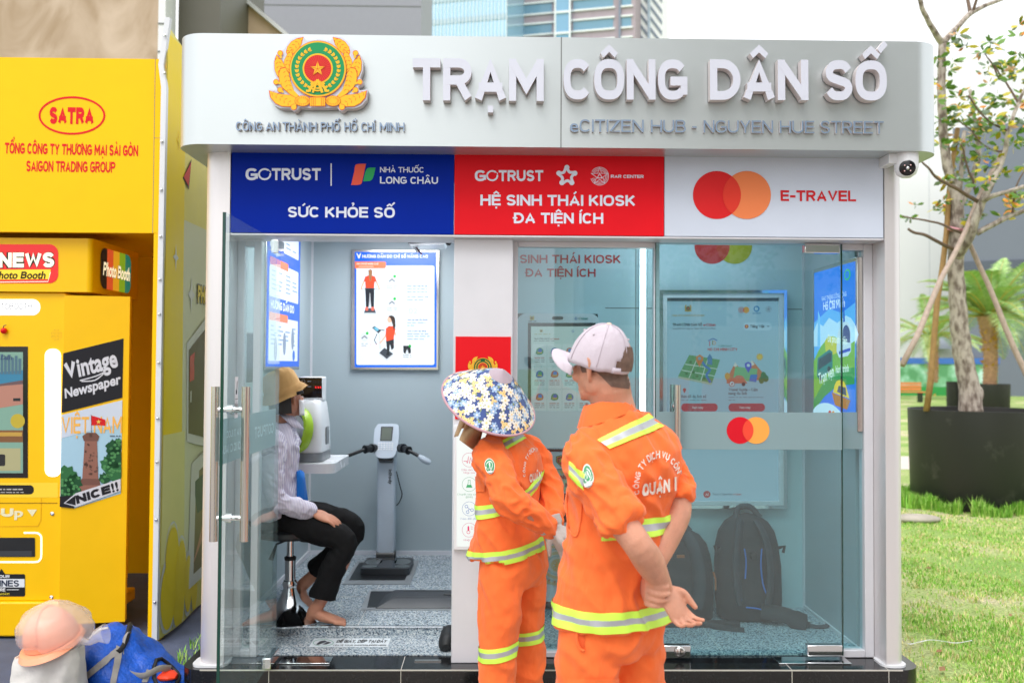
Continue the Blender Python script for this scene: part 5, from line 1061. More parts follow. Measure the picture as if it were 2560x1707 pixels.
# ================================================================ ground
def ground_mat():
    m = M('lawn_soil', (120, 140, 60), rough=.9, var=0)
    n = m.node_tree.nodes; L = m.node_tree.links; b = n['Principled BSDF']
    tc = n.new('ShaderNodeTexCoord'); nz = n.new('ShaderNodeTexNoise'); nz.inputs['Scale'].default_value = .75; nz.inputs['Detail'].default_value = 9
    L.new(tc.outputs['Object'], nz.inputs[0]); r = n.new('ShaderNodeValToRGB'); e = r.color_ramp.elements
    e[0].position = .38; e[0].color = (.22, .38, .07, 1); e[1].position = .63; e[1].color = (.58, .52, .32, 1); q = e.new(.53); q.color = (.36, .47, .14, 1)
    L.new(nz.outputs[0], r.inputs[0])
    n2 = n.new('ShaderNodeTexNoise'); n2.inputs['Scale'].default_value = 45; n2.inputs['Detail'].default_value = 6; L.new(tc.outputs['Object'], n2.inputs[0])
    mr = n.new('ShaderNodeMapRange'); mr.inputs['From Min'].default_value = .3; mr.inputs['From Max'].default_value = .7; mr.inputs['To Min'].default_value = .55; mr.inputs['To Max'].default_value = 1.4; L.new(n2.outputs[0], mr.inputs[0])
    vm = n.new('ShaderNodeVectorMath'); vm.operation = 'SCALE'; L.new(r.outputs[0], vm.inputs[0]); L.new(mr.outputs[0], vm.inputs['Scale']); L.new(vm.outputs[0], b.inputs['Base Color'])
    bp = n.new('ShaderNodeBump'); bp.inputs['Strength'].default_value = .8; bp.inputs['Distance'].default_value = .03; L.new(n2.outputs[0], bp.inputs['Height']); L.new(bp.outputs[0], b.inputs['Normal'])
    return m
b = MB(); b.add([(-300, -300, 0), (300, -300, 0), (300, 300, 0), (-300, 300, 0)], [(0, 1, 2, 3)], ground_mat()); tag(b.build('ground'), kind='structure')
m_carpet = M('blue_grey_carpet', (84, 92, 116), rough=.95, var=.12, vscale=9, bump=.5, bscale=220)
b = MB(); b.bx(-12, -1.47, 2.6, 8.5, -.01, .006, m_carpet); tag(b.build('carpet_path'), kind='structure')
m_pave = M('grey_paving', (158, 150, 144), rough=.8, var=.12, vscale=3, bump=.2, bscale=40)
b = MB(); b.bx(-40, 40, -14, 4.0, -.01, .004, m_pave); tag(b.build('pavement'), kind='structure')
b = MB(); b.bx(2.5, 60, 14.5, 16.6, -.01, .005, M('light_paving', (206, 196, 186), rough=.8, var=.08)); tag(b.build('paved_path'), kind='structure')
b = MB(); b.bx(-60, 60, -24, -14.2, -.01, .004, M('asphalt', (70, 70, 74), rough=.85, var=.1)); tag(b.build('road'), kind='structure')
# ================================================================ yellow photo booth
m_yel = M('yellow_paint', (252, 200, 0), rough=.4, var=.02, spec=.2); m_yel2 = M('yellow_machine_paint', (252, 197, 2), rough=.34, var=.02, spec=.3)
m_redt = ink((226, 22, 30))
YH = 5.40
def booth():
    t = thing('exhibition_stand', 'tall yellow stand with red company lettering over its open front, left of the steel kiosk', 'stand', (-2.9, 6.0, 0))
    pl_ = front(YH); g = lambda x, y, Y=YH: P(x, y, Y=Y)
    xr_, xp = g(412, 400).x, g(379, 900).x; zt = g(300, 147).z; zb = g(300, 582).z
    b = MB(); b.bx(-5.2, xr_, YH, YH+.04, zb, zt, m_yel); q = Ink(b, pl_); 
    q.ring(180, 289.5, 83.5, 48, 5, m_redt, 0, 60); q.text('SATRA', 124, 234, 310, 268, m_redt, 0, .055, 311.5)
    q.text('TỔNG CÔNG TY THƯƠNG MẠI SÀI GÒN', 12, 345, 384, 357, m_redt, 0, .035, 391); q.text('SAIGON TRADING GROUP', 66, 288, 429, 402, m_redt, 0, .03, 432)
    b.build('sign_board', t)
    b = MB(); b.bx(g(386, 300).x-.0015, g(386, 300).x+.0015, YH-.001, YH, zb, zt, m_seam); b.bx(g(386, 300).x, xr_, YH-.001, YH, g(400, 345).z-.002, g(400, 345).z, m_seam); b.build('panel_joint', t)
    b = MB(); b.bx(xp, xr_, YH+.001, YH+.1, 0, zb, m_yel); b.build('post', t, bevel=.003)
    b = MB(); b.bx(xr_-.03, xr_-.001, YH+.1, 7.2, .04, zt, m_yel); b.build('side_wall', t)
    b = MB(); b.bx(-5.2, xr_-.03, 7.15, 7.2, .0, zt, m_yel); b.build('back_wall', t)
    b = MB(); b.bx(-5.2, xr_-.001, YH+.04, 7.2, zt-.03, zt+.01, m_yel); b.build('roof', t)
    b = MB(); b.bx(-5.2, xr_-.03, YH+.041, 7.1, zb+.05, zb+.07, m_yel); b.build('ceiling', t)
booth()
# loose corrugated side banner with a metal edge strip
def side_banner():
    X0 = P(400, 900, Y=5.36).x; t = thing('side_banner', 'tall yellow and grey corrugated side panel with a riveted metal edge beside the kiosk pillar', 'panel', (X0, 5.36, 0))
    m_cor = M('corrugated_print', (240, 226, 120), rough=.5, var=.04, bump=.25, bscale=30)
    ya, yb_ = 5.36, 6.3; rows = []
    def pt(u, z):
        y = ya+(yb_-ya)*u; bulge = .012*math.sin(math.pi*min(1, u*1.4))*(1-.3*z/3.6)
        return Vector((X0+.012+bulge+.006*math.sin(6*u+z), y, z))
    zs = [.03+3.57*i/40 for i in range(41)]
    def zz(u, z):   # top edge falls away to the back
        return z if z < 3.4 else z-(z-3.4)*.0
    b = MB(); b.grid([[pt(i/16, z-(.18*(i/16) if z > 3.5 else 0)) for i in range(17)] for z in zs], m_cor)
    pan = b.build('panel', t)
    # printed patches, laid on the bulging sheet
    def patch_(poly, mat, d):
        b.sheet
    b = MB()
    def on(poly, mat, d=.002, n=8):
        vs = []; 
        loops = [[Vector((a, c, 0)) for a, c in poly]]; tri = geometry.tessellate_polygon(loops)
        b.add([pt(a, c)+Vector((d, 0, 0)) for a, c in poly], [tuple(x) for x in tri], mat)
    def strip(u0, u1, z0, z1, mat, d=.002, f=None):
        rows = [[pt(u0+(u1-u0)*i/6, z)+Vector((d, 0, 0)) for i in range(7)] for z in [z0+(z1-z0)*k/10 for k in range(11)]]; b.grid(rows, mat)
    yl, gr_, wh_, bk_, rd_, ol = ink((255, 222, 20)), ink((226, 226, 190)), ink((226, 226, 220)), ink((30, 28, 24)), ink((214, 50, 44)), ink((214, 206, 92))
    strip(.01, .34, 1.0, 3.55, yl, .0027); strip(.3, .98, .3, 2.5, gr_, .002); strip(.01, .4, .45, 1.2, ink((240, 232, 150)), .0034)
    for (u, z, s_) in ((.22, 2.96, .05), (.18, 2.25, .06), (.5, 2.05, .09)): on([(u+s_*(1.4 if i % 2 == 0 else .45)*math.cos(R(45*i))*.6, z+s_*(1.4 if i % 2 == 0 else .45)*math.sin(R(45*i))) for i in range(8)], yl if z > 2.9 else wh_, .006)
    on([(.3, 2.75), (.46, 2.9), (.42, 2.7)], bk_, .004); on([(.31, 2.76), (.45, 2.88), (.41, 2.72)], rd_, .006); on([(.26, 3.12), (.4, 3.05), (.38, 3.25)], bk_, .004); on([(.29, 3.12), (.39, 3.08), (.37, 3.21)], rd_, .006)
    # scallop cloud at the foot
    for (u, z, r_) in ((.18, .45, .2), (.34, .34, .2), (.5, .24, .18), (.66, .16, .14), (.3, .2, .2), (.12, .25, .2)):
        on([(u+r_*.62*math.cos(R(i*15)), max(.04, z+r_*1.15*math.sin(R(i*15)))) for i in range(24)], wh_, .0035+u*.0005); 
    for (u, z, r_) in ((.18, .45, .2), (.34, .34, .2), (.5, .24, .18), (.66, .16, .14), (.3, .2, .2), (.12, .25, .2)): on([(u+r_*.54*math.cos(R(i*15)), max(.04, z+r_*.98*math.sin(R(i*15)))) for i in range(24)], ink((250, 220, 50)), .0065+u*.0005)
    # pictures of the booth
    on([(.42, 1.74), (1, 2.0), (1, 1.04), (.44, 1.13)], wh_, .004); on([(.46, 1.70), (1, 1.93), (1, 1.1), (.47, 1.18)], ink((92, 76, 30)), .006); on([(.48, 1.66), (.76, 1.74), (.76, 1.54), (.48, 1.50)], rd_, .008); on([(.5, 1.44), (.72, 1.48), (.72, 1.40), (.5, 1.37)], wh_, .008); on([(.52, 1.34), (.7, 1.36), (.7, 1.14), (.52, 1.2)], ink((150, 196, 200)), .008); on([(.78, 1.7), (1, 1.78), (1, 1.16), (.78, 1.2)], ink((150, 120, 40)), .008); on([(.82, 1.9), (1, 1.95), (1, 1.8), (.84, 1.76)], ink((70, 72, 60)), .0085)
    on([(.56, .98), (1, 1.08), (1, .22), (.48, .2)], wh_, .0045); on([(.62, .9), (1, .98), (1, .3), (.54, .27)], ink((130, 116, 84)), .0065); on([(.58, .32), (.82, .62), (.92, .56), (.72, .3)], ink((206, 150, 120)), .0085); on([(.64, .86), (.94, .92), (.94, .68), (.64, .64)], ink((70, 90, 80)), .0085); on([(.64, .6), (.8, .63), (.78, .5), (.62, .48)], ink((90, 60, 44)), .0088); on([(.76, .32), (1, .34), (1, .44), (.8, .42)], ink((206, 140, 40)), .0085)
    def txt(s_, u0, u1, z, h):
        out, lo, hi = lettering(s_, .05)
        for v, f, k_ in out: b.add([pt(u0+(x-lo)/(hi-lo)*(u1-u0), z+y*h)+Vector((.007, 0, 0)) for x, y in v], f, bk_); b.add([pt(u0+.006+(x-lo)/(hi-lo)*(u1-u0-.012), z+.008+y*(h-.016))+Vector((.009, 0, 0)) for x, y in v], f, yl)
    txt('PHOTO', .62, 1.0, 2.0, .13)
    b.build('print', pan)
    b = MB(); b.tube([(X0, ya-.005, .03), (X0, ya-.005, 1.8), (X0+.005, ya-.005, 3.22), (X0-.015, ya, 3.35), (X0+.02, ya-.002, 3.63)], .022, m_white2, 4, flat=.8); st = b.build('metal_edge', t, sharp=20)
    b = MB()
    for z in (.25, .72, 1.05, 1.3, 1.62, 1.9, 2.1, 2.35, 2.62, 2.9, 3.3, 3.52): b.lathe([(.009, 0), (.008, .004), (.001, .006)], (X0+(.0 if z < 3 else .008), ya-.024, z), m_chrome, (0, -1, 0), 10)
    b.build('rivet', st)
side_banner()
# photo machine in the stand
def photo_machine():
    Y = 5.46; t = thing('photo_booth_machine', 'yellow photo booth machine with a red lit header inside the yellow stand', 'photo booth', (-2.75, Y, 0))
    g = lambda x, y, yy=Y: P(x, y, Y=yy); pl_ = front(Y)
    xc = g(228, 680).x; D = .72
    # header
    z1, z0 = g(200, 596).z, g(200, 730).z
    b = MB(); b.prism(rrect(-3.9, Y, xc, Y+D, (0, 0, 0, .03)), top, z0, z1, m_yel2); hd = b.build('header', t, bevel=.012)
    b = MB(); q = Ink(b, pl_, base=.002); q.rect(-60, 611, 146, 708, lit((238, 26, 26), .5), 0, 22)
    cr_, yl = lit((250, 240, 214), .8), lit((252, 214, 40), .6)
    q.text('NEWS', -4, 138, 671, 631, ink((20, 40, 30)), 1, .10, 670); q.text('NEWS', -2, 136, 669, 632, cr_, 2, .05, 668.5); q.poly([(-60, 675), (128, 674), (122, 698), (-60, 700)], yl, 3); q.text('Photo Booth', -18, 114, 697, 679, ink((30, 24, 16)), 4, .04, shear=.18); q.line([(-60, 706), (121, 704), (127, 680)], 1.6, cr_, 2); b.build('front_sign', hd)
    ps_ = Plane((xc, 0, 0), (0, 1, 0), (0, 0, 1)); b = MB(); q = Ink(b, ps_, base=.002)
    u = lambda x: P(x, 680, X=xc).y; ya, yb_ = u(250), u(333); za, zb_ = ps_.loc(290, 735)[1], ps_.loc(290, 634)[1]; za = z0+.035; zb_ = z1-.035; ya, yb_ = Y+.12, Y+.58
    cols = ((30, 28, 26), (234, 92, 50), (244, 176, 40), (140, 180, 40), (30, 130, 110)); wd = (yb_-ya)/5
    rr = rrect(ya, za, yb_, zb_, .06, 6)
    for i, c_ in enumerate(cols):
        a, e = ya+i*wd, ya+(i+1)*wd; r4 = (0, .06, .06, 0) if i == 0 else ((.06, 0, 0, .06) if i == 4 else 0)
        b.sheet(rrect(a, za, e, zb_, r4) if r4 else [(a, za), (e, za), (e, zb_), (a, zb_)], ps_, .003, lit(c_, .45))
    zc = (za+zb_)/2; put_text(b, ps_, 'Photo Booth', (ya+.025, zc-.045), (yb_-.02, zc-.045), .085, .0045, ink((24, 20, 16)), .09, shear=.2); put_text(b, ps_, 'Photo Booth', (ya+.03, zc-.042), (yb_-.025, zc-.042), .08, .006, lit((250, 232, 190), .7), .035, shear=.2); b.build('side_sign', hd)
    # main body
    b = MB(); zb0 = .06; b.bx(-3.9, g(158, 900).x, Y+.02, Y+D-.04, zb0+.16, z0-.004, m_yel2); body = b.build('body', t, bevel=.006)
    b = MB(); b.bx(g(158, 900).x-.02, xc-.03, Y+.2, Y+D-.02, zb0+.14, z0-.003, m_yel2); b.build('rear_body', t, bevel=.006)
    b = MB(); b.bx(-3.9, g(150, 1500).x, Y-.01, Y+.6, .02, zb0+.16, m_yel2); b.bx(g(158, 900).x, xc+.02, Y+.3, Y+.7, .06, .14, m_yel2); b.build('plinth', t, bevel=.01)
    # dark art on the flank
    pf_ = Plane((xc-.03, 0, 0), (0, 1, 0), (0, 0, 1)); b = MB(); b.sheet([(Y+.3, 1.0), (Y+.62, 1.0), (Y+.62, 2.2), (Y+.3, 2.2)], pf_, .002, ink((70, 40, 16))); b.sheet([(Y+.33, 1.05), (Y+.59, 1.05), (Y+.59, 1.5), (Y+.33, 1.6)], pf_, .003, ink((160, 34, 26))); b.sheet([(Y+.46+.1*(1 if i % 2 == 0 else .4)*math.cos(R(90+36*i)), 1.95+.1*(1 if i % 2 == 0 else .4)*math.sin(R(90+36*i))) for i in range(10)], pf_, .003, ink((190, 90, 30))); put_text(b, pf_, 'Booth', (Y+.36, 2.1), (Y+.58, 2.1), .06, .003, ink((220, 190, 130)), .04); b.build('side_art', t)
    # front details of the main body
    Yb = Y+.02; pb = front(Yb); b = MB(); q = Ink(b, pb, base=.002); lw = lit((250, 250, 250), .9)
    q.rect(-40, 748, 101, 788, lw, 0, 19); q.text('PHOTOBOOTH', -32, 80, 773, 758, ink((60, 66, 80)), 1, .0); q.text('PHONG CÁCH TẠP CHÍ', -40, 50, 783, 777.5, ink((90, 94, 100)), 1, .0); b.build('lit_name_plate', body)
    b = MB(); q = Ink(b, pb, base=.002); q.rect(-60, 866, 70, 1194, M('gloss_black', (14, 15, 18), rough=.12, var=0), 0); L = lambda *c_, e=.24: lit(c_, e)
    q.rect(-60, 880, 58, 1182, L(150, 196, 176), 1); q.poly([(-60, 935), (58, 925), (58, 960), (-60, 970)], L(60, 150, 190), 2); q.poly([(-60, 970), (58, 950), (58, 1010), (-60, 1030)], L(214, 150, 130), 2); q.ell(45, 1052, 18, 18, L(226, 200, 60), 2, 24); q.rect(-60, 1075, 58, 1105, L(150, 100, 60), 2); q.rect(-60, 1080, 56, 1090, L(226, 180, 80), 3); q.rect(-20, 1120, 52, 1176, L(206, 200, 150), 2); q.rect(-10, 1135, 14, 1164, L(40, 40, 44), 3, 4)
    for i in range(6): q.rect(2+i*9, 885+(i*7) % 12, 9+i*9, 935, L(90, 130, 150), 3)
    q.text('Dẫn', 2, 30, 899, 888, L(40, 60, 120), 4, .01, shear=.3); q.rect(34, 995, 52, 1002, L(30, 34, 40), 4); b.build('screen', body)
    b = MB(); q = Ink(b, pb, base=.004); q.rect(113, 872, 153, 1191, lit((255, 255, 252), 1.3), 0, 17); b.build('light_bar', body)
    b = MB(); c = P(12, 827, Y=Yb); b.ball(c+Vector((0, -.012, 0)), .018, ink((220, 20, 24), .2), 16, 10); b.tube([c+Vector((0, -.02, .016)), c+Vector((.006, -.02, .03)), c+Vector((.018, -.02, .033))], .003, m_dark, 6); b.build('cherry_button', body)
    b = MB(); q = Ink(b, pb, base=.002)
    for i in range(8):
        for j in range(8):
            if (i-3.5)**2+(j-3.5)**2 < 15: q.ell(129+i*3.6, 825+j*3.6, .6, .6, m_dark, 0, 6)
    b.build('speaker_holes', body)
    b = MB(); q = Ink(b, pb, base=.002); q.rect(-60, 1212, 85, 1235, ink((38, 36, 36)), 0, 10); q.scribble(-10, 62, 1224, 3, ink((190, 186, 180)), 1); q.scribble(-10, 62, 1231, 2, ink((190, 186, 180)), 1, 3); q.rect(-60, 1206, 145, 1243, ink((255, 214, 60)), -1)
    pale = ink((238, 230, 190)); q.poly([(68, 1273), (93, 1273), (81, 1290)], pale, 0); q.text('Up', -2, 58, 1291, 1270, pale, 0, .06); q.text('qU', -10, -4, 1291, 1270, pale, 0, .06); q.rect(-60, 1256, 144, 1257.5, ink((120, 90, 20)), 0); q.rect(-60, 1517, 140, 1518.5, ink((120, 90, 20)), 0); q.poly([(103, 1244), (104.5, 1244), (103, 1300), (96, 1315), (0, 1316), (0, 1314.5), (95, 1313.5), (101.5, 1300)], ink((230, 170, 20)), 0)
    b.build('panel_print', body)
    b = MB(); q = Ink(b, pb, base=.002); q.rect(-60, 1343, 88, 1391, m_black, 1, 3); q.rect(-60, 1376, 80, 1390, m_dark, 2); lt = lit((255, 250, 215), 1.1)
    q.line([(60, 1331), (88, 1331)]+spline([(96, 1332), (103, 1339), (104, 1350)], 3)+[(104, 1384)]+spline([(103, 1394), (97, 1402), (88, 1404)], 3)+[(-60, 1404)], 4.5, lt, 1); b.build('tray_slot', body)
    b = MB(); q = Ink(b, pb, base=.002); q.rect(-60, 1434, 63, 1490, ink((32, 34, 38)), 0, 4); q.poly([(-6, 1435), (4, 1421), (14, 1435)], ink((32, 34, 38)), 0); q.rect(-60, 1446, 62, 1467, ink((226, 230, 234)), 1); q.text('HEADLINES', -78, 48, 1465, 1449, ink((34, 46, 70)), 2, .03); q.text('GRAB YOUR', -50, 25, 1443.5, 1436, ink((230, 232, 234)), 2, .04); q.text('HERE', -14, 14, 1477, 1469, ink((230, 232, 234)), 2, .04); q.rect(18, 1472, 48, 1473.5, ink((230, 232, 234)), 2); q.text('LẤY ẢNH TẠI ĐÂY!', -40, 24, 1486, 1481, ink((230, 210, 60)), 2, .03); b.build('notice', body)
    for (x, y) in ((131, 1283), (129, 1492)): b = MB(); c = P(x, y, Y=Yb-.001); b.lathe([(.011, 0), (.011, .004), (.004, .006), (.0005, .003)], c, m_chrome, (0, -1, 0), 14); b.build('screw', body)
    # angled wing panel
    A, B_ = P(157, 1000, Y=Y-.01), P(321, 1000, Y=Y+.06); wv = Vector((B_.x-A.x, B_.y-A.y, 0)); w_ = Plane((A.x, A.y, 0), wv, (0, 0, 1)); W_ = wv.length
    zt, zb2 = P(240, 739, Y=Y).z, P(240, 1560, Y=Y).z
    b = MB(); b.prism([(0, zb2), (W_, zb2), (W_, zt), (0, zt)], w_, -.05, 0, m_yel2); wing = b.build('wing_panel', t, bevel=.005)
    b = MB(); q = Ink(b, w_, base=.002); bk, wh = ink((34, 34, 40)), ink((214, 214, 222))
    q.poly([(158, 883), (309, 846), (306, 994), (154, 1032)], bk, 0)
    q.text('Vintage', 166, 296, 949, 906, wh, 1, .06, 915, shear=.15); q.line(spline([(200, 951), (240, 940), (262, 930), (238, 950), (204, 953)], 4), 3, wh, 1); q.text('Newspaper', 163, 303, 996, 972, wh, 1, .03, 958, shear=.25)
    q.poly([(154, 1037), (306, 1000), (302, 1233), (186, 1270), (150, 1266)], ink((170, 206, 226)), 0); q.poly([(154, 1037), (306, 1000), (305, 1060), (230, 1075), (154, 1095)], ink((206, 216, 232)), 1)
    q.text('VIỆT NAM', 154, 305, 1084, 1042, ink((246, 186, 90)), 2, .02, 1082)
    q.line([(228.5, 1036), (229, 1082)], 1.2, ink((60, 50, 44)), 3); q.poly([(229, 1038), (246, 1043), (264, 1049), (264, 1064), (246, 1062), (229, 1063)], ink((214, 34, 40)), 3); q.star(247, 1054, 6.5, ink((240, 206, 90)), 4); q.scribble(275, 302, 1091, 3, ink((90, 110, 130)), 3)
    br = (ink((150, 104, 90)), ink((120, 84, 74)), ink((92, 66, 58)))
    q.poly([(206, 1090), (218, 1081), (240, 1081), (249, 1090), (245, 1102), (210, 1102)], br[1], 3); q.poly([(212, 1102), (243, 1102), (246, 1196), (206, 1196)], br[0], 3); q.poly([(204, 1196), (248, 1196), (252, 1212), (200, 1212)], br[1], 3); q.poly([(194, 1212), (256, 1212), (258, 1240), (192, 1240)], br[0], 3); q.rect(224, 1084, 231, 1092, br[2], 4)
    for i in range(26): x, y = 210+rnd.random()*32, 1108+rnd.random()*84; q.rect(x, y, x+3+rnd.random()*4, y+2+rnd.random()*5, br[rnd.choice((1, 2))], 4)
    for (cx, cy, r_) in ((166, 1190, 26), (186, 1205, 20), (160, 1225, 24), (186, 1235, 22), (285, 1120, 20), (290, 1145, 24), (272, 1160, 20), (288, 1180, 22), (262, 1195, 14), (296, 1105, 10)):
        q.poly([(max(152, min(304, cx+r_*(1+.18*math.sin(i*3.7+cx))*math.cos(R(i*20)))), cy+r_*(1+.18*math.sin(i*2.9+cy))*math.sin(R(i*20))) for i in range(18)], ink((36, 84, 52) if (cx+cy) % 2 else (52, 110, 66)), 4)
        for k in range(6): x, y = cx+rnd.uniform(-.7, .7)*r_, cy+rnd.uniform(-.7, .7)*r_; x = max(156, min(300, x)); q.ell(x, y, 4, 3.4, ink((84, 146, 90)), 5, 8)
    q.poly([(150, 1240), (186, 1238), (186, 1270), (150, 1266)], bk, 5)
    q.poly([(160, 1257), (190, 1232), (302, 1196), (302, 1226), (192, 1266)], wh, 6); q.poly([(164, 1256), (189, 1237), (190, 1262)], bk, 7); q.text('NICE!!', 193, 298, 1259, 1238, bk, 7, .06, 1224, shear=.1)
    b.build('panel_print', wing)
photo_machine()
# ================================================================ bags on the ground, lower left
m_bl = M('blue_tarpaulin', (12, 84, 190), rough=.42, var=.22, vscale=22, bump=.7, bscale=60); m_gst = M('grey_webbing', (150, 146, 142), rough=.8, var=.1, bump=.2, bscale=200)
def blob(rows_c, n, mat, b, amp=.0, seed=0, fr=6):
    """loft through (centre, side vector, up vector) stations with crumple"""
    rows = []
    for (c, u, v) in rows_c:
        r_ = []
        for j in range(n):
            a = 2*math.pi*j/n; p = Vector(c)+Vector(u)*math.cos(a)+Vector(v)*math.sin(a)
            d = noise.noise(p*fr+Vector((seed, 0, 0)))*amp+noise.noise(p*fr*3+Vector((seed, 5, 0)))*amp*.4; p += (p-Vector(c)).normalized()*d
            if p.z < .008: p.z = .008
            r_.append(p)
        rows.append(r_)
    b.grid(rows, mat, True); b.add(rows[0], [tuple(range(n))[::-1]], mat); b.add(rows[-1], [tuple(range(n))], mat)
def blue_bag():
    t = thing('duffel_bag', 'big blue tarpaulin duffel bag with grey straps slumped on the carpet', 'bag', (-1.86, 4.55, 0))
    f = lambda x, y, Y: P(x, y, Y=Y)
    a, c = Vector((-2.12, 4.5, .19)), Vector((-1.43, 4.46, .13))
    st = []
    for i in range(29):
        u = i/28; p = a.lerp(c, u); e = math.sin(math.pi*min(1, max(0, .06+.88*u)))**.4
        h = (.2+.165*math.exp(-((u-.42)/.27)**2)-.03*u)*e; st.append(((p.x, p.y, .01+h*.5), (0, .24*e, 0), (.0, 0, h*.5)))
    b = MB(); blob(st, 64, m_bl, b, .045, 3, 8); body = b.build('body', t, sharp=80)
    bvh = BVHTree.FromPolygons(b.v, b.f)
    def ons(x, y0, y1, wd, d=.006, dx=0, n=18):
        rows = []
        for i in range(n):
            k = i/(n-1); yy = y0+(y1-y0)*k
            row = []
            for s_ in (-.5, .5):
                h = bvh.ray_cast(Vector((x+dx*k+s_*wd, yy, 2)), Vector((0, 0, -1)))
                row.append((h[0]+h[1]*d) if h[0] else Vector((x+dx*k+s_*wd, yy, .02)))
            rows.append(row)
        return rows
    for quad in ([(203, 1692), (292, 1618), (304, 1626), (216, 1702)], [(290, 1614), (276, 1706), (290, 1706), (306, 1620)], [(366, 1672), (352, 1706), (366, 1706), (380, 1676)]):
        b2 = MB(); decal(b2, bvh, quad, m_gst, 18, 2, .006)
        if b2.f: b2.build('strap', t, sharp=180)
    b2 = MB(); b2.tube(spline([(-1.74, 4.50, .28), (-1.745, 4.42, .335), (-1.74, 4.36, .27), (-1.70, 4.31, .2), (-1.62, 4.30, .18), (-1.56, 4.34, .2), (-1.53, 4.40, .18)], 6), .016, m_gst, 8, flat=.3); b2.build('handle', t)
    b2 = MB(); b2.grid(ons(-2.2, 4.36, 4.42, .01, .004, .34), m_gst); 
    pts = []
    for i in range(22):
        k = i/21; x = -2.09+.25*k; h = bvh.ray_cast(Vector((x, 4.38+.06*k, 2)), Vector((0, 0, -1))); pts.append(h[0]+Vector((0, 0, .004)) if h[0] else Vector((x, 4.4, .1)))
    b2 = MB(); b2.tube(pts, .008, ink((220, 218, 212)), 6); b2.build('piping', t)
    pts = []
    for i in range(22):
        k = i/21; x = -1.80+.06*math.sin(k*2); y = 4.60-.28*k; h = bvh.ray_cast(Vector((x, y, 2)), Vector((0, 0, -1))); pts.append(h[0]+Vector((0, 0, .004)) if h[0] else Vector((x, y, .1)))
    b2 = MB(); b2.tube(pts, .012, m_rubber, 8); b2.build('zip', t)
    pts = []
    for i in range(14):
        k = i/13; a_ = 2*math.pi*k; x = -1.54+.055*math.cos(a_); y = 4.38+.07*math.sin(a_); h = bvh.ray_cast(Vector((x, y, 2)), Vector((0, 0, -1))); pts.append(h[0]+Vector((0, 0, .006)) if h[0] else Vector((x, y, .1)))
    b2 = MB(); b2.tube(pts, .009, m_rubber, 8); b2.build('zip', t)
    b2 = MB(); c_ = sum(pts, Vector())/len(pts); blob([(c_+Vector((-.05, 0, -.004)), (0, .03, 0), (0, 0, .012)), (c_+Vector((-.02, 0, 0)), (0, .05, 0), (0, 0, .022)), (c_+Vector((.02, 0, 0)), (0, .05, 0), (0, 0, .02)), (c_+Vector((.045, 0, -.004)), (0, .025, 0), (0, 0, .01))], 16, ink((236, 70, 40)), b2, .01, 4, 20); b2.build('orange_lining', t)
blue_bag()
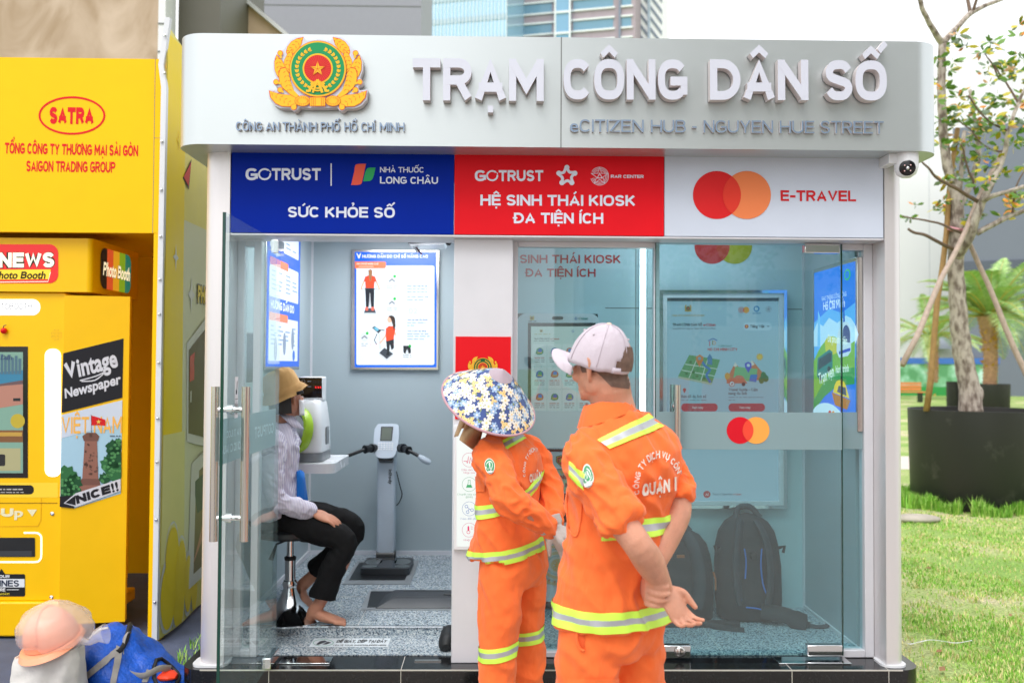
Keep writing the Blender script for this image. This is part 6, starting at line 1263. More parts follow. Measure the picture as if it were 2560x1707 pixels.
def sack_and_helmet():
    m_sack = M('white_woven_sack', (214, 210, 204), rough=.7, var=.06, bump=.5, bscale=26)
    c = P(122, 1690, Y=4.15); cx, cy = c.x, 4.15
    rows = []
    zt = P(122, 1622, Y=4.15).z
    b = MB(); st = [((cx, cy, .01), (.15, 0, 0), (0, .13, 0)), ((cx, cy, .05), (.165, 0, 0), (0, .14, 0)), ((cx, cy, zt*.5), (.155, 0, 0), (0, .135, 0)), ((cx+.01, cy, zt*.85), (.15, 0, 0), (0, .13, 0)), ((cx+.005, cy, zt*1.0), (.14, 0, .02), (0, .12, 0))]
    full = spline([tuple(x for v in s_ for x in v) for s_ in st], 6)
    rows = []
    for k, s_ in enumerate(full):
        r_ = []
        for j in range(44):
            a = 2*math.pi*j/44; p = Vector(s_[:3])+Vector(s_[3:6])*math.cos(a)+Vector(s_[6:9])*math.sin(a); d = noise.noise(Vector((math.cos(a)*2.4, math.sin(a)*2.4, p.z*5)))*.022+noise.noise(p*26)*.006; p += Vector((math.cos(a), math.sin(a), 0))*d; p.z = max(.008, p.z); r_.append(p)
        rows.append(r_)
    b.grid(rows, m_sack, True); inner = [[Vector((cx+(p.x-cx)*f, cy+(p.y-cy)*f, p.z-d)) for p in rows[-1]] for f, d in ((.96, .0), (.8, .05), (.3, .06))]; b.grid([rows[-1]]+inner, m_sack, True)
    o = b.build('woven_sack', None, sharp=80); tag(o, 'white woven plastic sack standing open on the carpet under the bagged helmet', 'sack')
    # helmet
    hm = M('orange_helmet', (252, 166, 126), rough=.42, var=.03); hz = zt+.045; hc = Vector((cx+.012, cy, hz)); t = thing('safety_helmet', 'orange safety helmet tied in clear plastic on top of the white sack', 'helmet', (cx, cy, zt))
    tilt = Matrix.Rotation(R(14), 3, 'X') @ Matrix.Rotation(R(-12), 3, 'Y')
    b = MB(); rows = []
    for i in range(13):
        th = R(90*i/12); rows.append([hc+tilt @ Vector((.112*math.cos(th)*math.cos(2*math.pi*j/36)*(1.0), .125*math.cos(th)*math.sin(2*math.pi*j/36), .145*math.sin(th))) for j in range(36)])
    b.grid(rows, hm, True); b.build('shell', t)
    b = MB(); b.grid([[hc+tilt @ Vector((.112*r_*math.cos(2*math.pi*j/36), .125*r_*math.sin(2*math.pi*j/36)-(.035*(r_-1)/.2 if math.sin(2*math.pi*j/36) < 0 else 0), -.003-(.02 if r_ > 1.1 else 0))) for j in range(36)] for r_ in (.96, 1.1, 1.16)], hm, True); b.build('brim', t)
    for s_ in (0,): b = MB(); b.tube([hc+tilt @ Vector((s_*.045+.0, .127*math.cos(R(a)), .147*math.sin(R(a))*(.96 if s_ else 1.0))) for a in range(20, 165, 12)], .007, hm, 8); b.build('rib', t)
    gp = glass('clear_plastic_bag', (.98, .97, .97), rough=.25, haze=.34, hazecol=(.95, .92, .92), ior=1.25)
    rows = []
    for i in range(19):
        th = R(-62+152*i/18); rows.append([])
        for j in range(48):
            a = 2*math.pi*j/48; d = Vector((math.cos(th)*math.cos(a), math.cos(th)*math.sin(a), math.sin(th))); k = 1+.08*noise.noise(d*2.2+Vector((9, 0, 0)))+.04*noise.noise(d*5)-.03*abs(noise.noise(d*8)); rows[-1].append(hc+Vector((.012, 0, .045))+Vector((d.x*.158*k, d.y*.155*k, d.z*.122*k)))
    b = MB(); b.grid(rows, gp, True); c2 = hc+Vector((.145, -.02, .0)); b.tube([c2+Vector((-.02, 0, 0)), c2+Vector((.03, 0, -.01)), c2+Vector((.06, .0, .02)), c2+Vector((.1, 0, .03))], [.02, .012, .03, .045], gp, 12, caps=False); o = b.build('plastic_bag', t, sharp=180)
sack_and_helmet()
# ================================================================ right side: planters, trees, lawn
def bark_mat():
    m = M('grey_bark', (150, 134, 118), rough=.85, var=0, bump=.6, bscale=38)
    n = m.node_tree.nodes; L = m.node_tree.links; b = n['Principled BSDF']
    tc = n.new('ShaderNodeTexCoord'); mp = n.new('ShaderNodeMapping'); mp.inputs['Scale'].default_value = (9, 9, 4); L.new(tc.outputs['Object'], mp.inputs[0])
    nz = n.new('ShaderNodeTexNoise'); nz.inputs['Scale'].default_value = 2; nz.inputs['Detail'].default_value = 8; L.new(mp.outputs[0], nz.inputs[0])
    r = n.new('ShaderNodeValToRGB'); e = r.color_ramp.elements; e[0].position = .36; e[0].color = (.17, .13, .105, 1); e[1].position = .58; e[1].color = (.50, .44, .38, 1)
    L.new(nz.outputs[0], r.inputs[0]); L.new(r.outputs[0], b.inputs['Base Color']); return m
m_bark = bark_mat(); m_twig = M('brown_twig', (112, 92, 78), rough=.8, var=.15)
def planter_mat():
    m = M('black_planter', (38, 38, 40), rough=.5, var=0)
    n = m.node_tree.nodes; L = m.node_tree.links; b = n['Principled BSDF']
    tc = n.new('ShaderNodeTexCoord'); nz = n.new('ShaderNodeTexNoise'); nz.inputs['Scale'].default_value = 3.2; nz.inputs['Detail'].default_value = 9; nz.inputs['Roughness'].default_value = .65; L.new(tc.outputs['Object'], nz.inputs[0])
    r = n.new('ShaderNodeValToRGB'); e = r.color_ramp.elements; e[0].position = .58; e[0].color = (.02, .02, .019, 1); e[1].position = .85; e[1].color = (.10, .095, .085, 1); L.new(nz.outputs[0], r.inputs[0]); L.new(r.outputs[0], b.inputs['Base Color']); return m
m_pot = planter_mat(); m_soil = M('soil', (92, 74, 58), rough=.95, var=.2, bump=.6, bscale=30)
def planter(c, r_, h, label):
    t = thing('planter', label, 'planter', c, group='round black planters on the lawn')
    b = MB(); b.lathe([(r_*.93, 0), (r_*.96, .03), (r_, h*.96), (r_, h), (r_*.965, h), (r_*.95, h-.09)], c, m_pot, n=56); b.build('pot', t)
    b = MB(); b.lathe([(r_*.955, h-.07), (r_*.5, h-.05), (.001, h-.05)], c, m_soil, n=40); b.build('soil', t)
YT = 10.75
pc = P(2442, 1272, Y=YT); planter(Vector((pc.x, YT, 0)), .745, 1.13, 'big round black planter with a leafy young tree, right of the kiosk')
def near_tree():
    t = thing('young_tree', 'pale barked young tree with sparse green, yellow and orange leaves in the big black planter', 'tree', (pc.x, YT, 1.05))
    f = lambda x, y, d=0: P(x, y, Y=YT+d)
    b = MB(); tr = [(2428, 1030, 29), (2421, 960, 25), (2406, 880, 23), (2397, 800, 21.5), (2392, 720, 20), (2390, 660, 19), (2391, 600, 19), (2392, 540, 17), (2386, 480, 13), (2366, 400, 12), (2355, 290, 10.5), (2354, 200, 10), (2356, 110, 9.5)]
    def limb(pts, mat=m_bark, n=12, dz=0):
        sp = spline([(p[0], p[1], p[2], p[3] if len(p) > 3 else 0) for p in pts], 5)
        pp = [f(x, y, d)+Vector((noise.noise(Vector((x, y, 1))*.03), 0, noise.noise(Vector((x, y, 7))*.03)))*.015 for x, y, r_, d in sp]; b.tube(pp, [max(.004, r_/213) for x, y, r_, d in sp], mat, n)
    # root flare with a burl
    limb(tr, n=18); b.build('trunk', t, sharp=180)
    o = None; b = MB(); c = f(2442, 985); b.ball(c, (.075, .08, .11), m_bark, 14, 10); b.build('burl', t, sharp=180)
    main = [[(2357, 110, 9, 0), (2330, 70, 7, -.1), (2305, 20, 6, -.2), (2290, -60, 5, -.3)], [(2357, 108, 9, 0), (2390, 72, 7, .1), (2428, 33, 6.5, .2), (2480, 8, 5, .3), (2530, -10, 4, .4)], [(2424, 36, 5, .2), (2418, -20, 4, .3)], [(2432, 30, 4, .2), (2450, -30, 3, .1)],
            [(2393, 640, 13, -.05), (2420, 600, 12, -.2), (2440, 545, 11, -.3), (2455, 505, 9, -.35), (2486, 445, 7, -.4), (2512, 380, 6, -.4), (2522, 326, 5, -.45), (2545, 260, 4, -.4), (2565, 215, 3, -.4)],
            [(2455, 505, 8, -.35), (2480, 490, 6, -.5), (2520, 480, 5, -.6), (2570, 462, 4.5, -.7)], [(2440, 585, 7, -.25), (2494, 555, 6.5, -.3), (2530, 538, 6, -.3), (2575, 520, 5, -.4)],
            [(2396, 520, 9, .15), (2430, 450, 8, .3), (2446, 370, 7, .4), (2436, 300, 5, .45), (2425, 225, 4.5, .5)], [(2390, 560, 7, .1), (2400, 470, 6, .2), (2410, 330, 5, .3)],
            [(2450, 508, 5, -.3), (2396, 473, 4.2, -.5), (2347, 449, 3.6, -.6), (2314, 416, 2.6, -.7), (2298, 395, 1.8, -.7)], [(2388, 625, 5, -.05), (2360, 612, 4.4, -.2), (2322, 592, 4, -.3), (2290, 583, 3.4, -.3), (2270, 571, 3, -.3)],
            [(2420, 590, 4, -.2), (2370, 567, 3, -.3), (2300, 548, 2.2, -.4), (2255, 540, 1.6, -.4)], [(2522, 330, 3, -.4), (2470, 300, 2.4, -.5), (2420, 240, 2, -.6)], [(2514, 380, 3, -.4), (2470, 370, 2, -.3), (2420, 320, 1.6, -.3), (2390, 300, 1.2, -.3)], [(2500, 200, 2.4, -.2), (2478, 160, 2, -.2), (2460, 130, 1.4, -.2)], [(2545, 260, 3, -.4), (2515, 205, 2.4, -.3), (2480, 160, 1.6, -.3)], [(2440, 480, 3, -.3), (2415, 400, 2.4, -.4), (2403, 360, 1.8, -.5)], [(2530, 540, 3, -.3), (2540, 470, 2, -.4), (2560, 430, 1.6, -.4)]]
    b = MB()
    for l in main: limb(l, m_bark if l[0][2] > 6 else m_twig, 10)
    b.build('branches', t, sharp=180)
    # leaves: small folded blades gathered in whorls at twig tips
    lm = [M('leaf_green', (96, 140, 44), rough=.5, var=.2), M('leaf_yellow', (196, 184, 40), rough=.5, var=.15), M('leaf_orange', (232, 150, 60), rough=.5, var=.1), M('leaf_grey', (132, 152, 128), rough=.5, var=.15), M('leaf_pale', (214, 170, 130), rough=.5, var=.1)]
    q = random.Random(21); b = MB()
    hubs = [(2345, 300), (2352, 330), (2360, 262), (2345, 240), (2365, 175), (2350, 150), (2390, 245), (2402, 275), (2400, 300), (2420, 255), (2440, 280), (2378, 280), (2455, 135), (2475, 110), (2490, 120), (2470, 165), (2510, 160), (2500, 190), (2480, 215), (2530, 165), (2545, 60), (2550, 90), (2540, 130), (2550, 180), (2490, 240), (2470, 260), (2455, 310), (2470, 330), (2435, 330), (2420, 350), (2450, 390), (2480, 400), (2500, 360), (2520, 300), (2545, 300), (2535, 340), (2360, 310), (2345, 515), (2285, 515), (2275, 540), (2355, 505), (2360, 530), (2400, 420), (2388, 440), (2440, 440), (2450, 460), (2470, 450), (2530, 490), (2520, 505), (2545, 270), (2555, 240), (2440, 300), (2410, 230), (2485, 300), (2497, 330), (2455, 285), (2400, 370), (2560, 150), (2575, 200), (2590, 260), (2580, 100), (2575, 320), (2425, 395), (2350, 200), (2345, 360), (2430, 550), (2445, 540)]
    hubs += [(q.uniform(2345, 2560), q.uniform(70, 545)) for k in range(46)]
    for (x, y) in hubs:
        c = f(x+q.uniform(-8, 8), y+q.uniform(-6, 6), q.uniform(-.6, .5)); n_ = q.randint(7, 13)
        for k in range(n_):
            a = q.uniform(0, 6.28); e = q.uniform(-.7, .6); d = Vector((math.cos(a)*math.cos(e), math.sin(a)*math.cos(e)*.8, math.sin(e))); L_ = q.uniform(.07, .145); w_ = L_*q.uniform(.16, .24)
            s_ = d.cross(Vector((q.uniform(-.5, .5), q.uniform(-1, -.2), q.uniform(-.3, .8)))).normalized(); n2 = d.cross(s_); p0 = c+d*.02; col_ = lm[q.choices((0, 1, 2, 3, 4), (.46, .22, .05, .23, .04))[0]]
            dr = n2*(-.12*L_)
            b.add([p0, p0+d*L_*.3+s_*w_*.75+dr*.2, p0+d*L_*.62+s_*w_+dr*.5, p0+d*L_+dr, p0+d*L_*.62-s_*w_+dr*.5, p0+d*L_*.3-s_*w_*.75+dr*.2, p0+d*L_*.3-n2*w_*.2, p0+d*L_*.65+dr*.6-n2*w_*.2], [(0, 1, 6), (1, 2, 7, 6), (2, 3, 7), (0, 6, 5), (6, 7, 4, 5), (7, 3, 4)], col_)
    b.build('crown', t, sharp=180)
near_tree()
m_pole = M('pale_bamboo', (176, 156, 142), rough=.6, var=.15, vscale=20); m_pole2 = M('tan_pole', (156, 122, 70), rough=.6, var=.15, vscale=20)
for (a, c, r_, m_, lab) in (((2255, 915, -.95), (2500, 385, .1), .032, m_pole, 'grey wooden prop leaning from the lower left against the young tree'), ((2316, 1030, -.25), (2392, 320, .1), .034, m_pole2, 'tan thin wooden prop rising almost upright out of the big planter'), ((2585, 985, -.3), (2405, 560, .1), .033, m_pole, 'grey wooden prop leaning from the lower right against the young tree')):
    p0, p1 = P(a[0], a[1], Y=YT+a[2]), P(c[0], c[1], Y=YT+c[2]); b = MB(); k = 9
    b.tube([p0.lerp(p1, i/(k-1))+Vector((.012*math.sin(i*1.7), 0, .01*math.cos(i*2.1))) for i in range(k)], [r_*(1.05-.03*i) for i in range(k)], m_, 10); tag(b.build('tree_prop', None, sharp=180), lab, 'prop', 'wooden props of the young tree')
b = MB(); b.tube([P(2375, 572, Y=YT-.12), P(2395, 575, Y=YT-.2), P(2420, 576, Y=YT-.15), P(2424, 568, Y=YT+.1), P(2380, 566, Y=YT+.1), P(2375, 572, Y=YT-.12)], .02, M('pink_cord', (214, 150, 160), rough=.7), 6, flat=1.6); tag(b.build('tie_cord'), 'faded pink cord tying the props to the young tree', 'cord')
# far palm with its planter
YP = 34.5; pp = P(2466, 1000, Y=YP); planter(Vector((pp.x+.2, YP, 0)), .64, 1.0, 'round black planter holding the palm, farther off on the lawn'); p2 = P(2386, 1000, Y=YP+2); planter(Vector((p2.x, YP+2, 0)), .3, 1.05, 'narrow dark planter just left of the palm planter')
def palm(cx, Y, zt, label, spread, seed, nfr=30):
    q = random.Random(seed); t = thing('palm_tree', label, 'palm', (cx, Y, .9)); b = MB(); pts = []
    k = 40; rad = []
    for i in range(k): z = .85+(zt-.85)*i/(k-1); pts.append((cx+.05*math.sin(i*.1), Y, z)); rad.append((.25 if i < k*.7 else .27+.13*(i-k*.7)/(k*.3))*(1.08 if i % 2 else .93))
    b.tube(pts, rad, M('palm_trunk', (172, 134, 104), rough=.9, var=.3, vscale=8, bump=.6, bscale=12), 16)
    for i in range(110):
        z = zt-.1-abs(q.gauss(0, 1))*.9; a = q.uniform(0, 6.28); r_ = .3; d = Vector((math.cos(a), math.sin(a), .8)).normalized(); s_ = Vector((-math.sin(a), math.cos(a), 0)); p0 = Vector((cx+math.cos(a)*r_*.85, Y+math.sin(a)*r_*.85, z)); b.add([p0+s_*.07, p0-s_*.07, p0+d*.2], [(0, 1, 2)], M('palm_boot', (206, 156, 70), rough=.8, var=.2))
    b.build('trunk', t, sharp=80)
    b = MB(); g1, g2, g3 = M('palm_leaf', (146, 186, 104), rough=.45, var=.2), M('palm_leaf_light', (184, 208, 140), rough=.45, var=.15), M('palm_rib', (196, 180, 90), rough=.6)
    for i in range(nfr):
        a = 6.283*i/nfr*2.4+q.uniform(-.2, .2); el = q.uniform(-.05, 1.25); L_ = spread*q.uniform(.8, 1.1); drop = q.uniform(.3, .6)*L_; hz = Vector((math.cos(a), math.sin(a), 0)); rib = []
        for j in range(17): u = j/16; rib.append(Vector((cx, Y, zt))+hz*(L_*u*math.cos(el)+.1)+Vector((0, 0, L_*u*math.sin(el)-drop*u*u*(1.3-.6*math.sin(el)))))
        b.tube(rib, [.03*(1-j/17)+.006 for j in range(17)], g3, 5)
        for j in range(1, 57):
            u = j/57; x = u*16; k = int(x); p0 = rib[k].lerp(rib[min(16, k+1)], x-k); tg = (rib[min(16, k+1)]-rib[k]).normalized(); sd_ = tg.cross(Vector((0, 0, 1))).normalized(); up = sd_.cross(tg); l_ = spread*.2*math.sin(math.pi*min(1, u*.85+.12))*q.uniform(.85, 1.1)
            for s_ in (-1, 1):
                d = (sd_*s_*.8+tg*.6+up*.25).normalized(); e = p0+d*l_+Vector((0, 0, -.25*l_)); m_ = p0+d*l_*.5; wv = tg*.02
                b.add([p0-wv*.6, p0+wv*.6, m_+wv, e, m_-wv], [(0, 1, 2, 4), (4, 2, 3)], g1 if q.random() < .6 else g2)
    b.build('crown', t, sharp=180)
palm(pp.x+.12, YP, P(2466, 790, Y=YP).z, 'feathery green palm with a stout tan trunk, seen behind the young tree', 3.7, 4, 46)
palm(P(2330, 800, Y=46).x, 46, P(2340, 840, Y=46).z, 'pale palm partly hidden behind the right pillar, farther than the stout palm', 3.4, 9, 20)
# bench
def bench():
    Y = 42; g = lambda x, y: P(x, y, Y=Y); t = thing('park_bench', 'orange wooden bench far off on the lawn beside the kiosk pillar', 'bench', g(2280, 975)); mo = M('orange_wood', (214, 130, 70), rough=.5, var=.1)
    x0, x1 = g(2240, 950).x-.9, g(2308, 950).x; zs = .45
    b = MB(); b.bx(x0, x1, Y-.25, Y+.2, zs, zs+.05, mo); b.build('seat', t); b = MB()
    for k in range(3): b.bx(x0, x1, Y+.2, Y+.25, zs+.1+k*.13, zs+.2+k*.13, mo)
    b.build('backrest', t)
    for x in (x0+.15, x1-.15): b = MB(); b.bx(x-.03, x+.03, Y-.22, Y+.22, 0, zs, m_black); b.build('leg', t)
bench()
# hoarding with printed greenery
def hoarding():
    Y = 52; t = thing('hoarding_fence', 'long hoarding printed with green foliage under a blue band, at the end of the lawn', 'fence', (30, Y, 0))
    m = M('foliage_print', (120, 170, 130), rough=.5, var=0); n = m.node_tree.nodes; L = m.node_tree.links; b_ = n['Principled BSDF']; tc = n.new('ShaderNodeTexCoord'); nz = n.new('ShaderNodeTexNoise'); nz.inputs['Scale'].default_value = 1.1; nz.inputs['Detail'].default_value = 9; L.new(tc.outputs['Object'], nz.inputs[0]); r = n.new('ShaderNodeValToRGB'); e = r.color_ramp.elements; e[0].position = .4; e[0].color = (.10, .32, .14, 1); e[1].position = .62; e[1].color = (.55, .78, .72, 1); q = e.new(.5); q.color = (.22, .5, .3, 1); L.new(nz.outputs[0], r.inputs[0]); L.new(r.outputs[0], b_.inputs['Base Color'])
    z1 = P(2400, 895, Y=Y).z; z0 = P(2400, 910, Y=Y).z
    b = MB(); b.bx(8, 60, Y, Y+.1, .5, z0, m); b.build('print_panel', t); b = MB(); b.bx(8, 60, Y-.05, Y+.12, z0, z1, M('blue_band', (60, 110, 190), rough=.5)); b.build('top_band', t); b = MB(); b.bx(8, 60, Y-.02, Y+.1, 0, .5, ink((60, 150, 80))); b.build('base_band', t)
hoarding()
# ---- buildings behind
def facade(name, label, o, ux, wd, ht, dp, wall, bays=(), parts=True):
    """box building; ux = unit vector along the front; returns (thing, plane of the front)"""
    o = Vector(o); ux = Vector(ux).normalized(); t = thing(name, label, 'building', o+ux*wd/2); pl_ = Plane(o, ux, (0, 0, 1)); b = MB()
    b.prism([(0, 0), (wd, 0), (wd, ht), (0, ht)], pl_, -dp, 0, wall); b.build('wall', t); return t, pl_
m_wb = M('white_render', (236, 236, 238), rough=.7, var=.02, vscale=.2)
def white_hall():
    Y = 62; g = lambda x, y: P(x, y, Y=Y); x0 = g(2180, 500).x
    t, pl_ = facade('white_building', 'long white building behind the lawn with a small awning low on its wall', (x0, Y, 0), (1, 0, 0), 40, g(2400, 143).z, 12, m_wb)
    b = MB()
    for k in range(14): x = x0+1+k*2.9; b.bx(x, x+.05, Y-.01, Y, 0, g(2400, 150).z, M('pale_joint', (206, 208, 212)))
    b.build('cladding_joint', t)
    a, c = g(2317, 838), g(2363, 873); b = MB(); rows = []
    for i in range(7): th = R(90*i/6); rows.append([Vector((a.x+(c.x-a.x)*k, Y-.9*math.sin(th)-.02, c.z+(a.z-c.z)*math.cos(th))) for k in (0, .5, 1)])
    b.grid(rows, ink((176, 184, 196))); b.add([rows[i][0] for i in range(7)]+[Vector((a.x, Y, c.z))], [tuple(range(8))], ink((176, 184, 196))); b.add([rows[i][2] for i in range(7)]+[Vector((c.x, Y, c.z))], [tuple(range(8))], ink((176, 184, 196))); b.build('awning', t)
    a, c = g(2426, 830), g(2438, 893); b = MB(); b.bx(a.x, c.x, Y-.06, Y, c.z, a.z, ink((190, 200, 206))); b.build('door', t)
    for (x0_, y0_, x1_, y1_) in ((2535, 800, 2560, 880), (2330, 735, 2345, 785)): a, c = g(x0_, y0_), g(x1_, y1_); b = MB(); b.bx(a.x, c.x, Y-.05, Y, c.z, a.z, ink((150, 166, 180))); b.build('window', t)
    Y2 = 50; g2 = lambda x, y: P(x, y, Y=Y2); a = g2(2449, 286)
    t, pl_ = facade('grey_building', 'plain dark grey block rising behind the palm at the right edge', (a.x, Y2+3, 0), (.894, -.447, 0), 30, a.z+.0, 6, M('dark_grey_cladding', (112, 118, 134), rough=.6, var=.03, vscale=.3))
    a0, c0 = g2(2430, 640), g2(2500, 665); b = MB(); b.prism([(0, c0.z), (30, c0.z), (30, a0.z), (0, a0.z)], pl_, .0, .08, ink((90, 96, 110))); b.build('ledge', t)
    b = MB(); b.prism([pl_.loc(2462, 372), pl_.loc(2478, 372), pl_.loc(2478, 418), pl_.loc(2462, 418)], pl_, .0, .04, ink((74, 100, 150))); b.build('window', t)
white_hall()
def towers():
    m_gl = M('tower_glass', (164, 200, 224), rough=.08, var=.06, vscale=.05, metal=.2); m_br = M('mauve_brick', (164, 150, 160), rough=.8, var=.06, vscale=1, bump=.1, bscale=10); m_w = M('tower_white', (232, 234, 238), rough=.6); m_bd = M('tower_spandrel', (150, 176, 196), rough=.3); m_wn = M('tower_window', (110, 150, 176), rough=.08)
    ux = Vector((.966, -.258, 0))
    def base(px, Y): p = P(px, 300, Y=Y); return Vector((p.x, p.y, 0))
    # glass tower
    Y = 150; o = base(1040, Y+6); wd = (P(1265, 300, Y=Y+2).x-o.x)/ux.x; t, pl_ = facade('glass_tower', 'pale blue glass office tower behind the canopy, left of the brick tower', o, ux, wd, 95, 20, m_gl)
    b = MB(); 
    for k in range(12, 26): z = k*3.7; b.prism([(0, z), (wd, z), (wd, z+.9), (0, z+.9)], pl_, .02, .12, m_bd)
    b.build('spandrel', t); b = MB()
    for k in range(26): x = wd*k/25; b.prism([(x-.05, 30), (x+.05, 30), (x+.05, 95), (x-.05, 95)], pl_, .1, .2, m_w)
    b.build('mullion', t)
    # brick tower
    Y = 160; o = base(1265, Y+5); wd = (P(1592, 300, Y=Y-3).x-o.x)/ux.x; t, pl_ = facade('brick_tower', 'mauve brick tower with white banding and a strip of blue bay windows above the canopy', o, ux, wd, 105, 22, m_br)
    X = lambda px: (px-1265)/(1590-1265)*wd
    for k in range(12, 20):
        z = k*3.75
        for (x0, x1) in ((1273, 1284), (1295, 1382), (1436, 1536), (1556, 1580)): b = MB(); b.prism([(X(x0), z+.9), (X(x1), z+.9), (X(x1), z+2.5), (X(x0), z+2.5)], pl_, -.3, .05, m_wn); b.build('window', t)
    b = MB()
    for k in range(10, 28):
        z = k*3.75
        for (x0, x1) in ((1271, 1287), (1290, 1388), (1430, 1540), (1552, 1584)):
            for dz in (.55, 2.6): b.prism([(X(x0), z+dz), (X(x1), z+dz), (X(x1), z+dz+.28), (X(x0), z+dz+.28)], pl_, .02, .3, m_w)
    b.build('band', t); b = MB(); b.prism([(X(1393), 25), (X(1431), 25), (X(1431), 105), (X(1393), 105)], pl_, .1, 1.2, M('bay_glass', (128, 172, 206), rough=.08)); bay = b.build('bay_window', t); b = MB()
    for x in (1392, 1429): b.prism([(X(x), 25), (X(x+4), 25), (X(x+4), 105), (X(x), 105)], pl_, 1.15, 1.5, m_w)
    for k in range(10, 28): z = k*3.75; b.prism([(X(1396), z), (X(1429), z), (X(1429), z+.4), (X(1396), z+.4)], pl_, 1.15, 1.45, m_w)
    b.build('frame', bay)
    b = MB()
    for x in (1550,): b.prism([(X(x), 25), (X(x+5), 25), (X(x+5), 105), (X(x), 105)], pl_, .05, .5, M('tower_joint', (120, 130, 150)))
    b.build('downpipe', t)
    # white slab with slanting louvres
    o = base(1588, Y+8); wd = (P(1658, 300, Y=Y+6).x-o.x)/ux.x; t, pl_ = facade('louvred_tower', 'narrow white tower with slanting dark louvres at the end of the brick tower', o, ux, wd, 100, 14, m_w)
    b = MB(); md = ink((130, 140, 156))
    for k in range(30):
        z = 40+k*2.0
        for (x0, x1) in ((.1, wd*.44), (wd*.56, wd-.1)): b.prism([(x0, z+3), (x1, z), (x1, z+.8), (x0, z+3.8)], pl_, .0, .1, md)
    b.build('louvre', t); b = MB(); b.prism([(wd*.46, 30), (wd*.54, 30), (wd*.54, 100), (wd*.46, 100)], pl_, .02, .4, ink((170, 186, 204))); b.build('rib', t)
towers()
def beige_pavilion():
    def stone():
        m = M('beige_panel', (214, 188, 158), rough=.3, var=0); n = m.node_tree.nodes; L = m.node_tree.links; b = n['Principled BSDF']; tc = n.new('ShaderNodeTexCoord'); nz = n.new('ShaderNodeTexNoise'); nz.inputs['Scale'].default_value = .9; nz.inputs['Detail'].default_value = 6; nz.inputs['Distortion'].default_value = 1.4; L.new(tc.outputs['Object'], nz.inputs[0]); r = n.new('ShaderNodeValToRGB'); e = r.color_ramp.elements; e[0].position = .35; e[0].color = (.33, .22, .12, 1); e[1].position = .7; e[1].color = (.60, .47, .36, 1); L.new(nz.outputs[0], r.inputs[0]); L.new(r.outputs[0], b.inputs['Base Color']); return m
    ms = stone(); Y = 13.0; g = lambda x, y, yy=Y: P(x, y, Y=yy)
    t = thing('beige_pavilion', 'polished beige building with a slanting roof edge behind the yellow stand', 'building', (g(200, 900).x, Y+2, 0)); 
    xr_ = g(397, 50).x; b = MB(); pts = [(xr_, Y), (xr_, Y+4), (-30, Y+4), (-30, Y+1)]
    rows = [[Vector((xr_-18*u, Y-.0+1.4*math.sin(u*2.2)-.0, z)) for u in [i/24 for i in range(25)]] for z in (0, 4, 8, 12)]; b.grid(rows, ms); b.build('wall', t, sharp=180)
    b = MB(); b.bx(xr_, xr_+.10, Y-.02, Y+.4, 0, 12, m_white2); 
    for k in range(30): b.bx(xr_-.002, xr_+.102, Y-.03, Y-.02, k*.4, k*.4+.02, m_seam)
    b.build('edge_trim', t)
    b = MB(); x1 = g(524, 50).x; b.bx(xr_+.1, x1, Y+.5, Y+3, 0, 12, M('olive_dark_wall', (92, 90, 80), rough=.5, var=.15, vscale=.8)); b.build('dark_wall', t)
    Y3 = Y+2; pl3 = front(Y3); b = MB(); 
    b.prism([pl3.loc(x, y) for x, y in ((365, -110), (487, 0), (527, 36), (596, 100), (722, 100), (604, 0), (480, -110))], pl3, -3, 0, M('beige_soffit', (212, 186, 158), rough=.5, var=.04)); b.build('roof_panel', t)
    b = MB(); b.prism([pl3.loc(x, y) for x, y in ((480, -110), (604, 0), (722, 100), (736, 100), (618, 0), (494, -110))], pl3, -3, .1, m_white2); b.build('roof_edge', t)
    # steel truss seen beside the dark wall
    t2 = thing('steel_truss', 'grey steel lattice truss showing above the left end of the canopy', 'truss', g(540, 60, Y+4)); b = MB(); mg = M('galvanised_steel', (150, 146, 140), rough=.5, metal=.6)
    f = lambda x, y: P(x, y, Y=Y+1.2)
    A = [(526, 26), (552, 56), (590, 96)]; B_ = [(528, 62), (548, 84), (560, 98)]
    for L_ in (A, B_): b.tube([f(*p) for p in L_], .03, mg, 8)
    for p0, p1 in (((528, 30), (530, 62)), ((528, 30), (546, 82)), ((540, 42), (530, 62)), ((552, 56), (546, 82)), ((540, 42), (546, 84)), ((566, 70), (548, 84)), ((566, 70), (560, 98)), ((528, 62), (546, 50))): b.tube([f(*p0), f(*p1)], .018, mg, 6)
    b.build('lattice', t2)
    # grey slab
    Y4 = 24; a, c = P(640, 50, Y=Y4), P(1053, 50, Y=Y4); t3, pl_ = facade('grey_screen_building', 'flat plain grey screen wall between the slanting roof and the glass tower', (a.x, Y4, 0), (1, 0, 0), c.x-a.x, 18, 4, M('plain_grey', (150, 152, 164), rough=.6, var=.02)); b = MB()
    for k in range(1, 8): z = k*2.2; b.prism([(0, z), (c.x-a.x, z), (c.x-a.x, z+.02), (0, z+.02)], pl_, 0, .01, m_seam)
    b.build('panel_joint', t3)
beige_pavilion()
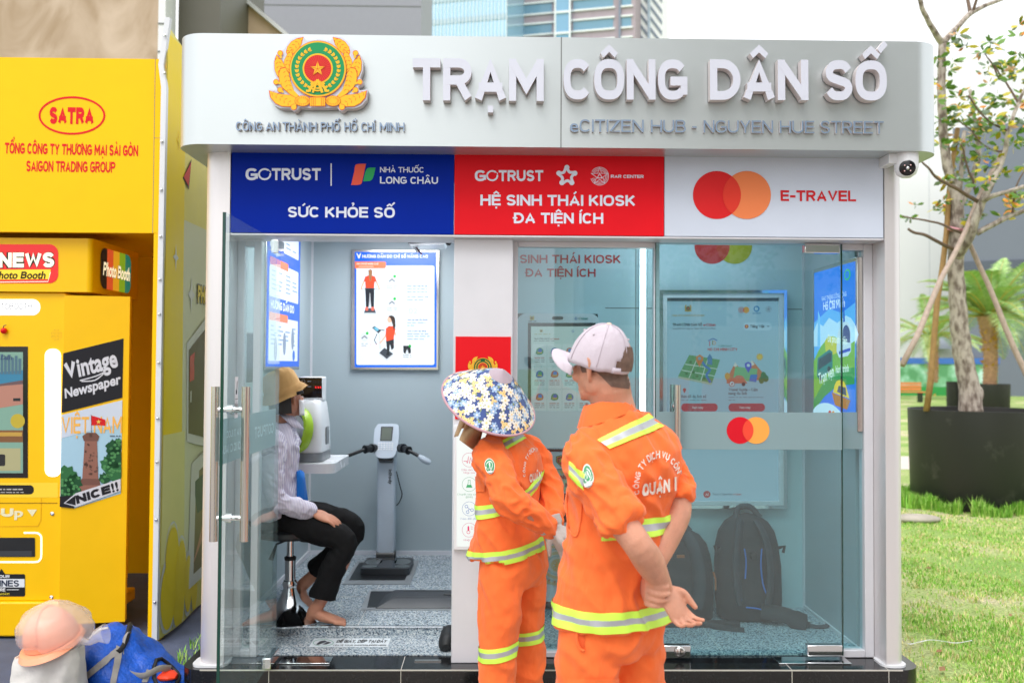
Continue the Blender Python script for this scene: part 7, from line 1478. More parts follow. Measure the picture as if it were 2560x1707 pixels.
# ---- grass blades, litter
def grass():
    gm = [M('grass_green', (128, 186, 62), rough=.55, var=.2), M('grass_light', (180, 214, 108), rough=.55, var=.2), M('grass_straw', (228, 216, 156), rough=.6, var=.15)]
    q = random.Random(3); b = MB()
    def blade(x, y, h, mat):
        a = q.uniform(0, 6.28); ln = q.uniform(.1, .6)*h; w_ = q.uniform(.0016, .003)*(1+y*.12); dx, dy = math.cos(a), math.sin(a)
        b.add([(x-dy*w_, y+dx*w_, 0), (x+dy*w_, y-dx*w_, 0), (x+dx*ln*.4+dy*w_*.8, y+dy*ln*.4-dx*w_*.8, h*.6), (x+dx*ln, y+dy*ln, h), (x+dx*ln*.4-dy*w_*.8, y+dy*ln*.4+dx*w_*.8, h*.6)], [(0, 1, 2, 4), (4, 2, 3)], mat)
    for i in range(36000):
        y = 4.45+(q.random()**1.5)*7.6; x = q.uniform(.40*y, .62*y)
        if x < 1.99 and y < 7.05: continue
        n_ = noise.noise(Vector((x*1.1, y*1.1, 3))); n2 = noise.noise(Vector((x*5, y*5, 9)))
        if n_+n2*.5 < -.12 and q.random() < .8: continue
        blade(x, y, q.uniform(.010, .028)*(1.3 if n2 > .1 else .9), gm[0 if q.random() < .28+n_*.5 else (1 if q.random() < .55 else 2)])
    for i in range(9000):
        a = q.uniform(0, 6.28); r_ = q.uniform(.72, .92+.35*noise.noise(Vector((a*2, 1, 1))))
        if noise.noise(Vector((a*5, 2, 7))) < -.15: continue
        x, y = pc.x+r_*math.cos(a), YT+r_*math.sin(a)
        blade(x, y, q.uniform(.06, .19)*(1+.6*noise.noise(Vector((a*3, 4, 2)))), gm[0 if q.random() < .75 else 1])
    for i in range(350):
        y = q.uniform(4.8, 6.0); x = q.uniform(-1.75, -1.46); blade(x, y, q.uniform(.02, .07), gm[0 if q.random() < .7 else 1])
    tag(b.build('grass', None, sharp=180), kind='stuff')
grass()
b = MB(); 
rows = []
c = P(2290, 1296, Z=.03)
b.ball(c, (.26, .14, .05), M('pale_stone', (176, 168, 156), rough=.9, var=.15, bump=.6, bscale=20), 18, 10); o = b.build('flat_stone', None, sharp=180); tag(o, 'pale flat stone on the grass in front of the big planter', 'stone')
b = MB(); pts = [P(x, y, Z=.05) for x, y in spline([(2250, 1586), (2275, 1600), (2300, 1594), (2340, 1590), (2380, 1597), (2430, 1592)], 5)]; b.grid([[p+Vector((0, -.006, .002*math.sin(i*1.1)-.02)), p+Vector((0, .006, .002*math.cos(i)-.02))] for i, p in enumerate(pts)], ink((222, 222, 220))); tag(b.build('plastic_tape', None, sharp=180), 'loose white plastic tape lying on the grass at the right', 'tape')
m_lf = M('dry_leaf', (150, 110, 70), rough=.7, var=.3); q = random.Random(8); 
for i in range(9):
    p = P(q.uniform(2290, 2550), q.uniform(1330, 1690), Z=.03); a = q.uniform(0, 6.28); b = MB(); d = Vector((math.cos(a), math.sin(a), .1)); s_ = Vector((-d.y, d.x, .3)); L_ = q.uniform(.05, .09)
    b.add([p, p+d*L_*.5+s_*L_*.22, p+d*L_, p+d*L_*.5-s_*L_*.22], [(0, 1, 2, 3)], m_lf); tag(b.build('dry_leaf', None), 'small dry brown leaf lying on the lawn', 'leaf', 'dry leaves on the lawn')
# ================================================================ the street behind the camera (seen in the glass and the steel)
def street():
    t, pl_ = facade('street_building', 'grey street building reflected in the glass of the kiosk', (34, -27, 0), (-1, 0, 0), 31, 26, 12, M('street_wall', (168, 166, 164), rough=.8, var=.1)); mw_ = M('street_window', (60, 74, 86), rough=.1)
    for i in range(9):
        for k in range(6): b = MB(); b.prism([(1.2+i*3.4, 3.2+k*3.8), (3.4+i*3.4, 3.2+k*3.8), (3.4+i*3.4, 5.4+k*3.8), (1.2+i*3.4, 5.4+k*3.8)], pl_, -.2, .03, mw_); b.build('window', t)
    q = random.Random(5); lm = [M('street_leaf', (60, 96, 44), rough=.5, var=.2), M('street_leaf_light', (96, 128, 60), rough=.5, var=.2)]
    for (x, y, h) in ((4.6, -12.5, 7.2), (9.5, -13, 8.5), (15, -12.5, 8)):
        t = thing('street_tree', 'leafy street tree reflected in the kiosk glass', 'tree', (x, y, 0), group='street trees reflected in the glass'); b = MB(); b.tube([(x, y, 0), (x+.1, y, h*.3), (x-.05, y+.1, h*.6), (x, y, h*.85)], [.16, .13, .1, .04], m_bark, 10); b.build('trunk', t); b = MB()
        for i in range(2600):
            v = Vector((q.gauss(0, 1), q.gauss(0, 1), q.gauss(0, 1))).normalized()*q.random()**.4; p = Vector((x, y, h*.66))+Vector((v.x*2.3, v.y*2.3, v.z*h*.33))
            if noise.noise(p*.9) < -.12: continue
            d = Vector((q.uniform(-1, 1), q.uniform(-1, 1), q.uniform(-1, .3))).normalized()*.16; s_ = d.orthogonal().normalized()*.06; b.add([p, p+d*.5+s_, p+d, p+d*.5-s_], [(0, 1, 2, 3)], lm[i % 2])
        b.build('crown', t, sharp=180)
    b = MB(); b.bx(2.5, 9, -14.6, -14.5, .2, 1.3, ink((236, 96, 50))); tag(b.build('orange_barrier'), 'orange street barrier reflected in the kiosk glass', 'barrier')
    t = thing('parked_car', 'white car reflected in the kiosk glass', 'car', (9, -16.5, 0)); mcw = M('car_white', (226, 228, 230), rough=.2, coat=.6); pl_ = Plane((9, -15.6, 0), (-1, 0, 0), (0, 0, 1))
    b = MB(); b.prism(spline([(-2.2, .35), (-2.2, .8), (-1.9, .95), (-1.2, 1.0), (-.6, 1.42), (.7, 1.45), (1.4, 1.02), (2.1, .85), (2.25, .6), (2.2, .35)], 4), pl_, -1.7, 0, mcw); b.build('body', t, bevel=.06); b = MB(); b.prism([(-1.05, 1.02), (-.55, 1.36), (.62, 1.38), (1.15, 1.02)], pl_, -1.69, .012, m_black); b.build('window', t)
    for x in (-1.4, 1.4):
        for d in (0.01, -1.71): b = MB(); c = pl_.w(x, .32, d); b.cyl(c, c-pl_.n*.2*(1 if d > 0 else -1), .32, m_rubber, n=24); b.build('wheel', t)
street()
# ================================================================ people
def superring(c, u, v, n=36, e=.85):
    out = []
    for j in range(n):
        a = 2*math.pi*j/n; x, y = math.cos(a), math.sin(a)
        out.append(Vector(c)+Vector(u)*math.copysign(abs(x)**e, x)+Vector(v)*math.copysign(abs(y)**e, y))
    return out
def loft(mb, rows, mat, n=36, e=.85, k=5):
    """rows of (centre, half-width vector, half-depth vector), smoothly joined and capped"""
    sp = spline([tuple(x for v in r_ for x in v) for r_ in rows], k)
    rr = [superring(s_[:3], s_[3:6], s_[6:9], n, e) for s_ in sp]
    mb.grid(rr, mat, True); mb.add(rr[0], [tuple(range(n))[::-1]], mat); mb.add(rr[-1], [tuple(range(n))], mat)
def limbs(mb, pts, mat, n=16, k=5, open_end=False):
    """pts of (x, y, z, radius) along a limb"""
    sp = spline(pts, k); p = [Vector(s_[:3]) for s_ in sp]; r_ = [s_[3] for s_ in sp]
    mb.tube(p, r_, mat, n); mb.ball(p[0], r_[0]*.99, mat, 12, 8)
    if not open_end: mb.ball(p[-1], r_[-1]*.99, mat, 12, 8)
def fused(mb, name, parent, mat, voxel=.006, smooth=4, disp=None):
    """fuse overlapping closed pieces into one continuous skin"""
    o = mb.build('tmp', None, sharp=180); m = o.modifiers.new('r', 'REMESH'); m.mode = 'VOXEL'; m.voxel_size = voxel
    bpy.context.view_layer.update(); dg = bpy.context.evaluated_depsgraph_get(); me = bpy.data.meshes.new_from_object(o.evaluated_get(dg))
    old = o.data; bpy.data.objects.remove(o); bpy.data.meshes.remove(old)
    bm = bmesh.new(); bm.from_mesh(me)
    for i in range(smooth): bmesh.ops.smooth_vert(bm, verts=bm.verts, factor=.5, use_axis_x=True, use_axis_y=True, use_axis_z=True)
    if disp:
        bm.normal_update()
        mv = [(v, v.normal*disp(v.co)) for v in bm.verts]
        for v, d in mv: v.co += d
        bmesh.ops.smooth_vert(bm, verts=bm.verts, factor=.4, use_axis_x=True, use_axis_y=True, use_axis_z=True)
    bm.normal_update(); bm.to_mesh(me); me.name = name
    me.materials.clear(); me.materials.append(mat); me.polygons.foreach_set('use_smooth', [True]*len(me.polygons)); me.polygons.foreach_set('material_index', [0]*len(me.polygons))
    tree = BVHTree.FromBMesh(bm); bm.free()
    ob = bpy.data.objects.new(name, me); COL.objects.link(ob)
    if parent is not None: ob.parent = parent; ob.matrix_parent_inverse = parent.matrix_basis.inverted()
    return ob, tree
def folds(amp, fx=7, fz=3.2, seed=0, dia=.6):
    def d(p):
        q = Vector((p.x*fx+p.z*dia*fx, p.y*fx-p.z*dia*fx*.5, p.z*fz+seed)); a = noise.noise(q); r_ = 1-abs(noise.noise(q*1.9+Vector((3, seed, 1))))*2.6
        return amp*(a*.85+max(0, r_)*.75-.3)+amp*.25*noise.noise(p*30)
    return d
def band(mb, bvh, cfun, z0, z1, mat, off=.004, n=90, tilt=(0, 0), ny=2, a0=0, a1=360):
    """reflective band all round a torso or leg, rays cast outwards from its axis"""
    rows = []
    for i in range(n+1):
        a = R(a0+(a1-a0)*i/n); d = Vector((math.cos(a), math.sin(a), 0)); r_ = []
        for j in range(ny+1):
            z = z0+(z1-z0)*j/ny+tilt[0]*d.x+tilt[1]*d.y; c = cfun(z); c = Vector((c[0], c[1], z)); h = bvh.ray_cast(c+d*.6, -d, .6)
            r_.append(None if h[0] is None else h[0]+d*off)
        rows.append(r_)
    patchgrid(mb, rows, mat, .06)
def cloth_text(mb, bvh, txt, fn, mat, bold=.03, off=.0045):
    """fn maps (x in 0..1, y in cap heights, glyph middle) to a picture point"""
    out, lo, hi = lettering(txt, bold); W = hi-lo
    for v, f, k_ in out:
        cx = (min(p[0] for p in v)+max(p[0] for p in v))/2
        pts = [proj(bvh, *fn((x-lo)/W, y, (cx-lo)/W, (x-cx)/W), off+k_*.0003) for x, y in v]
        good = [t for t in f if all(pts[i] is not None for i in t)]
        mb.add([p if p is not None else Vector((0, 0, -5)) for p in pts], good, mat) if len(good) == len(f) else None
def hand(mb, wr, d, n, left, mat, curl=(.3, .35, .4, .45), sc=1.0, thumb=(.5, .5), spread=.12):
    wr, d, n = Vector(wr), Vector(d).normalized(), Vector(n); n = (n-d*n.dot(d)).normalized(); s_ = n.cross(d) if left else d.cross(n)
    rows = []
    for t, w_, h in ((-.03, .028, .022), (0, .028, .02), (.03, .037, .019), (.06, .042, .017), (.088, .041, .014), (.1, .034, .011)): rows.append((tuple(wr+d*t*sc+n*(.004 if t > .02 else 0)*sc), tuple(s_*w_*sc), tuple(n*h*sc)))
    loft(mb, rows, mat, 16, 1, 3)
    for i, (o, L_, r_) in enumerate(((.031, .074, .0098), (.0105, .082, .0102), (-.0105, .076, .0098), (-.031, .060, .0086))):
        p = wr+d*.088*sc+s_*o*sc; dd = (d+s_*(o*spread*8)).normalized(); pts = [(*p, r_*sc*1.1)]; c = curl[i]
        for k, fr in enumerate((.45, .31, .24)):
            a = c*(1 if k == 0 else 1.15); ax_d = dd*math.cos(a)+n*math.sin(a); nn = n*math.cos(a)-dd*math.sin(a); dd, n_ = ax_d.normalized(), nn
            p = p+dd*L_*fr*sc; pts.append((*p, r_*sc*(1-.1*(k+1)))); n_loc = nn
            n = nn if False else n
            # turn the local frame with the bend
            cur_n = nn
            if k < 2:
                keep = n; n = cur_n
        n = Vector(hand_n(d, s_, left)); limbs(mb, pts, mat, 10, 3)
    p = wr+d*.022*sc+s_*.028*sc+n*.004*sc; td = (d*.62+s_*.62+n*thumb[0]).normalized(); t2 = (d*.85+s_*.1+n*thumb[1]).normalized()
    limbs(mb, [(*p, .0145*sc), (*(p+td*.034*sc), .0125*sc), (*(p+td*.034*sc+t2*.034*sc), .011*sc), (*(p+td*.034*sc+t2*.058*sc), .0088*sc)], mat, 10, 3)
def hand_n(d, s_, left):
    return d.cross(s_) if left else s_.cross(d)
def head(mb, c, f, u, mat, sc=1.0, ears=True):
    """skull, jaw, nose, brow, lips and ears; c = centre of the skull, f = gaze, u = crown"""
    c, f, u = Vector(c), Vector(f).normalized(), Vector(u); u = (u-f*u.dot(f)).normalized(); s_ = f.cross(u); A = (s_, f, u)
    P_ = lambda x, y, z: c+s_*x*sc+f*y*sc+u*z*sc
    mb.ball(P_(0, -.008, .025), (.076*sc, .095*sc, .092*sc), mat, 20, 14, A); mb.ball(P_(0, .02, -.03), (.066*sc, .072*sc, .085*sc), mat, 20, 14, A); mb.ball(P_(0, .045, -.075), (.047*sc, .045*sc, .042*sc), mat, 16, 10, A)
    for k in (-1, 1): mb.ball(P_(k*.05, .0, -.055), (.02*sc, .04*sc, .04*sc), mat, 12, 8, A); mb.ball(P_(k*.032, .082, -.012), (.018*sc, .012*sc, .012*sc), mat, 10, 8, A); mb.ball(P_(k*.034, .074, -.035), (.024*sc, .02*sc, .02*sc), mat, 12, 8, A)
    limbs(mb, [(*P_(0, .088, .008), .009*sc), (*P_(0, .102, -.018), .011*sc), (*P_(0, .11, -.034), .014*sc)], mat, 10, 3)
    for k in (-1, 1): mb.ball(P_(k*.013, .1, -.038), .01*sc, mat, 10, 8, A)
    mb.ball(P_(0, .086, -.062), (.024*sc, .012*sc, .006*sc), mat, 12, 8, A); mb.ball(P_(0, .083, -.072), (.02*sc, .012*sc, .007*sc), mat, 12, 8, A); mb.ball(P_(0, .078, -.1), (.018*sc, .014*sc, .014*sc), mat, 12, 8, A)
    if ears:
        for k in (-1, 1):
            e = [P_(k*.074, -.005, -.045), P_(k*.084, -.014, -.02), P_(k*.09, -.022, .005), P_(k*.088, -.012, .022), P_(k*.08, .004, .018), P_(k*.076, .004, -.002)]
            limbs(mb, [(*e[0], .008*sc), (*e[1], .008*sc), (*e[2], .0075*sc), (*e[3], .007*sc), (*e[4], .006*sc), (*e[5], .006*sc)], mat, 8, 3); mb.ball(P_(k*.08, -.008, -.008), (.006*sc, .014*sc, .024*sc), mat, 10, 8, A)
    return P_
def eyes(P_, parent, sc=1.0):
    b = MB()
    for k in (-1, 1): b.ball(P_(k*.032, .084, -.012), .0125*sc, ink((230, 226, 222)), 12, 8); b.ball(P_(k*.032, .094, -.012), .006*sc, ink((40, 28, 22)), 10, 6)
    b.build('eyes', parent, sharp=180)
def skin(name, rgb):
    m = M(name, rgb, rough=.52, var=.11, vscale=22, bump=.2, bscale=190); b = m.node_tree.nodes['Principled BSDF']
    b.inputs['Subsurface Weight'].default_value = .12; b.inputs['Subsurface Radius'].default_value = (.012, .005, .003); b.inputs['Subsurface Scale'].default_value = .5; return m
m_skin = skin('skin_tan', (202, 144, 118)); m_skin2 = skin('skin_brown', (190, 132, 106)); m_skin3 = skin('skin_foot', (212, 164, 144))
def cloth(name, rgb, var=.05, rough=.8, weave=420, sheen=.15):
    m = M(name, rgb, rough=rough, var=var, vscale=5, bump=.18, bscale=weave, sheen=sheen, spec=.25)
    n = m.node_tree.nodes; L = m.node_tree.links
    if 'crease' not in n:       # soft creases over the weave
        tc = n.new('ShaderNodeTexCoord'); mp = n.new('ShaderNodeMapping'); mp.inputs['Rotation'].default_value = (.4, .5, .3); mp.inputs['Scale'].default_value = (13, 13, 5); nz = n.new('ShaderNodeTexNoise'); nz.name = 'crease'; nz.inputs['Scale'].default_value = 1; nz.inputs['Detail'].default_value = 3; nz.inputs['Distortion'].default_value = .8
        L.new(tc.outputs['Object'], mp.inputs[0]); L.new(mp.outputs[0], nz.inputs[0]); bp = n.new('ShaderNodeBump'); bp.inputs['Strength'].default_value = .55; bp.inputs['Distance'].default_value = .02; L.new(nz.outputs[0], bp.inputs['Height'])
        for q in n:
            if q.type == 'BUMP' and q is not bp: L.new(bp.outputs[0], q.inputs['Normal'])
    return m
m_or = cloth('orange_twill', (250, 116, 54)); m_lime = M('lime_reflective', (206, 250, 84), rough=.45, var=.03); m_gry = M('grey_reflective', (172, 174, 180), rough=.35, var=.06, metal=.25); m_txt = M('white_print', (236, 226, 214), rough=.6, var=.05)
m_blk = cloth('black_trouser', (15, 15, 17), rough=.85, sheen=0); m_cap = cloth('lilac_cotton', (198, 187, 197), var=.04, weave=300); m_hair = M('black_hair', (26, 22, 20), rough=.5, bump=.5, bscale=180)
m_sole = M('dark_shoe', (50, 48, 50), rough=.6)
def shoes(parent, feet, F):
    for (x, y) in feet:
        b = MB(); F_ = Vector((F[0], F[1], 0)).normalized(); p = Vector((x, y, 0)); limbs(b, [(*(p-F_*.07+Vector((0, 0, .045))), .038), (*(p+Vector((0, 0, .05))), .045), (*(p+F_*.1+Vector((0, 0, .04))), .042), (*(p+F_*.17+Vector((0, 0, .034))), .034)], m_sole, 14); b.build('shoe', parent, sharp=180)
def round_badge(parent, bvh, cx, cy, rx, ry, rot):
    b = MB(); wh, gr = ink((228, 232, 226)), ink((70, 150, 104)); cs, sn = math.cos(R(rot)), math.sin(R(rot))
    T = lambda x, y: (cx+x*cs-y*sn, cy+x*sn+y*cs)
    def disc(k, mat, off):
        c = proj(bvh, cx, cy, off); pts = [proj(bvh, *T(rx*k*math.cos(R(i*12)), ry*k*math.sin(R(i*12))), off) for i in range(30)]
        if c is None or any(p is None for p in pts): return
        b.add([c]+pts, [(0, 1+i, 1+(i+1) % 30) for i in range(30)], mat)
    disc(1.0, wh, .004); disc(.88, gr, .0052); disc(.62, wh, .0064); disc(.5, gr, .0072)
    def pl_(pts, mat, off):
        q = [proj(bvh, *T(x*rx, y*ry), off) for x, y in pts]
        if all(p is not None for p in q): b.add(q, [tuple(range(len(q)))], mat)
    pl_([(-.3, .36), (-.08, -.4), (.12, -.4), (.34, .36), (.18, .36), (.02, -.14), (-.14, .36)], wh, .0082); pl_([(-.7, .62), (.7, .62), (.5, .82), (-.5, .82)], wh, .0082)
    b.build('sleeve_badge', parent, sharp=180)
# ---------------------------------------------------------------- man in the cap
def man():
    a = R(33); F = Vector((-math.sin(a), math.cos(a), 0)); Rt = Vector((math.cos(a), math.sin(a), 0)); Z = Vector((0, 0, 1))
    def cx(z): k = max(0, min(1, (z-.95)/.45)); return (.372+.04*k, 2.95, z)
    t = thing('person', 'man in orange workwear and a pale cap, back turned, hands clasped behind him', 'person', (.37, 2.95, 0))
    row = lambda z, w_, d, dx=0: (tuple(Vector(cx(z))-F*dx), tuple(Rt*w_), tuple(F*d))
    # --- body, one skin
    b = MB(); loft(b, [row(.9, .14, .1), row(1.1, .14, .1), row(1.3, .16, .1), row(1.4, .13, .08)], m_skin, 24)
    nb = Vector((.385, 2.94, 1.44)); hc = Vector((.338, 2.925, 1.622)); Hf = Vector((-.70, .71, -.03)).normalized()
    limbs(b, [(*nb, .072), (*(nb.lerp(hc, .4)), .068), (*(hc+Vector((.02, -.012, -.06))), .066)], m_skin)
    P_ = head(b, hc, Hf, (0, 0, 1), m_skin, 1.0)
    shL, elL, wrL = (.285, 2.85, 1.325), (.408, 2.69, 1.108), (.508, 2.79, .948)
    limbs(b, [(*shL, .05), (.33, 2.77, 1.22, .048), (*elL, .043), (.452, 2.728, 1.045, .0455), (.487, 2.765, .985, .036), (*wrL, .029)], m_skin)
    shR, elR, wrR = (.54, 3.05, 1.33), (.590, 2.975, 1.162), (.462, 2.868, .945)
    limbs(b, [(*shR, .05), (.576, 3.02, 1.26, .044), (*elR, .043), (.555, 2.945, 1.09, .044), (.50, 2.90, 1.0, .036), (*wrR, .029)], m_skin)
    hand(b, wrL, (.50, -.14, -.85), (.42, -.74, .5), True, m_skin, (.36, .42, .48, .52), .96, (.25, .1), .5)
    hand(b, (.458, 2.86, .945), (-.02, -.99, -.10), (.99, -.02, -.05), False, m_skin, (.62, .66, .7, .72), .98, (.1, .5), .02)
    for s_ in (-1, 1): limbs(b, [(*(Vector(cx(.86))+Rt*.09*s_), .085), (*(Vector((.37, 2.95, .48))+Rt*.1*s_), .06), (*(Vector((.37, 2.95, .1))+Rt*.1*s_), .045)], m_skin)
    body, bbv = fused(b, 'body', t, m_skin, .0042, 2)
    eyes(P_, body)
    b = MB(); u = Z; s_ = Hf.cross(u).normalized()
    # cropped hair under the cap, round the back of the head
    rows = []
    for th in (-28, -18, -6, 8, 20): rows.append([P_(.0787*math.cos(R(th*.9))*math.cos(R(q)), -.008+.0985*math.cos(R(th*.8))*math.sin(R(q)), .02+.095*math.sin(R(th))) for q in range(152, 389, 8)])
    b.grid(rows, M('cropped_hair', (112, 88, 76), rough=.85, var=.25, vscale=60, bump=.5, bscale=300)); b.build('hair', body, sharp=180)
    b = MB(); decal(b, bbv, [(1492, 930), (1580, 922), (1572, 972), (1528, 966)], _mats['cropped_hair'], 16, 10, .002); b.build('nape_hair', body, sharp=180)
    # --- trousers
    b = MB(); ct = lambda z, dx=0: Vector((.374, 2.95, z))
    loft(b, [(tuple(ct(.98)), tuple(Rt*.14), tuple(F*.10)), (tuple(ct(.88)-F*.01), tuple(Rt*.158), tuple(F*.115)), (tuple(ct(.78)-F*.012), tuple(Rt*.174), tuple(F*.126)), (tuple(ct(.71)), tuple(Rt*.172), tuple(F*.116))], m_or, 30, .9)
    for s_ in (-1, 1): limbs(b, [(*(ct(.80)+Rt*.092*s_), .102), (*(ct(.62)+Rt*.1*s_), .098), (*(ct(.45)+Rt*.105*s_), .088), (*(ct(.25)+Rt*.105*s_), .08), (*(ct(.08)+Rt*.105*s_), .078)], m_or, 20)
    tr, tbv = fused(b, 'trousers', t, m_or, .007, 4, folds(.014, 6, 2.6, 4))
    b = MB(); decal(b, tbv, [(1443, 1552), (1462, 1552), (1462, 1618), (1446, 1612)], M('orange_pocket_shade', (222, 84, 30), rough=.8), 6, 12, .0025); pts = [proj(tbv, x, y, .005) for x, y in spline([(1444, 1553), (1444, 1590), (1452, 1618), (1463, 1624)], 5)]; b.tube([p for p in pts if p], .0035, m_or, 6); b.build('pocket', tr, sharp=180)  # darker orange patch paints the shade inside the pocket mouth
    b = MB(); decal(b, tbv, [(1420, 1694), (1552, 1694), (1552, 1707), (1420, 1707)], m_or, 14, 3, .007); b.build('pocket_flap', tr, sharp=180)
    shoes(t, [tuple((ct(0)+Rt*.11*s_)[:2]) for s_ in (-1, 1)], F)
    # --- jacket
    b = MB(); loft(b, [row(.808, .196, .160, .0), row(.87, .190, .150), row(1.0, .174, .132), row(1.12, .172, .128), row(1.25, .182, .132, .01), row(1.34, .19, .125, .012), row(1.40, .172, .105, .005), row(1.445, .12, .082), row(1.47, .085, .074)], m_or, 40, .88)
    jk, jb = fused(b, 'jacket', t, m_or, .006, 3, folds(.017, 6.5, 3.4, 1, .5))
    # collar
    b = MB(); cc = Vector((.352, 2.945, 1.448)); rows = []
    for k, (dz, r_, lift) in enumerate(((.0, .084, .0), (.025, .079, .0), (.05, .075, -.002), (.047, .083, -.002), (.02, .094, 0), (-.015, .106, 0))):
        rows.append([cc+Rt*(r_*.88*math.cos(R(q)))+F*(r_*.9*math.sin(R(q)))+Z*(dz+.018+.35*(r_*.88*math.cos(R(q))*Rt.x+r_*.9*math.sin(R(q))*F.x)) for q in range(115, 426, 10)])
    b.grid(rows, m_or); b.build('collar', jk, sharp=180)
    # bands
    b = MB()
    for z0, z1, m_ in ((.855, .878, m_lime), (.838, .856, m_gry), (.816, .839, m_lime)): band(b, jb, cx, z0, z1, m_, .005, 100)
    b.build('reflective_band', jk, sharp=180); b = MB()
    for z0, z1, m_ in ((1.128, 1.147, m_lime), (1.108, 1.129, m_gry), (1.09, 1.109, m_lime)): band(b, jb, cx, z0, z1, m_, .005, 60, a0=248, a1=400)
    b.build('reflective_band', jk, sharp=180); b = MB()
    A, B_, C_, D_ = (1493, 1101), (1630, 1030), (1676, 1060), (1524, 1122)
    lp = lambda p, q, k: (p[0]+(q[0]-p[0])*k, p[1]+(q[1]-p[1])*k)
    for k0, k1, m_ in ((0, .3, m_lime), (.3, .7, m_gry), (.7, 1, m_lime)): decal(b, jb, [lp(A, D_, k0), lp(B_, C_, k0), lp(B_, C_, k1), lp(A, D_, k1)], m_, 26, 3, .005)
    b.build('reflective_band', jk, sharp=180)
    # back print
    b = MB(); ex, ey, rx, ry = 1645, 1213, 56, 74
    def arc(x, y, gx, lx):
        q = R(-196+gx*212); r_ = 1+y*.26; px = ex+math.cos(q)*rx*r_*.86; py = ey+math.sin(q)*ry*r_*.92; w_ = lx*212/57.3; return (px-math.sin(q)*w_*rx*.9, py+math.cos(q)*w_*ry*.9)
    cloth_text(b, jb, 'CÔNG TY DỊCH VỤ CÔNG ÍCH', arc, m_txt, .03); cloth_text(b, jb, 'QUẬN 1', lambda x, y, gx, lx: (1604+84*x, 1240-32*y-16*x), m_txt, .045); b.build('back_print', jk, sharp=180)
    b = MB(); pts = [proj(jb, x, y, .002) for x, y in spline([(1480, 1100), (1462, 1110), (1445, 1112)], 6)]
    for q_ in (spline([(1420, 1228), (1419, 1290), (1428, 1330), (1443, 1338), (1452, 1300), (1456, 1232)], 6), spline([(1460, 1098), (1464, 1060), (1480, 1042)], 6), spline([(1484, 1100), (1460, 1096)], 4)):
        pts = [p for p in (proj(jb, x, y, .002) for x, y in q_) if p]; 
        if len(pts) > 3: b = MB(); b.tube(pts, .003, m_or, 6); b.build('seam', jk, sharp=180)
    # sleeves, rolled above the elbow
    def sleeve(pts, cuff, name='sleeve', k=1.0):
        kk = k
        b = MB(); limbs(b, pts, m_or, 20); e = Vector(cuff[0]); d = Vector(cuff[1]).normalized()
        for k, (o, r_, th) in enumerate(((-.015, .060, .016), (.012, .063, .018), (-.045, .06, .013))):
            n = d.orthogonal().normalized(); m_ = d.cross(n); ring = [e+d*(o+.006*math.sin(3*i*.5+k))+n*math.cos(R(i*20))*r_*kk*(1+.06*math.sin(i+k))+m_*math.sin(R(i*20))*r_*kk*(1+.05*math.cos(i*1.7)) for i in range(19)]; b.tube(ring, th, m_or, 8)
        return fused(b, name, jk, m_or, .006, 4, folds(.018, 10, 9, 2, .9))
    sl, sb = sleeve([(.31, 2.90, 1.365, .062), (.280, 2.85, 1.335, .078), (.312, 2.79, 1.25, .074), (.355, 2.745, 1.195, .068), (.372, 2.727, 1.17, .064)], ((.370, 2.727, 1.168), (.148, -.155, -.252)))
    sr, _ = sleeve([(.51, 3.02, 1.37, .06), (.538, 3.05, 1.345, .07), (.572, 3.03, 1.27, .058), (.586, 3.0, 1.215, .052)], ((.588, 2.998, 1.208), (.02, -.06, -.2)), k=.78)
    b = MB(); A, B_, C_, D_ = (1420, 1150), (1459, 1192), (1459, 1232), (1421, 1188)
    A, B_, C_, D_ = (1426, 1152), (1462, 1186), (1460, 1226), (1424, 1186)
    for k0, k1, m_ in ((0, .28, m_lime), (.28, .72, m_gry), (.72, 1, m_lime)): decal(b, sb, [lp(A, D_, k0), lp(B_, C_, k0), lp(B_, C_, k1), lp(A, D_, k1)], m_, 8, 3, .005)
    b.build('reflective_band', sl, sharp=180); round_badge(sl, sb, 1470, 1189, 14, 29, -8)
    # --- cap
    cu_ = (Z*math.cos(R(14))-Hf*math.sin(R(14))).normalized(); cf_ = (Hf-cu_*Hf.dot(cu_)).normalized(); cs_ = cf_.cross(cu_); cc = P(1495, 914, Y=2.925)
    b = MB(); rows = []
    for i in range(17):
        th = R(90*i/16); rr = math.cos(th)**.86; hz = .137*math.sin(th)**1.0
        rows.append([cc+cs_*(.0865*rr*math.cos(R(q)))+cf_*(.105*rr*math.sin(R(q))-.012*math.sin(th))+cu_*(hz+.004*abs(math.sin(R(q*3)))*-.6*math.cos(th)+.0035*noise.noise(Vector((math.cos(R(q))*3, math.sin(R(q))*3, hz*20)))) for q in range(0, 360, 6)])
    # leave the adjuster opening at the back
    n = 60; k = len(rows); vs = [p for r_ in rows for p in r_]; fs = []
    for i in range(k-1):
        for j in range(n):
            q = (j+.5)*6
            if abs(q-262) < 19-5*max(0, i-1) and 1 <= i < 3: continue
            fs.append((i*n+j, i*n+(j+1) % n, (i+1)*n+(j+1) % n, (i+1)*n+j))
    b.add(vs, fs, m_cap); cp = b.build('cap', t, sharp=180); sm = cp.modifiers.new('thick', 'SOLIDIFY'); sm.thickness = .003
    b = MB(); b.ball(cc+cu_*.138-cf_*.012, (.009, .009, .005), M('peach_button', (226, 190, 172), rough=.8), 12, 8, (cs_, cf_, cu_))
    for q in range(0, 360, 60):
        pts = [cc+cs_*(.0875*math.cos(th)**.86*math.cos(R(q+30)))+cf_*(.106*math.cos(th)**.86*math.sin(R(q+30))-.012*math.sin(th))+cu_*.138*math.sin(th) for th in [R(4+84*i/12) for i in range(13)]]; b.tube(pts, .0014, m_cap, 5)
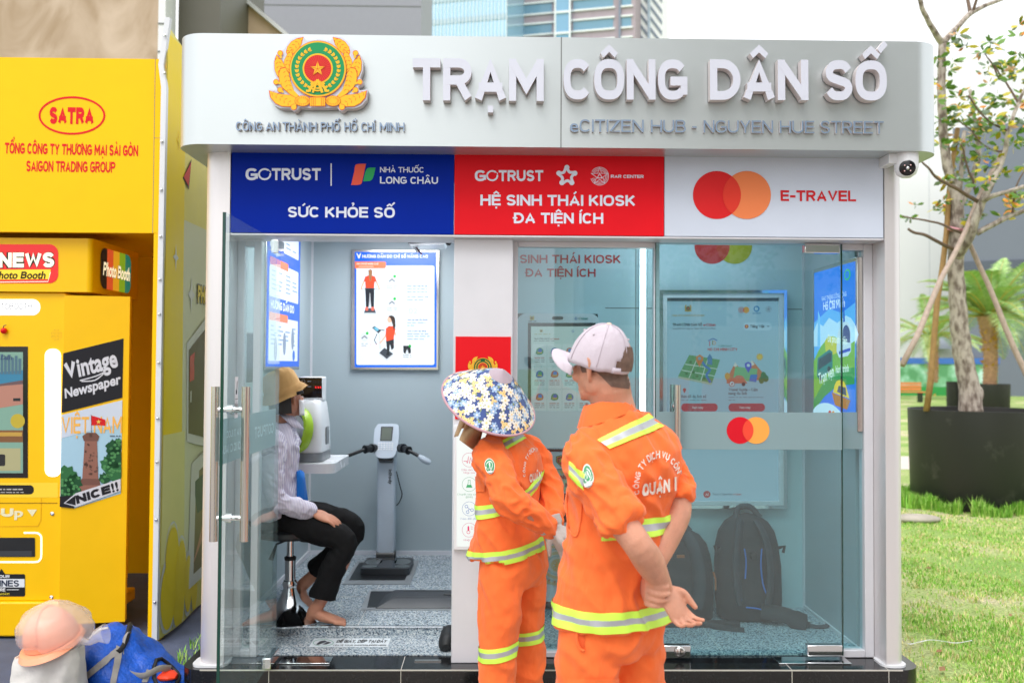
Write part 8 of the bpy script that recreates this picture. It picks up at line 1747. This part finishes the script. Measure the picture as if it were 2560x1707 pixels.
    for q in (0, 60, 120, 180, 300): th = R(48); b.ball(cc+cs_*(.0875*math.cos(th)**.86*math.cos(R(q)))+cf_*(.106*math.cos(th)**.86*math.sin(R(q))-.012*math.sin(th))+cu_*.138*math.sin(th), .004, ink((196, 186, 194)), 8, 6)
    b.build('seams_and_button', cp, sharp=180)
    b = MB(); up, lo_ = [], []
    for i in range(13):
        r_ = []
        for j in range(21):
            q = R(18+144*j/20); s0 = cs_*.087*math.cos(q)+cf_*.104*math.sin(q); ext = .082*math.sin(R(180*j/20))**.55*(i/12); arch = -.052*math.cos(q)**2*(.3+.7*i/12); r_.append(cc+s0+cf_*ext+cu_*(.004+arch+.004*(i/12)))
        up.append(r_)
    b.grid(up, m_cap); br = b.build('brim', cp, sharp=180); sm = br.modifiers.new('thick', 'SOLIDIFY'); sm.thickness = .004
    b = MB(); st = [cc+cs_*(.088*math.cos(R(q)))+cf_*(.107*math.sin(R(q)))+cu_*.008 for q in range(240, 301, 6)]; rows = [[p-cu_*.009 for p in st], [p+cu_*.009 for p in st]]; b.grid(rows, m_cap); b.build('strap', cp, sharp=180).modifiers.new('thick', 'SOLIDIFY').thickness = .003
man()
# ---------------------------------------------------------------- worker in the conical hat
def worker():
    F = Vector((-.88, .475, 0)).normalized(); Rt = Vector((F.y, -F.x, 0)); Z = Vector((0, 0, 1))
    t = thing('person', 'worker in orange workwear under a flowered conical hat, gloved hands behind the back', 'person', (.07, 3.98, 0))
    def cx(z): k = max(0, min(1, (z-.8)/.5)); return (.05+.005*k, 3.97, z)
    row = lambda z, w_, d, dx=0: (tuple(Vector(cx(z))-F*dx), tuple(Rt*w_), tuple(F*d))
    b = MB(); loft(b, [row(.85, .14, .1), row(1.1, .14, .1), row(1.2, .14, .09), row(1.28, .11, .07)], m_skin2, 24)
    nb = Vector((.04, 3.965, 1.30)); hc = Vector((-.035, 3.93, 1.435)); Hf = Vector((-.86, .46, .12)).normalized()
    limbs(b, [(*nb, .058), (*(hc+Vector((.02, 0, -.05))), .05)], m_skin2); P_ = head(b, hc, Hf, (.1, -.1, 1), m_skin2, .93)
    shL, elL, wrL = (-.02, 3.825, 1.235), (.052, 3.675, 1.085), (.222, 3.765, .958); shR, elR, wrR = (.14, 4.115, 1.235), (.235, 4.08, 1.078), (.25, 3.92, .94)
    for s_, e, w_ in ((shL, elL, wrL), (shR, elR, wrR)): limbs(b, [(*s_, .05), (*e, .04), (*w_, .026)], m_skin2)
    for s_ in (-1, 1): limbs(b, [(*(Vector((.075, 3.98, .8))+Rt*.085*s_), .08), (*(Vector((.08, 3.99, .45))+Rt*.13*s_), .055), (*(Vector((.08, 3.99, .1))+Rt*.13*s_), .04)], m_skin2)
    body, _ = fused(b, 'body', t, m_skin2, .0055, 3); eyes(P_, body, .93)
    # gloves
    m_gl = cloth('grey_glove', (182, 172, 166), weave=160); b = MB(); hand(b, wrL, (.93, .22, -.3), (.1, .4, -.9), True, m_gl, (.5, .55, .6, .6), 1.06, (.4, .5)); b.tube([wrL, Vector(wrL)-Vector((.93, .22, -.3))*.03], [.036, .04], m_gl, 14); fused(b, 'glove', t, m_gl, .0045, 2, folds(.002, 30, 30))
    b = MB(); hand(b, (.25, 3.9, .945), (.42, -.25, -.87), (-.6, -.75, -.1), False, m_gl, (.2, .22, .26, .3), 1.06, (.3, .4), .1); b.tube([(.25, 3.9, .945), (.235, 3.91, .98)], [.036, .04], m_gl, 14); fused(b, 'glove', t, m_gl, .0045, 2, folds(.002, 30, 30))
    # trousers
    b = MB(); ct = lambda z: Vector((.068+.012*(1-z), 3.98, z))
    loft(b, [(tuple(ct(.95)), tuple(Rt*.14), tuple(F*.10)), (tuple(ct(.85)-F*.01), tuple(Rt*.16), tuple(F*.12)), (tuple(ct(.76)-F*.01), tuple(Rt*.178), tuple(F*.130)), (tuple(ct(.68)), tuple(Rt*.168), tuple(F*.11))], m_or, 30, .92)
    legL, legR = [], []
    for s_ in (-1, 1): limbs(b, [(*(ct(.78)+Rt*.085*s_), .1), (*(ct(.62)+Rt*.112*s_), .094), (*(ct(.44)+Rt*.13*s_), .08), (*(ct(.26)+Rt*.132*s_), .076), (*(ct(.07)+Rt*.132*s_), .074)], m_or, 20)
    tr, tb = fused(b, 'trousers', t, m_or, .0065, 4, folds(.014, 6, 2.4, 8)); b = MB()
    for s_ in (-1, 1):
        cf2 = lambda z, s_=s_: tuple(ct(z)+Rt*.13*s_)
        for z0, z1, m_ in ((.445, .462, m_lime), (.425, .446, m_gry), (.405, .426, m_lime)):
            rows = []
            for i in range(61):
                a_ = R(i*6); d = Vector((math.cos(a_), math.sin(a_), 0)); r_ = []
                for j in range(3):
                    z = z0+(z1-z0)*j/2+.012*d.x; c = Vector(cf2(z)); c.z = z; h = tb.ray_cast(c, d, .2); r_.append(None if h[0] is None else h[0]+d*.005)
                rows.append(r_)
            patchgrid(b, rows, m_)
    b.build('reflective_band', tr, sharp=180); shoes(t, [tuple((ct(0)+Rt*.132*s_)[:2]) for s_ in (-1, 1)], F)
    # jacket
    b = MB(); loft(b, [row(.80, .19, .150), row(.86, .182, .142), row(.98, .168, .122), row(1.08, .17, .118), row(1.18, .178, .12, .008), row(1.24, .172, .11, .008), row(1.29, .125, .085), row(1.325, .082, .07, -.01)], m_or, 40, .9)
    jk, jb = fused(b, 'jacket', t, m_or, .006, 3, folds(.015, 7, 3.6, 6, .5))
    b = MB()
    for z0, z1, m_ in ((.842, .862, m_lime), (.824, .843, m_gry), (.804, .825, m_lime)): band(b, jb, cx, z0, z1, m_, .005, 100, (.03, 0))
    b.build('reflective_band', jk, sharp=180); b = MB()
    for z0, z1, m_ in ((1.078, 1.096, m_lime), (1.058, 1.079, m_gry), (1.04, 1.059, m_lime)): band(b, jb, cx, z0, z1, m_, .005, 100, (.06, .03))
    b.build('reflective_band', jk, sharp=180); b = MB(); lp = lambda p, q, k: (p[0]+(q[0]-p[0])*k, p[1]+(q[1]-p[1])*k); A, B_, C_, D_ = (1240, 1111), (1322, 1066), (1347, 1076), (1268, 1124)
    for k0, k1, m_ in ((0, .3, m_lime), (.3, .7, m_gry), (.7, 1, m_lime)): decal(b, jb, [lp(A, D_, k0), lp(B_, C_, k0), lp(B_, C_, k1), lp(A, D_, k1)], m_, 20, 3, .005)
    b.build('reflective_band', jk, sharp=180)
    b = MB(); ex, ey, rx, ry = 1335, 1180, 24, 50
    def arc(x, y, gx, lx):
        q = R(-192+gx*204); r_ = 1+y*.22; w_ = lx*204/57.3; return (ex+math.cos(q)*rx*r_-math.sin(q)*w_*rx*.95, ey+math.sin(q)*ry*r_+math.cos(q)*w_*ry*.95)
    cloth_text(b, jb, 'CÔNG TY DỊCH VỤ CÔNG ÍCH', arc, m_txt, .03); cloth_text(b, jb, 'QUẬN 1', lambda x, y, gx, lx: (1322+36*x, 1206-22*y-8*x), m_txt, .045); b.build('back_print', jk, sharp=180)
    b = MB(); decal(b, jb, [(1190, 1150), (1216, 1158), (1214, 1228), (1192, 1230)], m_or, 8, 10, .006); b.build('pocket', jk, sharp=180)
    # sleeves, long
    def sleeve(pts, nm='sleeve'): b = MB(); limbs(b, pts, m_or, 20); return fused(b, nm, jk, m_or, .006, 4, folds(.016, 10, 9, 7, .9))
    sl, sb = sleeve([(.0, 3.87, 1.26, .055), (-.02, 3.83, 1.235, .078), (.018, 3.745, 1.16, .068), (.056, 3.69, 1.085, .06), (.13, 3.715, 1.02, .054), (.19, 3.748, .98, .05), (.215, 3.762, .962, .048)])
    sr, sbr = sleeve([(.12, 4.08, 1.26, .055), (.142, 4.115, 1.235, .076), (.20, 4.10, 1.15, .064), (.238, 4.075, 1.078, .058), (.246, 4.0, 1.01, .053), (.25, 3.94, .965, .05)])
    round_badge(sl, sb, 1225, 1166, 12.5, 19.5, -8); b = MB()
    A, B_, C_, D_ = (1198, 1130), (1206, 1150), (1210, 1160), (1199, 1160)
    # --- conical hat
    ax = Vector((.34, -.52, .78)).normalized(); o = P(1222, 1006, Y=3.87); e1 = ax.cross(Vector((0, 1, .2))).normalized(); e2 = ax.cross(e1); RB, HH = .205, .176
    def cone(r_, th): # r 0..1 from tip to brim
        h = HH*(1-r_)+.012*math.sin(math.pi*r_); return o+ax*h+(e1*math.cos(th)+e2*math.sin(th))*RB*r_
    def nrm(r_, th): return (ax*RB+(e1*math.cos(th)+e2*math.sin(th))*HH).normalized()
    navy = cloth('navy_print', (74, 94, 152), weave=200); hat = thing('conical_hat', 'flowered blue conical hat with a mauve rim worn by the gloved worker', 'hat', o) if False else None
    b = MB(); rows = [[cone(.02+.98*i/14, R(q)) for q in range(0, 360, 5)] for i in range(15)]; b.grid(rows, navy, True)
    wl, yl, bl, gn, or_ = (M(n_, c, rough=.8, var=.06) for n_, c in (('petal_white', (238, 234, 226)), ('petal_yellow', (246, 216, 156)), ('petal_blue', (160, 188, 222)), ('leaf_sage', (150, 168, 120)), ('petal_heart', (236, 166, 60))))
    q = random.Random(12); lay = [.0012]
    def on(r_, th, x, y, off): # local tangent offset in metres
        rr = r_+y/RB*.76; tt = th+x/(RB*max(.12, rr)); return cone(min(1.0, max(.05, rr)), tt)+nrm(r_, tt)*off
    spots = []
    for _ in range(900):
        r_ = math.sqrt(q.uniform(.03, .98)); th = q.uniform(0, 6.283); p = cone(r_, th)
        if all((p-s_[2]).length > .0215 for s_ in spots): spots.append((r_, th, p))
    for i, (r_, th, p) in enumerate(spots):
        for k in range(2):
            a = q.uniform(0, 6.283); L_ = q.uniform(.018, .028); pts = [on(r_, th, math.cos(a)*L_*u-math.sin(a)*w_*L_, math.sin(a)*L_*u+math.cos(a)*w_*L_, .001) for u, w_ in ((.2, 0), (.55, .18), (1.05, .0), (.55, -.18))]; b.add(pts, [(0, 1, 2, 3)], gn)
    for i, (r_, th, p) in enumerate(spots):
        kind = q.choices((0, 1, 2), (.42, .3, .28))[0]; sz = (.019, .0135, .0165)[kind]*q.uniform(.85, 1.15); np_ = (6, 5, 6)[kind]; rot = q.uniform(0, 6.28); m_ = (wl, yl, bl)[kind]; off = .0018+.0002*(i % 7)
        if kind == 1: subs = [(0, 0)]+[(math.cos(j*2.1+rot)*.011, math.sin(j*2.1+rot)*.011) for j in range(3)]; sz *= .62
        else: subs = [(0, 0)]
        for (dx, dy) in subs:
            pts = []
            for j in range(np_*4):
                a = rot+6.283*j/(np_*4); rr = sz*(.52, .9, 1.0, .9)[j % 4]; pts.append(on(r_, th, dx+rr*math.cos(a), dy+rr*math.sin(a), off))
            c = on(r_, th, dx, dy, off); b.add([c]+pts, [(0, 1+j, 1+(j+1) % len(pts)) for j in range(len(pts))], m_)
            hp = [on(r_, th, dx+sz*.24*math.cos(a), dy+sz*.24*math.sin(a), off+.0008) for a in [6.283*j/8 for j in range(8)]]; b.add(hp, [tuple(range(8))], (yl, or_, wl)[kind])
    ht = b.build('conical_hat', t, sharp=180)
    b = MB(); b.tube([cone(1.0, R(q_)) for q_ in range(0, 361, 6)], .0055, M('mauve_binding', (190, 150, 160), rough=.7), 8); b.build('rim', ht, sharp=180)
    b = MB(); rows = [[cone(r_, R(q_))+nrm(r_, R(q_))*.0035 for q_ in range(0, 360, 10)] for r_ in (.0, .1, .2, .24)]; b.grid(rows, cloth('mauve_patch', (176, 160, 170)), True); b.build('tip_patch', ht, sharp=180)
    b = MB(); rows = [[cone(r_, R(q_))-nrm(r_, R(q_))*.006 for q_ in range(0, 360, 10)] for r_ in (.1, .4, .7, .99)]; b.grid(rows, M('straw_lining', (170, 140, 100), rough=.9), True); b.build('lining', ht, sharp=180)
    # tan cloth hanging from the hat round the neck
    m_tan = cloth('tan_cloth', (190, 156, 118), weave=220); b = MB(); rows = []
    for i in range(13):
        u = i/12; r_ = []
        for j in range(15):
            v = j/14; th = R(118+150*v); rr = .085+.03*u+.014*math.sin(v*9+u*2); c_ = hc+Vector((.005, 0, 0)); d = Hf*math.cos(R(-75+150*v))*1.0-Rt*math.sin(R(-75+150*v))*-1.0; r_.append(c_+d*rr*(1+.25*u)+Vector((-.02*u, 0, .02-.135*u-.02*math.sin(v*5)*u)))
        rows.append(r_)
    b.grid(rows, m_tan); b.build('neck_cloth', t, sharp=180).modifiers.new('thick', 'SOLIDIFY').thickness = .003
    b = MB(); A, B_, C_, D_ = (Vector(v) for v in ((1166, 1052), (1206, 1072), (1192, 1132), (1149, 1100))); rows = []
    for i in range(9):
        u = i/8; rows.append([P(*A.lerp(B_, v).lerp(D_.lerp(C_, v), u), Y=3.80+.10*v+.03*math.sin(v*7+u*3)) for v in [k/8 for k in range(9)]])
    b.grid(rows, m_tan); b.build('face_cloth', t, sharp=180).modifiers.new('thick', 'SOLIDIFY').thickness = .004
worker()
# ---------------------------------------------------------------- seated woman
def sitter():
    F = Vector((.96, .28, 0)).normalized(); Rt = Vector((F.y, -F.x, 0)); Z = Vector((0, 0, 1))
    t = thing('person', 'barefoot woman in a tan bucket hat and striped shirt sitting on the stool', 'person', (-1.18, 5.0, ZI))
    def stripe():
        m = M('striped_shirt', (206, 200, 222), rough=.75, var=0); n = m.node_tree.nodes; L = m.node_tree.links; b = n['Principled BSDF']; tc = n.new('ShaderNodeTexCoord'); wv = n.new('ShaderNodeTexWave'); wv.inputs['Scale'].default_value = 44; wv.inputs['Distortion'].default_value = 1.2; wv.inputs['Detail Scale'].default_value = .4; L.new(tc.outputs['Object'], wv.inputs[0]); r = n.new('ShaderNodeValToRGB'); e = r.color_ramp.elements; e[0].position = .3; e[0].color = (.46, .42, .58, 1); e[1].position = .6; e[1].color = (.68, .66, .74, 1); L.new(wv.outputs[0], r.inputs[0]); L.new(r.outputs[0], b.inputs['Base Color']); return m
    m_sh = stripe(); m_wt = M('white_mask', (226, 226, 230), rough=.7)
    hip = Vector((-1.19, 5.0, .80)); ch = Vector((-1.185, 5.0, 1.17)); nb = Vector((-1.155, 5.0, 1.30)); hc = Vector((-1.135, 5.0, 1.44)); Hf = Vector((.62, .78, .0)).normalized()
    b = MB(); loft(b, [(tuple(hip), tuple(Rt*.15), tuple(F*.11)), (tuple(hip.lerp(ch, .5)), tuple(Rt*.13), tuple(F*.09)), (tuple(ch), tuple(Rt*.15), tuple(F*.09)), (tuple(ch+Z*.09), tuple(Rt*.1), tuple(F*.06))], m_skin2, 24); limbs(b, [(*nb, .05), (*(hc-Z*.05), .048)], m_skin2); P_ = head(b, hc, Hf, (-.1, 0, 1), m_skin2, .93)
    shR, elR, wrR = (-1.165, 4.845, 1.20), (-1.13, 4.79, .915), (-.955, 4.855, .842); shL, elL, wrL = (-1.15, 5.16, 1.19), (-1.16, 5.26, 1.15), (-1.12, 5.38, 1.18)
    for s_, e, w_ in ((shR, elR, wrR), (shL, elL, wrL)): limbs(b, [(*s_, .045), (*e, .036), (*w_, .025)], m_skin2)
    hand(b, wrR, (.93, .05, -.36), (.2, .3, -.9), False, m_skin2, (.16, .12, .14, .2), .95, (.2, .2), .14)
    kR, aR, kL, aL = (-.80, 4.885, .685), (-.925, 4.9, .36), (-.782, 5.1, .715), (-1.02, 5.11, .44)
    limbs(b, [(*(hip+Rt*.09), .08), (*kR, .055), (*aR, .032)], m_skin2); limbs(b, [(*(hip-Rt*.09), .08), (*kL, .055), (*aL, .032)], m_skin2)
    def foot(ank, heel, ball_, toe, side, mat):
        ank, heel, ball_, toe, side = (Vector(v) for v in (ank, heel, ball_, toe, side))
        limbs(b, [(*ank, .033), (*(ank.lerp(heel, .55)), .034), (*(heel+Vector((.012, 0, .008))), .027)], mat, 12); loft(b, [(tuple(heel+Vector((-.008, 0, .012))), tuple(side*.02), (0, 0, .02)), (tuple(heel.lerp(ank, .35)+Vector((.01, 0, .0))), tuple(side*.03), (0, 0, .032)), (tuple(heel.lerp(ball_, .55)+Vector((0, 0, .022))), tuple(side*.036), (0, 0, .03)), (tuple(ball_+Vector((0, 0, .012))), tuple(side*.046), (0, 0, .018)), (tuple(ball_.lerp(toe, .4)+Vector((0, 0, .004))), tuple(side*.042), (0, 0, .012))], mat, 18, 1, 4)
        d = (toe-ball_).normalized()
        for i in range(5): o_ = (i-2)*.0185; L_ = (.05, .045, .042, .036, .03)[i] if True else 0; limbs(b, [(*(ball_+side*o_+Vector((0, 0, .008))), .011), (*(ball_+side*o_+d*L_*.7+Vector((0, 0, .007))), .0095 if i else .012), (*(ball_+side*o_+d*L_+Vector((0, 0, .002))), .0085 if i else .0115)], mat, 8, 3)
    zf_ = ZI+.012
    foot(aR, (-.985, 4.91, zf_+.012), (-.83, 4.885, zf_), (-.77, 4.875, zf_), (.12, .99, 0), m_skin2); foot(aL, (-1.095, 5.1, .372), (-1.0, 5.05, zf_+.022), (-.965, 5.035, zf_+.012), (.35, .93, 0), m_skin2)
    body, _ = fused(b, 'body', t, m_skin2, .0046, 2); eyes(P_, body, .93)
    # trousers
    b = MB(); loft(b, [(tuple(hip+Z*.10-F*.02), tuple(Rt*.16), tuple(F*.12)), (tuple(hip), tuple(Rt*.175), tuple(F*.14)), (tuple(hip-Z*.045), tuple(Rt*.17), tuple(F*.135))], m_blk, 26)
    limbs(b, [(*(hip+Rt*.085+Z*-.0), .09), (-1.0, 4.89, .765, .082), (*kR, .068), (-.85, 4.89, .55, .066), (-.905, 4.9, .42, .07), (-.915, 4.9, .385, .074)], m_blk, 18, open_end=True); limbs(b, [(*(hip-Rt*.085), .09), (-.98, 5.08, .785, .08), (*kL, .066), (-.88, 5.1, .58, .062), (-.99, 5.11, .475, .064)], m_blk, 18, open_end=True); fused(b, 'trousers', t, m_blk, .0065, 4, folds(.008, 7, 4, 3))
    # shirt
    b = MB(); loft(b, [(tuple(hip-Z*.0-F*.01), tuple(Rt*.188), tuple(F*.152)), (tuple(hip+Z*.12-F*.02), tuple(Rt*.178), tuple(F*.14)), (tuple(hip+Z*.24-F*.01), tuple(Rt*.17), tuple(F*.128)), (tuple(ch), tuple(Rt*.168), tuple(F*.118)), (tuple(ch+Z*.075+F*.01), tuple(Rt*.13), tuple(F*.09)), (tuple(nb+Z*.0), tuple(Rt*.068), tuple(F*.066))], m_sh, 36)
    sh, sb = fused(b, 'shirt', t, m_sh, .0065, 4, folds(.011, 8, 4.5, 5))
    for pts in ([(-1.175, 4.87, 1.22, .05), (*shR, .068), (-1.155, 4.80, 1.06, .058), (*elR, .055), (-1.04, 4.82, .875, .05), (-.975, 4.85, .85, .044)], [(-1.16, 5.13, 1.20, .05), (*shL, .06), (*elL, .05), (-1.14, 5.32, 1.16, .045)]): b = MB(); limbs(b, pts, m_sh, 18); fused(b, 'sleeve', sh, m_sh, .006, 4, folds(.009, 13, 11, 9, .9))
    b = MB()
    for s_ in (1, -1): p0 = nb+F*.05+Rt*.03*s_; b.add([nb-F*.03+Rt*.066*s_+Z*.055, nb+F*.055+Rt*.035*s_+Z*.035, nb+F*.11+Rt*.06*s_-Z*.035, nb+F*.05+Rt*.085*s_-Z*.02], [(0, 1, 2, 3)], m_sh)
    b.build('collar', sh, sharp=180).modifiers.new('thick', 'SOLIDIFY').thickness = .004
    b = MB(); rows = [[P(x, y, Y=4.93+.02*j) for j, (x, y) in enumerate(((741, y0), (749, y0-4), (758+(y0-1180)*.16, y0+2)))] for y0 in (1178, 1200, 1222, 1245, 1256)]; b.grid(rows, cloth('blue_inner_shirt', (20, 110, 200))); b.build('inner_shirt', t, sharp=180).modifiers.new('thick', 'SOLIDIFY').thickness = .01
    # hat
    m_hat = cloth('tan_canvas', (196, 154, 98), weave=260); up = Vector((-.36, -.12, .92)).normalized(); e1 = up.cross(Vector((0, 1, 0))).normalized(); e2 = up.cross(e1); o = hc+up*.035+Vector((-.005, 0, 0))
    b = MB(); rows = []
    for r_, h in ((.126, -.035), (.122, -.03), (.11, -.01), (.098, .012), (.096, .018), (.094, .045), (.088, .085), (.075, .105), (.05, .116), (.0, .119)):
        rows.append([o+e1*(r_*1.06*math.cos(R(q))+.0)+e2*r_*math.sin(R(q))*.95+up*(h+.008*noise.noise(Vector((math.cos(R(q))*2, math.sin(R(q))*2, h*12)))+(.012*math.cos(R(2*q)) if h < 0 else 0)) for q in range(0, 360, 8)])
    b.grid(rows, m_hat, True); h_ = b.build('bucket_hat', t, sharp=180); b = MB()
    for r_, h in ((.1185, -.0215), (.114, -.014), (.107, -.003)): b.tube([o+e1*(r_*1.062*math.cos(R(q)))+e2*r_*.952*math.sin(R(q))+up*(h+.006+.012*math.cos(R(2*q))*.6) for q in range(0, 361, 10)], .0012, m_hat, 4)
    c_ = P(750, 981, Y=4.91); b.obx(c_, (.016, 0, .006), (0, .006, 0), (-.003, 0, .008), m_black); b.build('stitching_and_tab', h_, sharp=180)
    b = MB(); rows = [[P_(x, .0+y, z) for x, y, z in ((-.076, .03, zz), (-.06, .075, zz-.004), (-.03, .104, zz-.002), (0, .118 if zz > -.08 else .1, zz), (.03, .104, zz-.002), (.06, .075, zz-.004), (.076, .03, zz))] for zz in (-.022, -.045, -.07, -.095, -.11)]; b.grid(rows, m_wt); b.build('face_mask', t, sharp=180).modifiers.new('thick', 'SOLIDIFY').thickness = .003
    b = MB(); rows = [[P_(.08*math.cos(R(q)), -.012+.1*math.sin(R(q)), z) for q in range(190, 351, 10)] for z in (.03, -.02, -.06, -.1)]; b.grid(rows, m_hair); b.build('hair', body, sharp=180)
sitter()
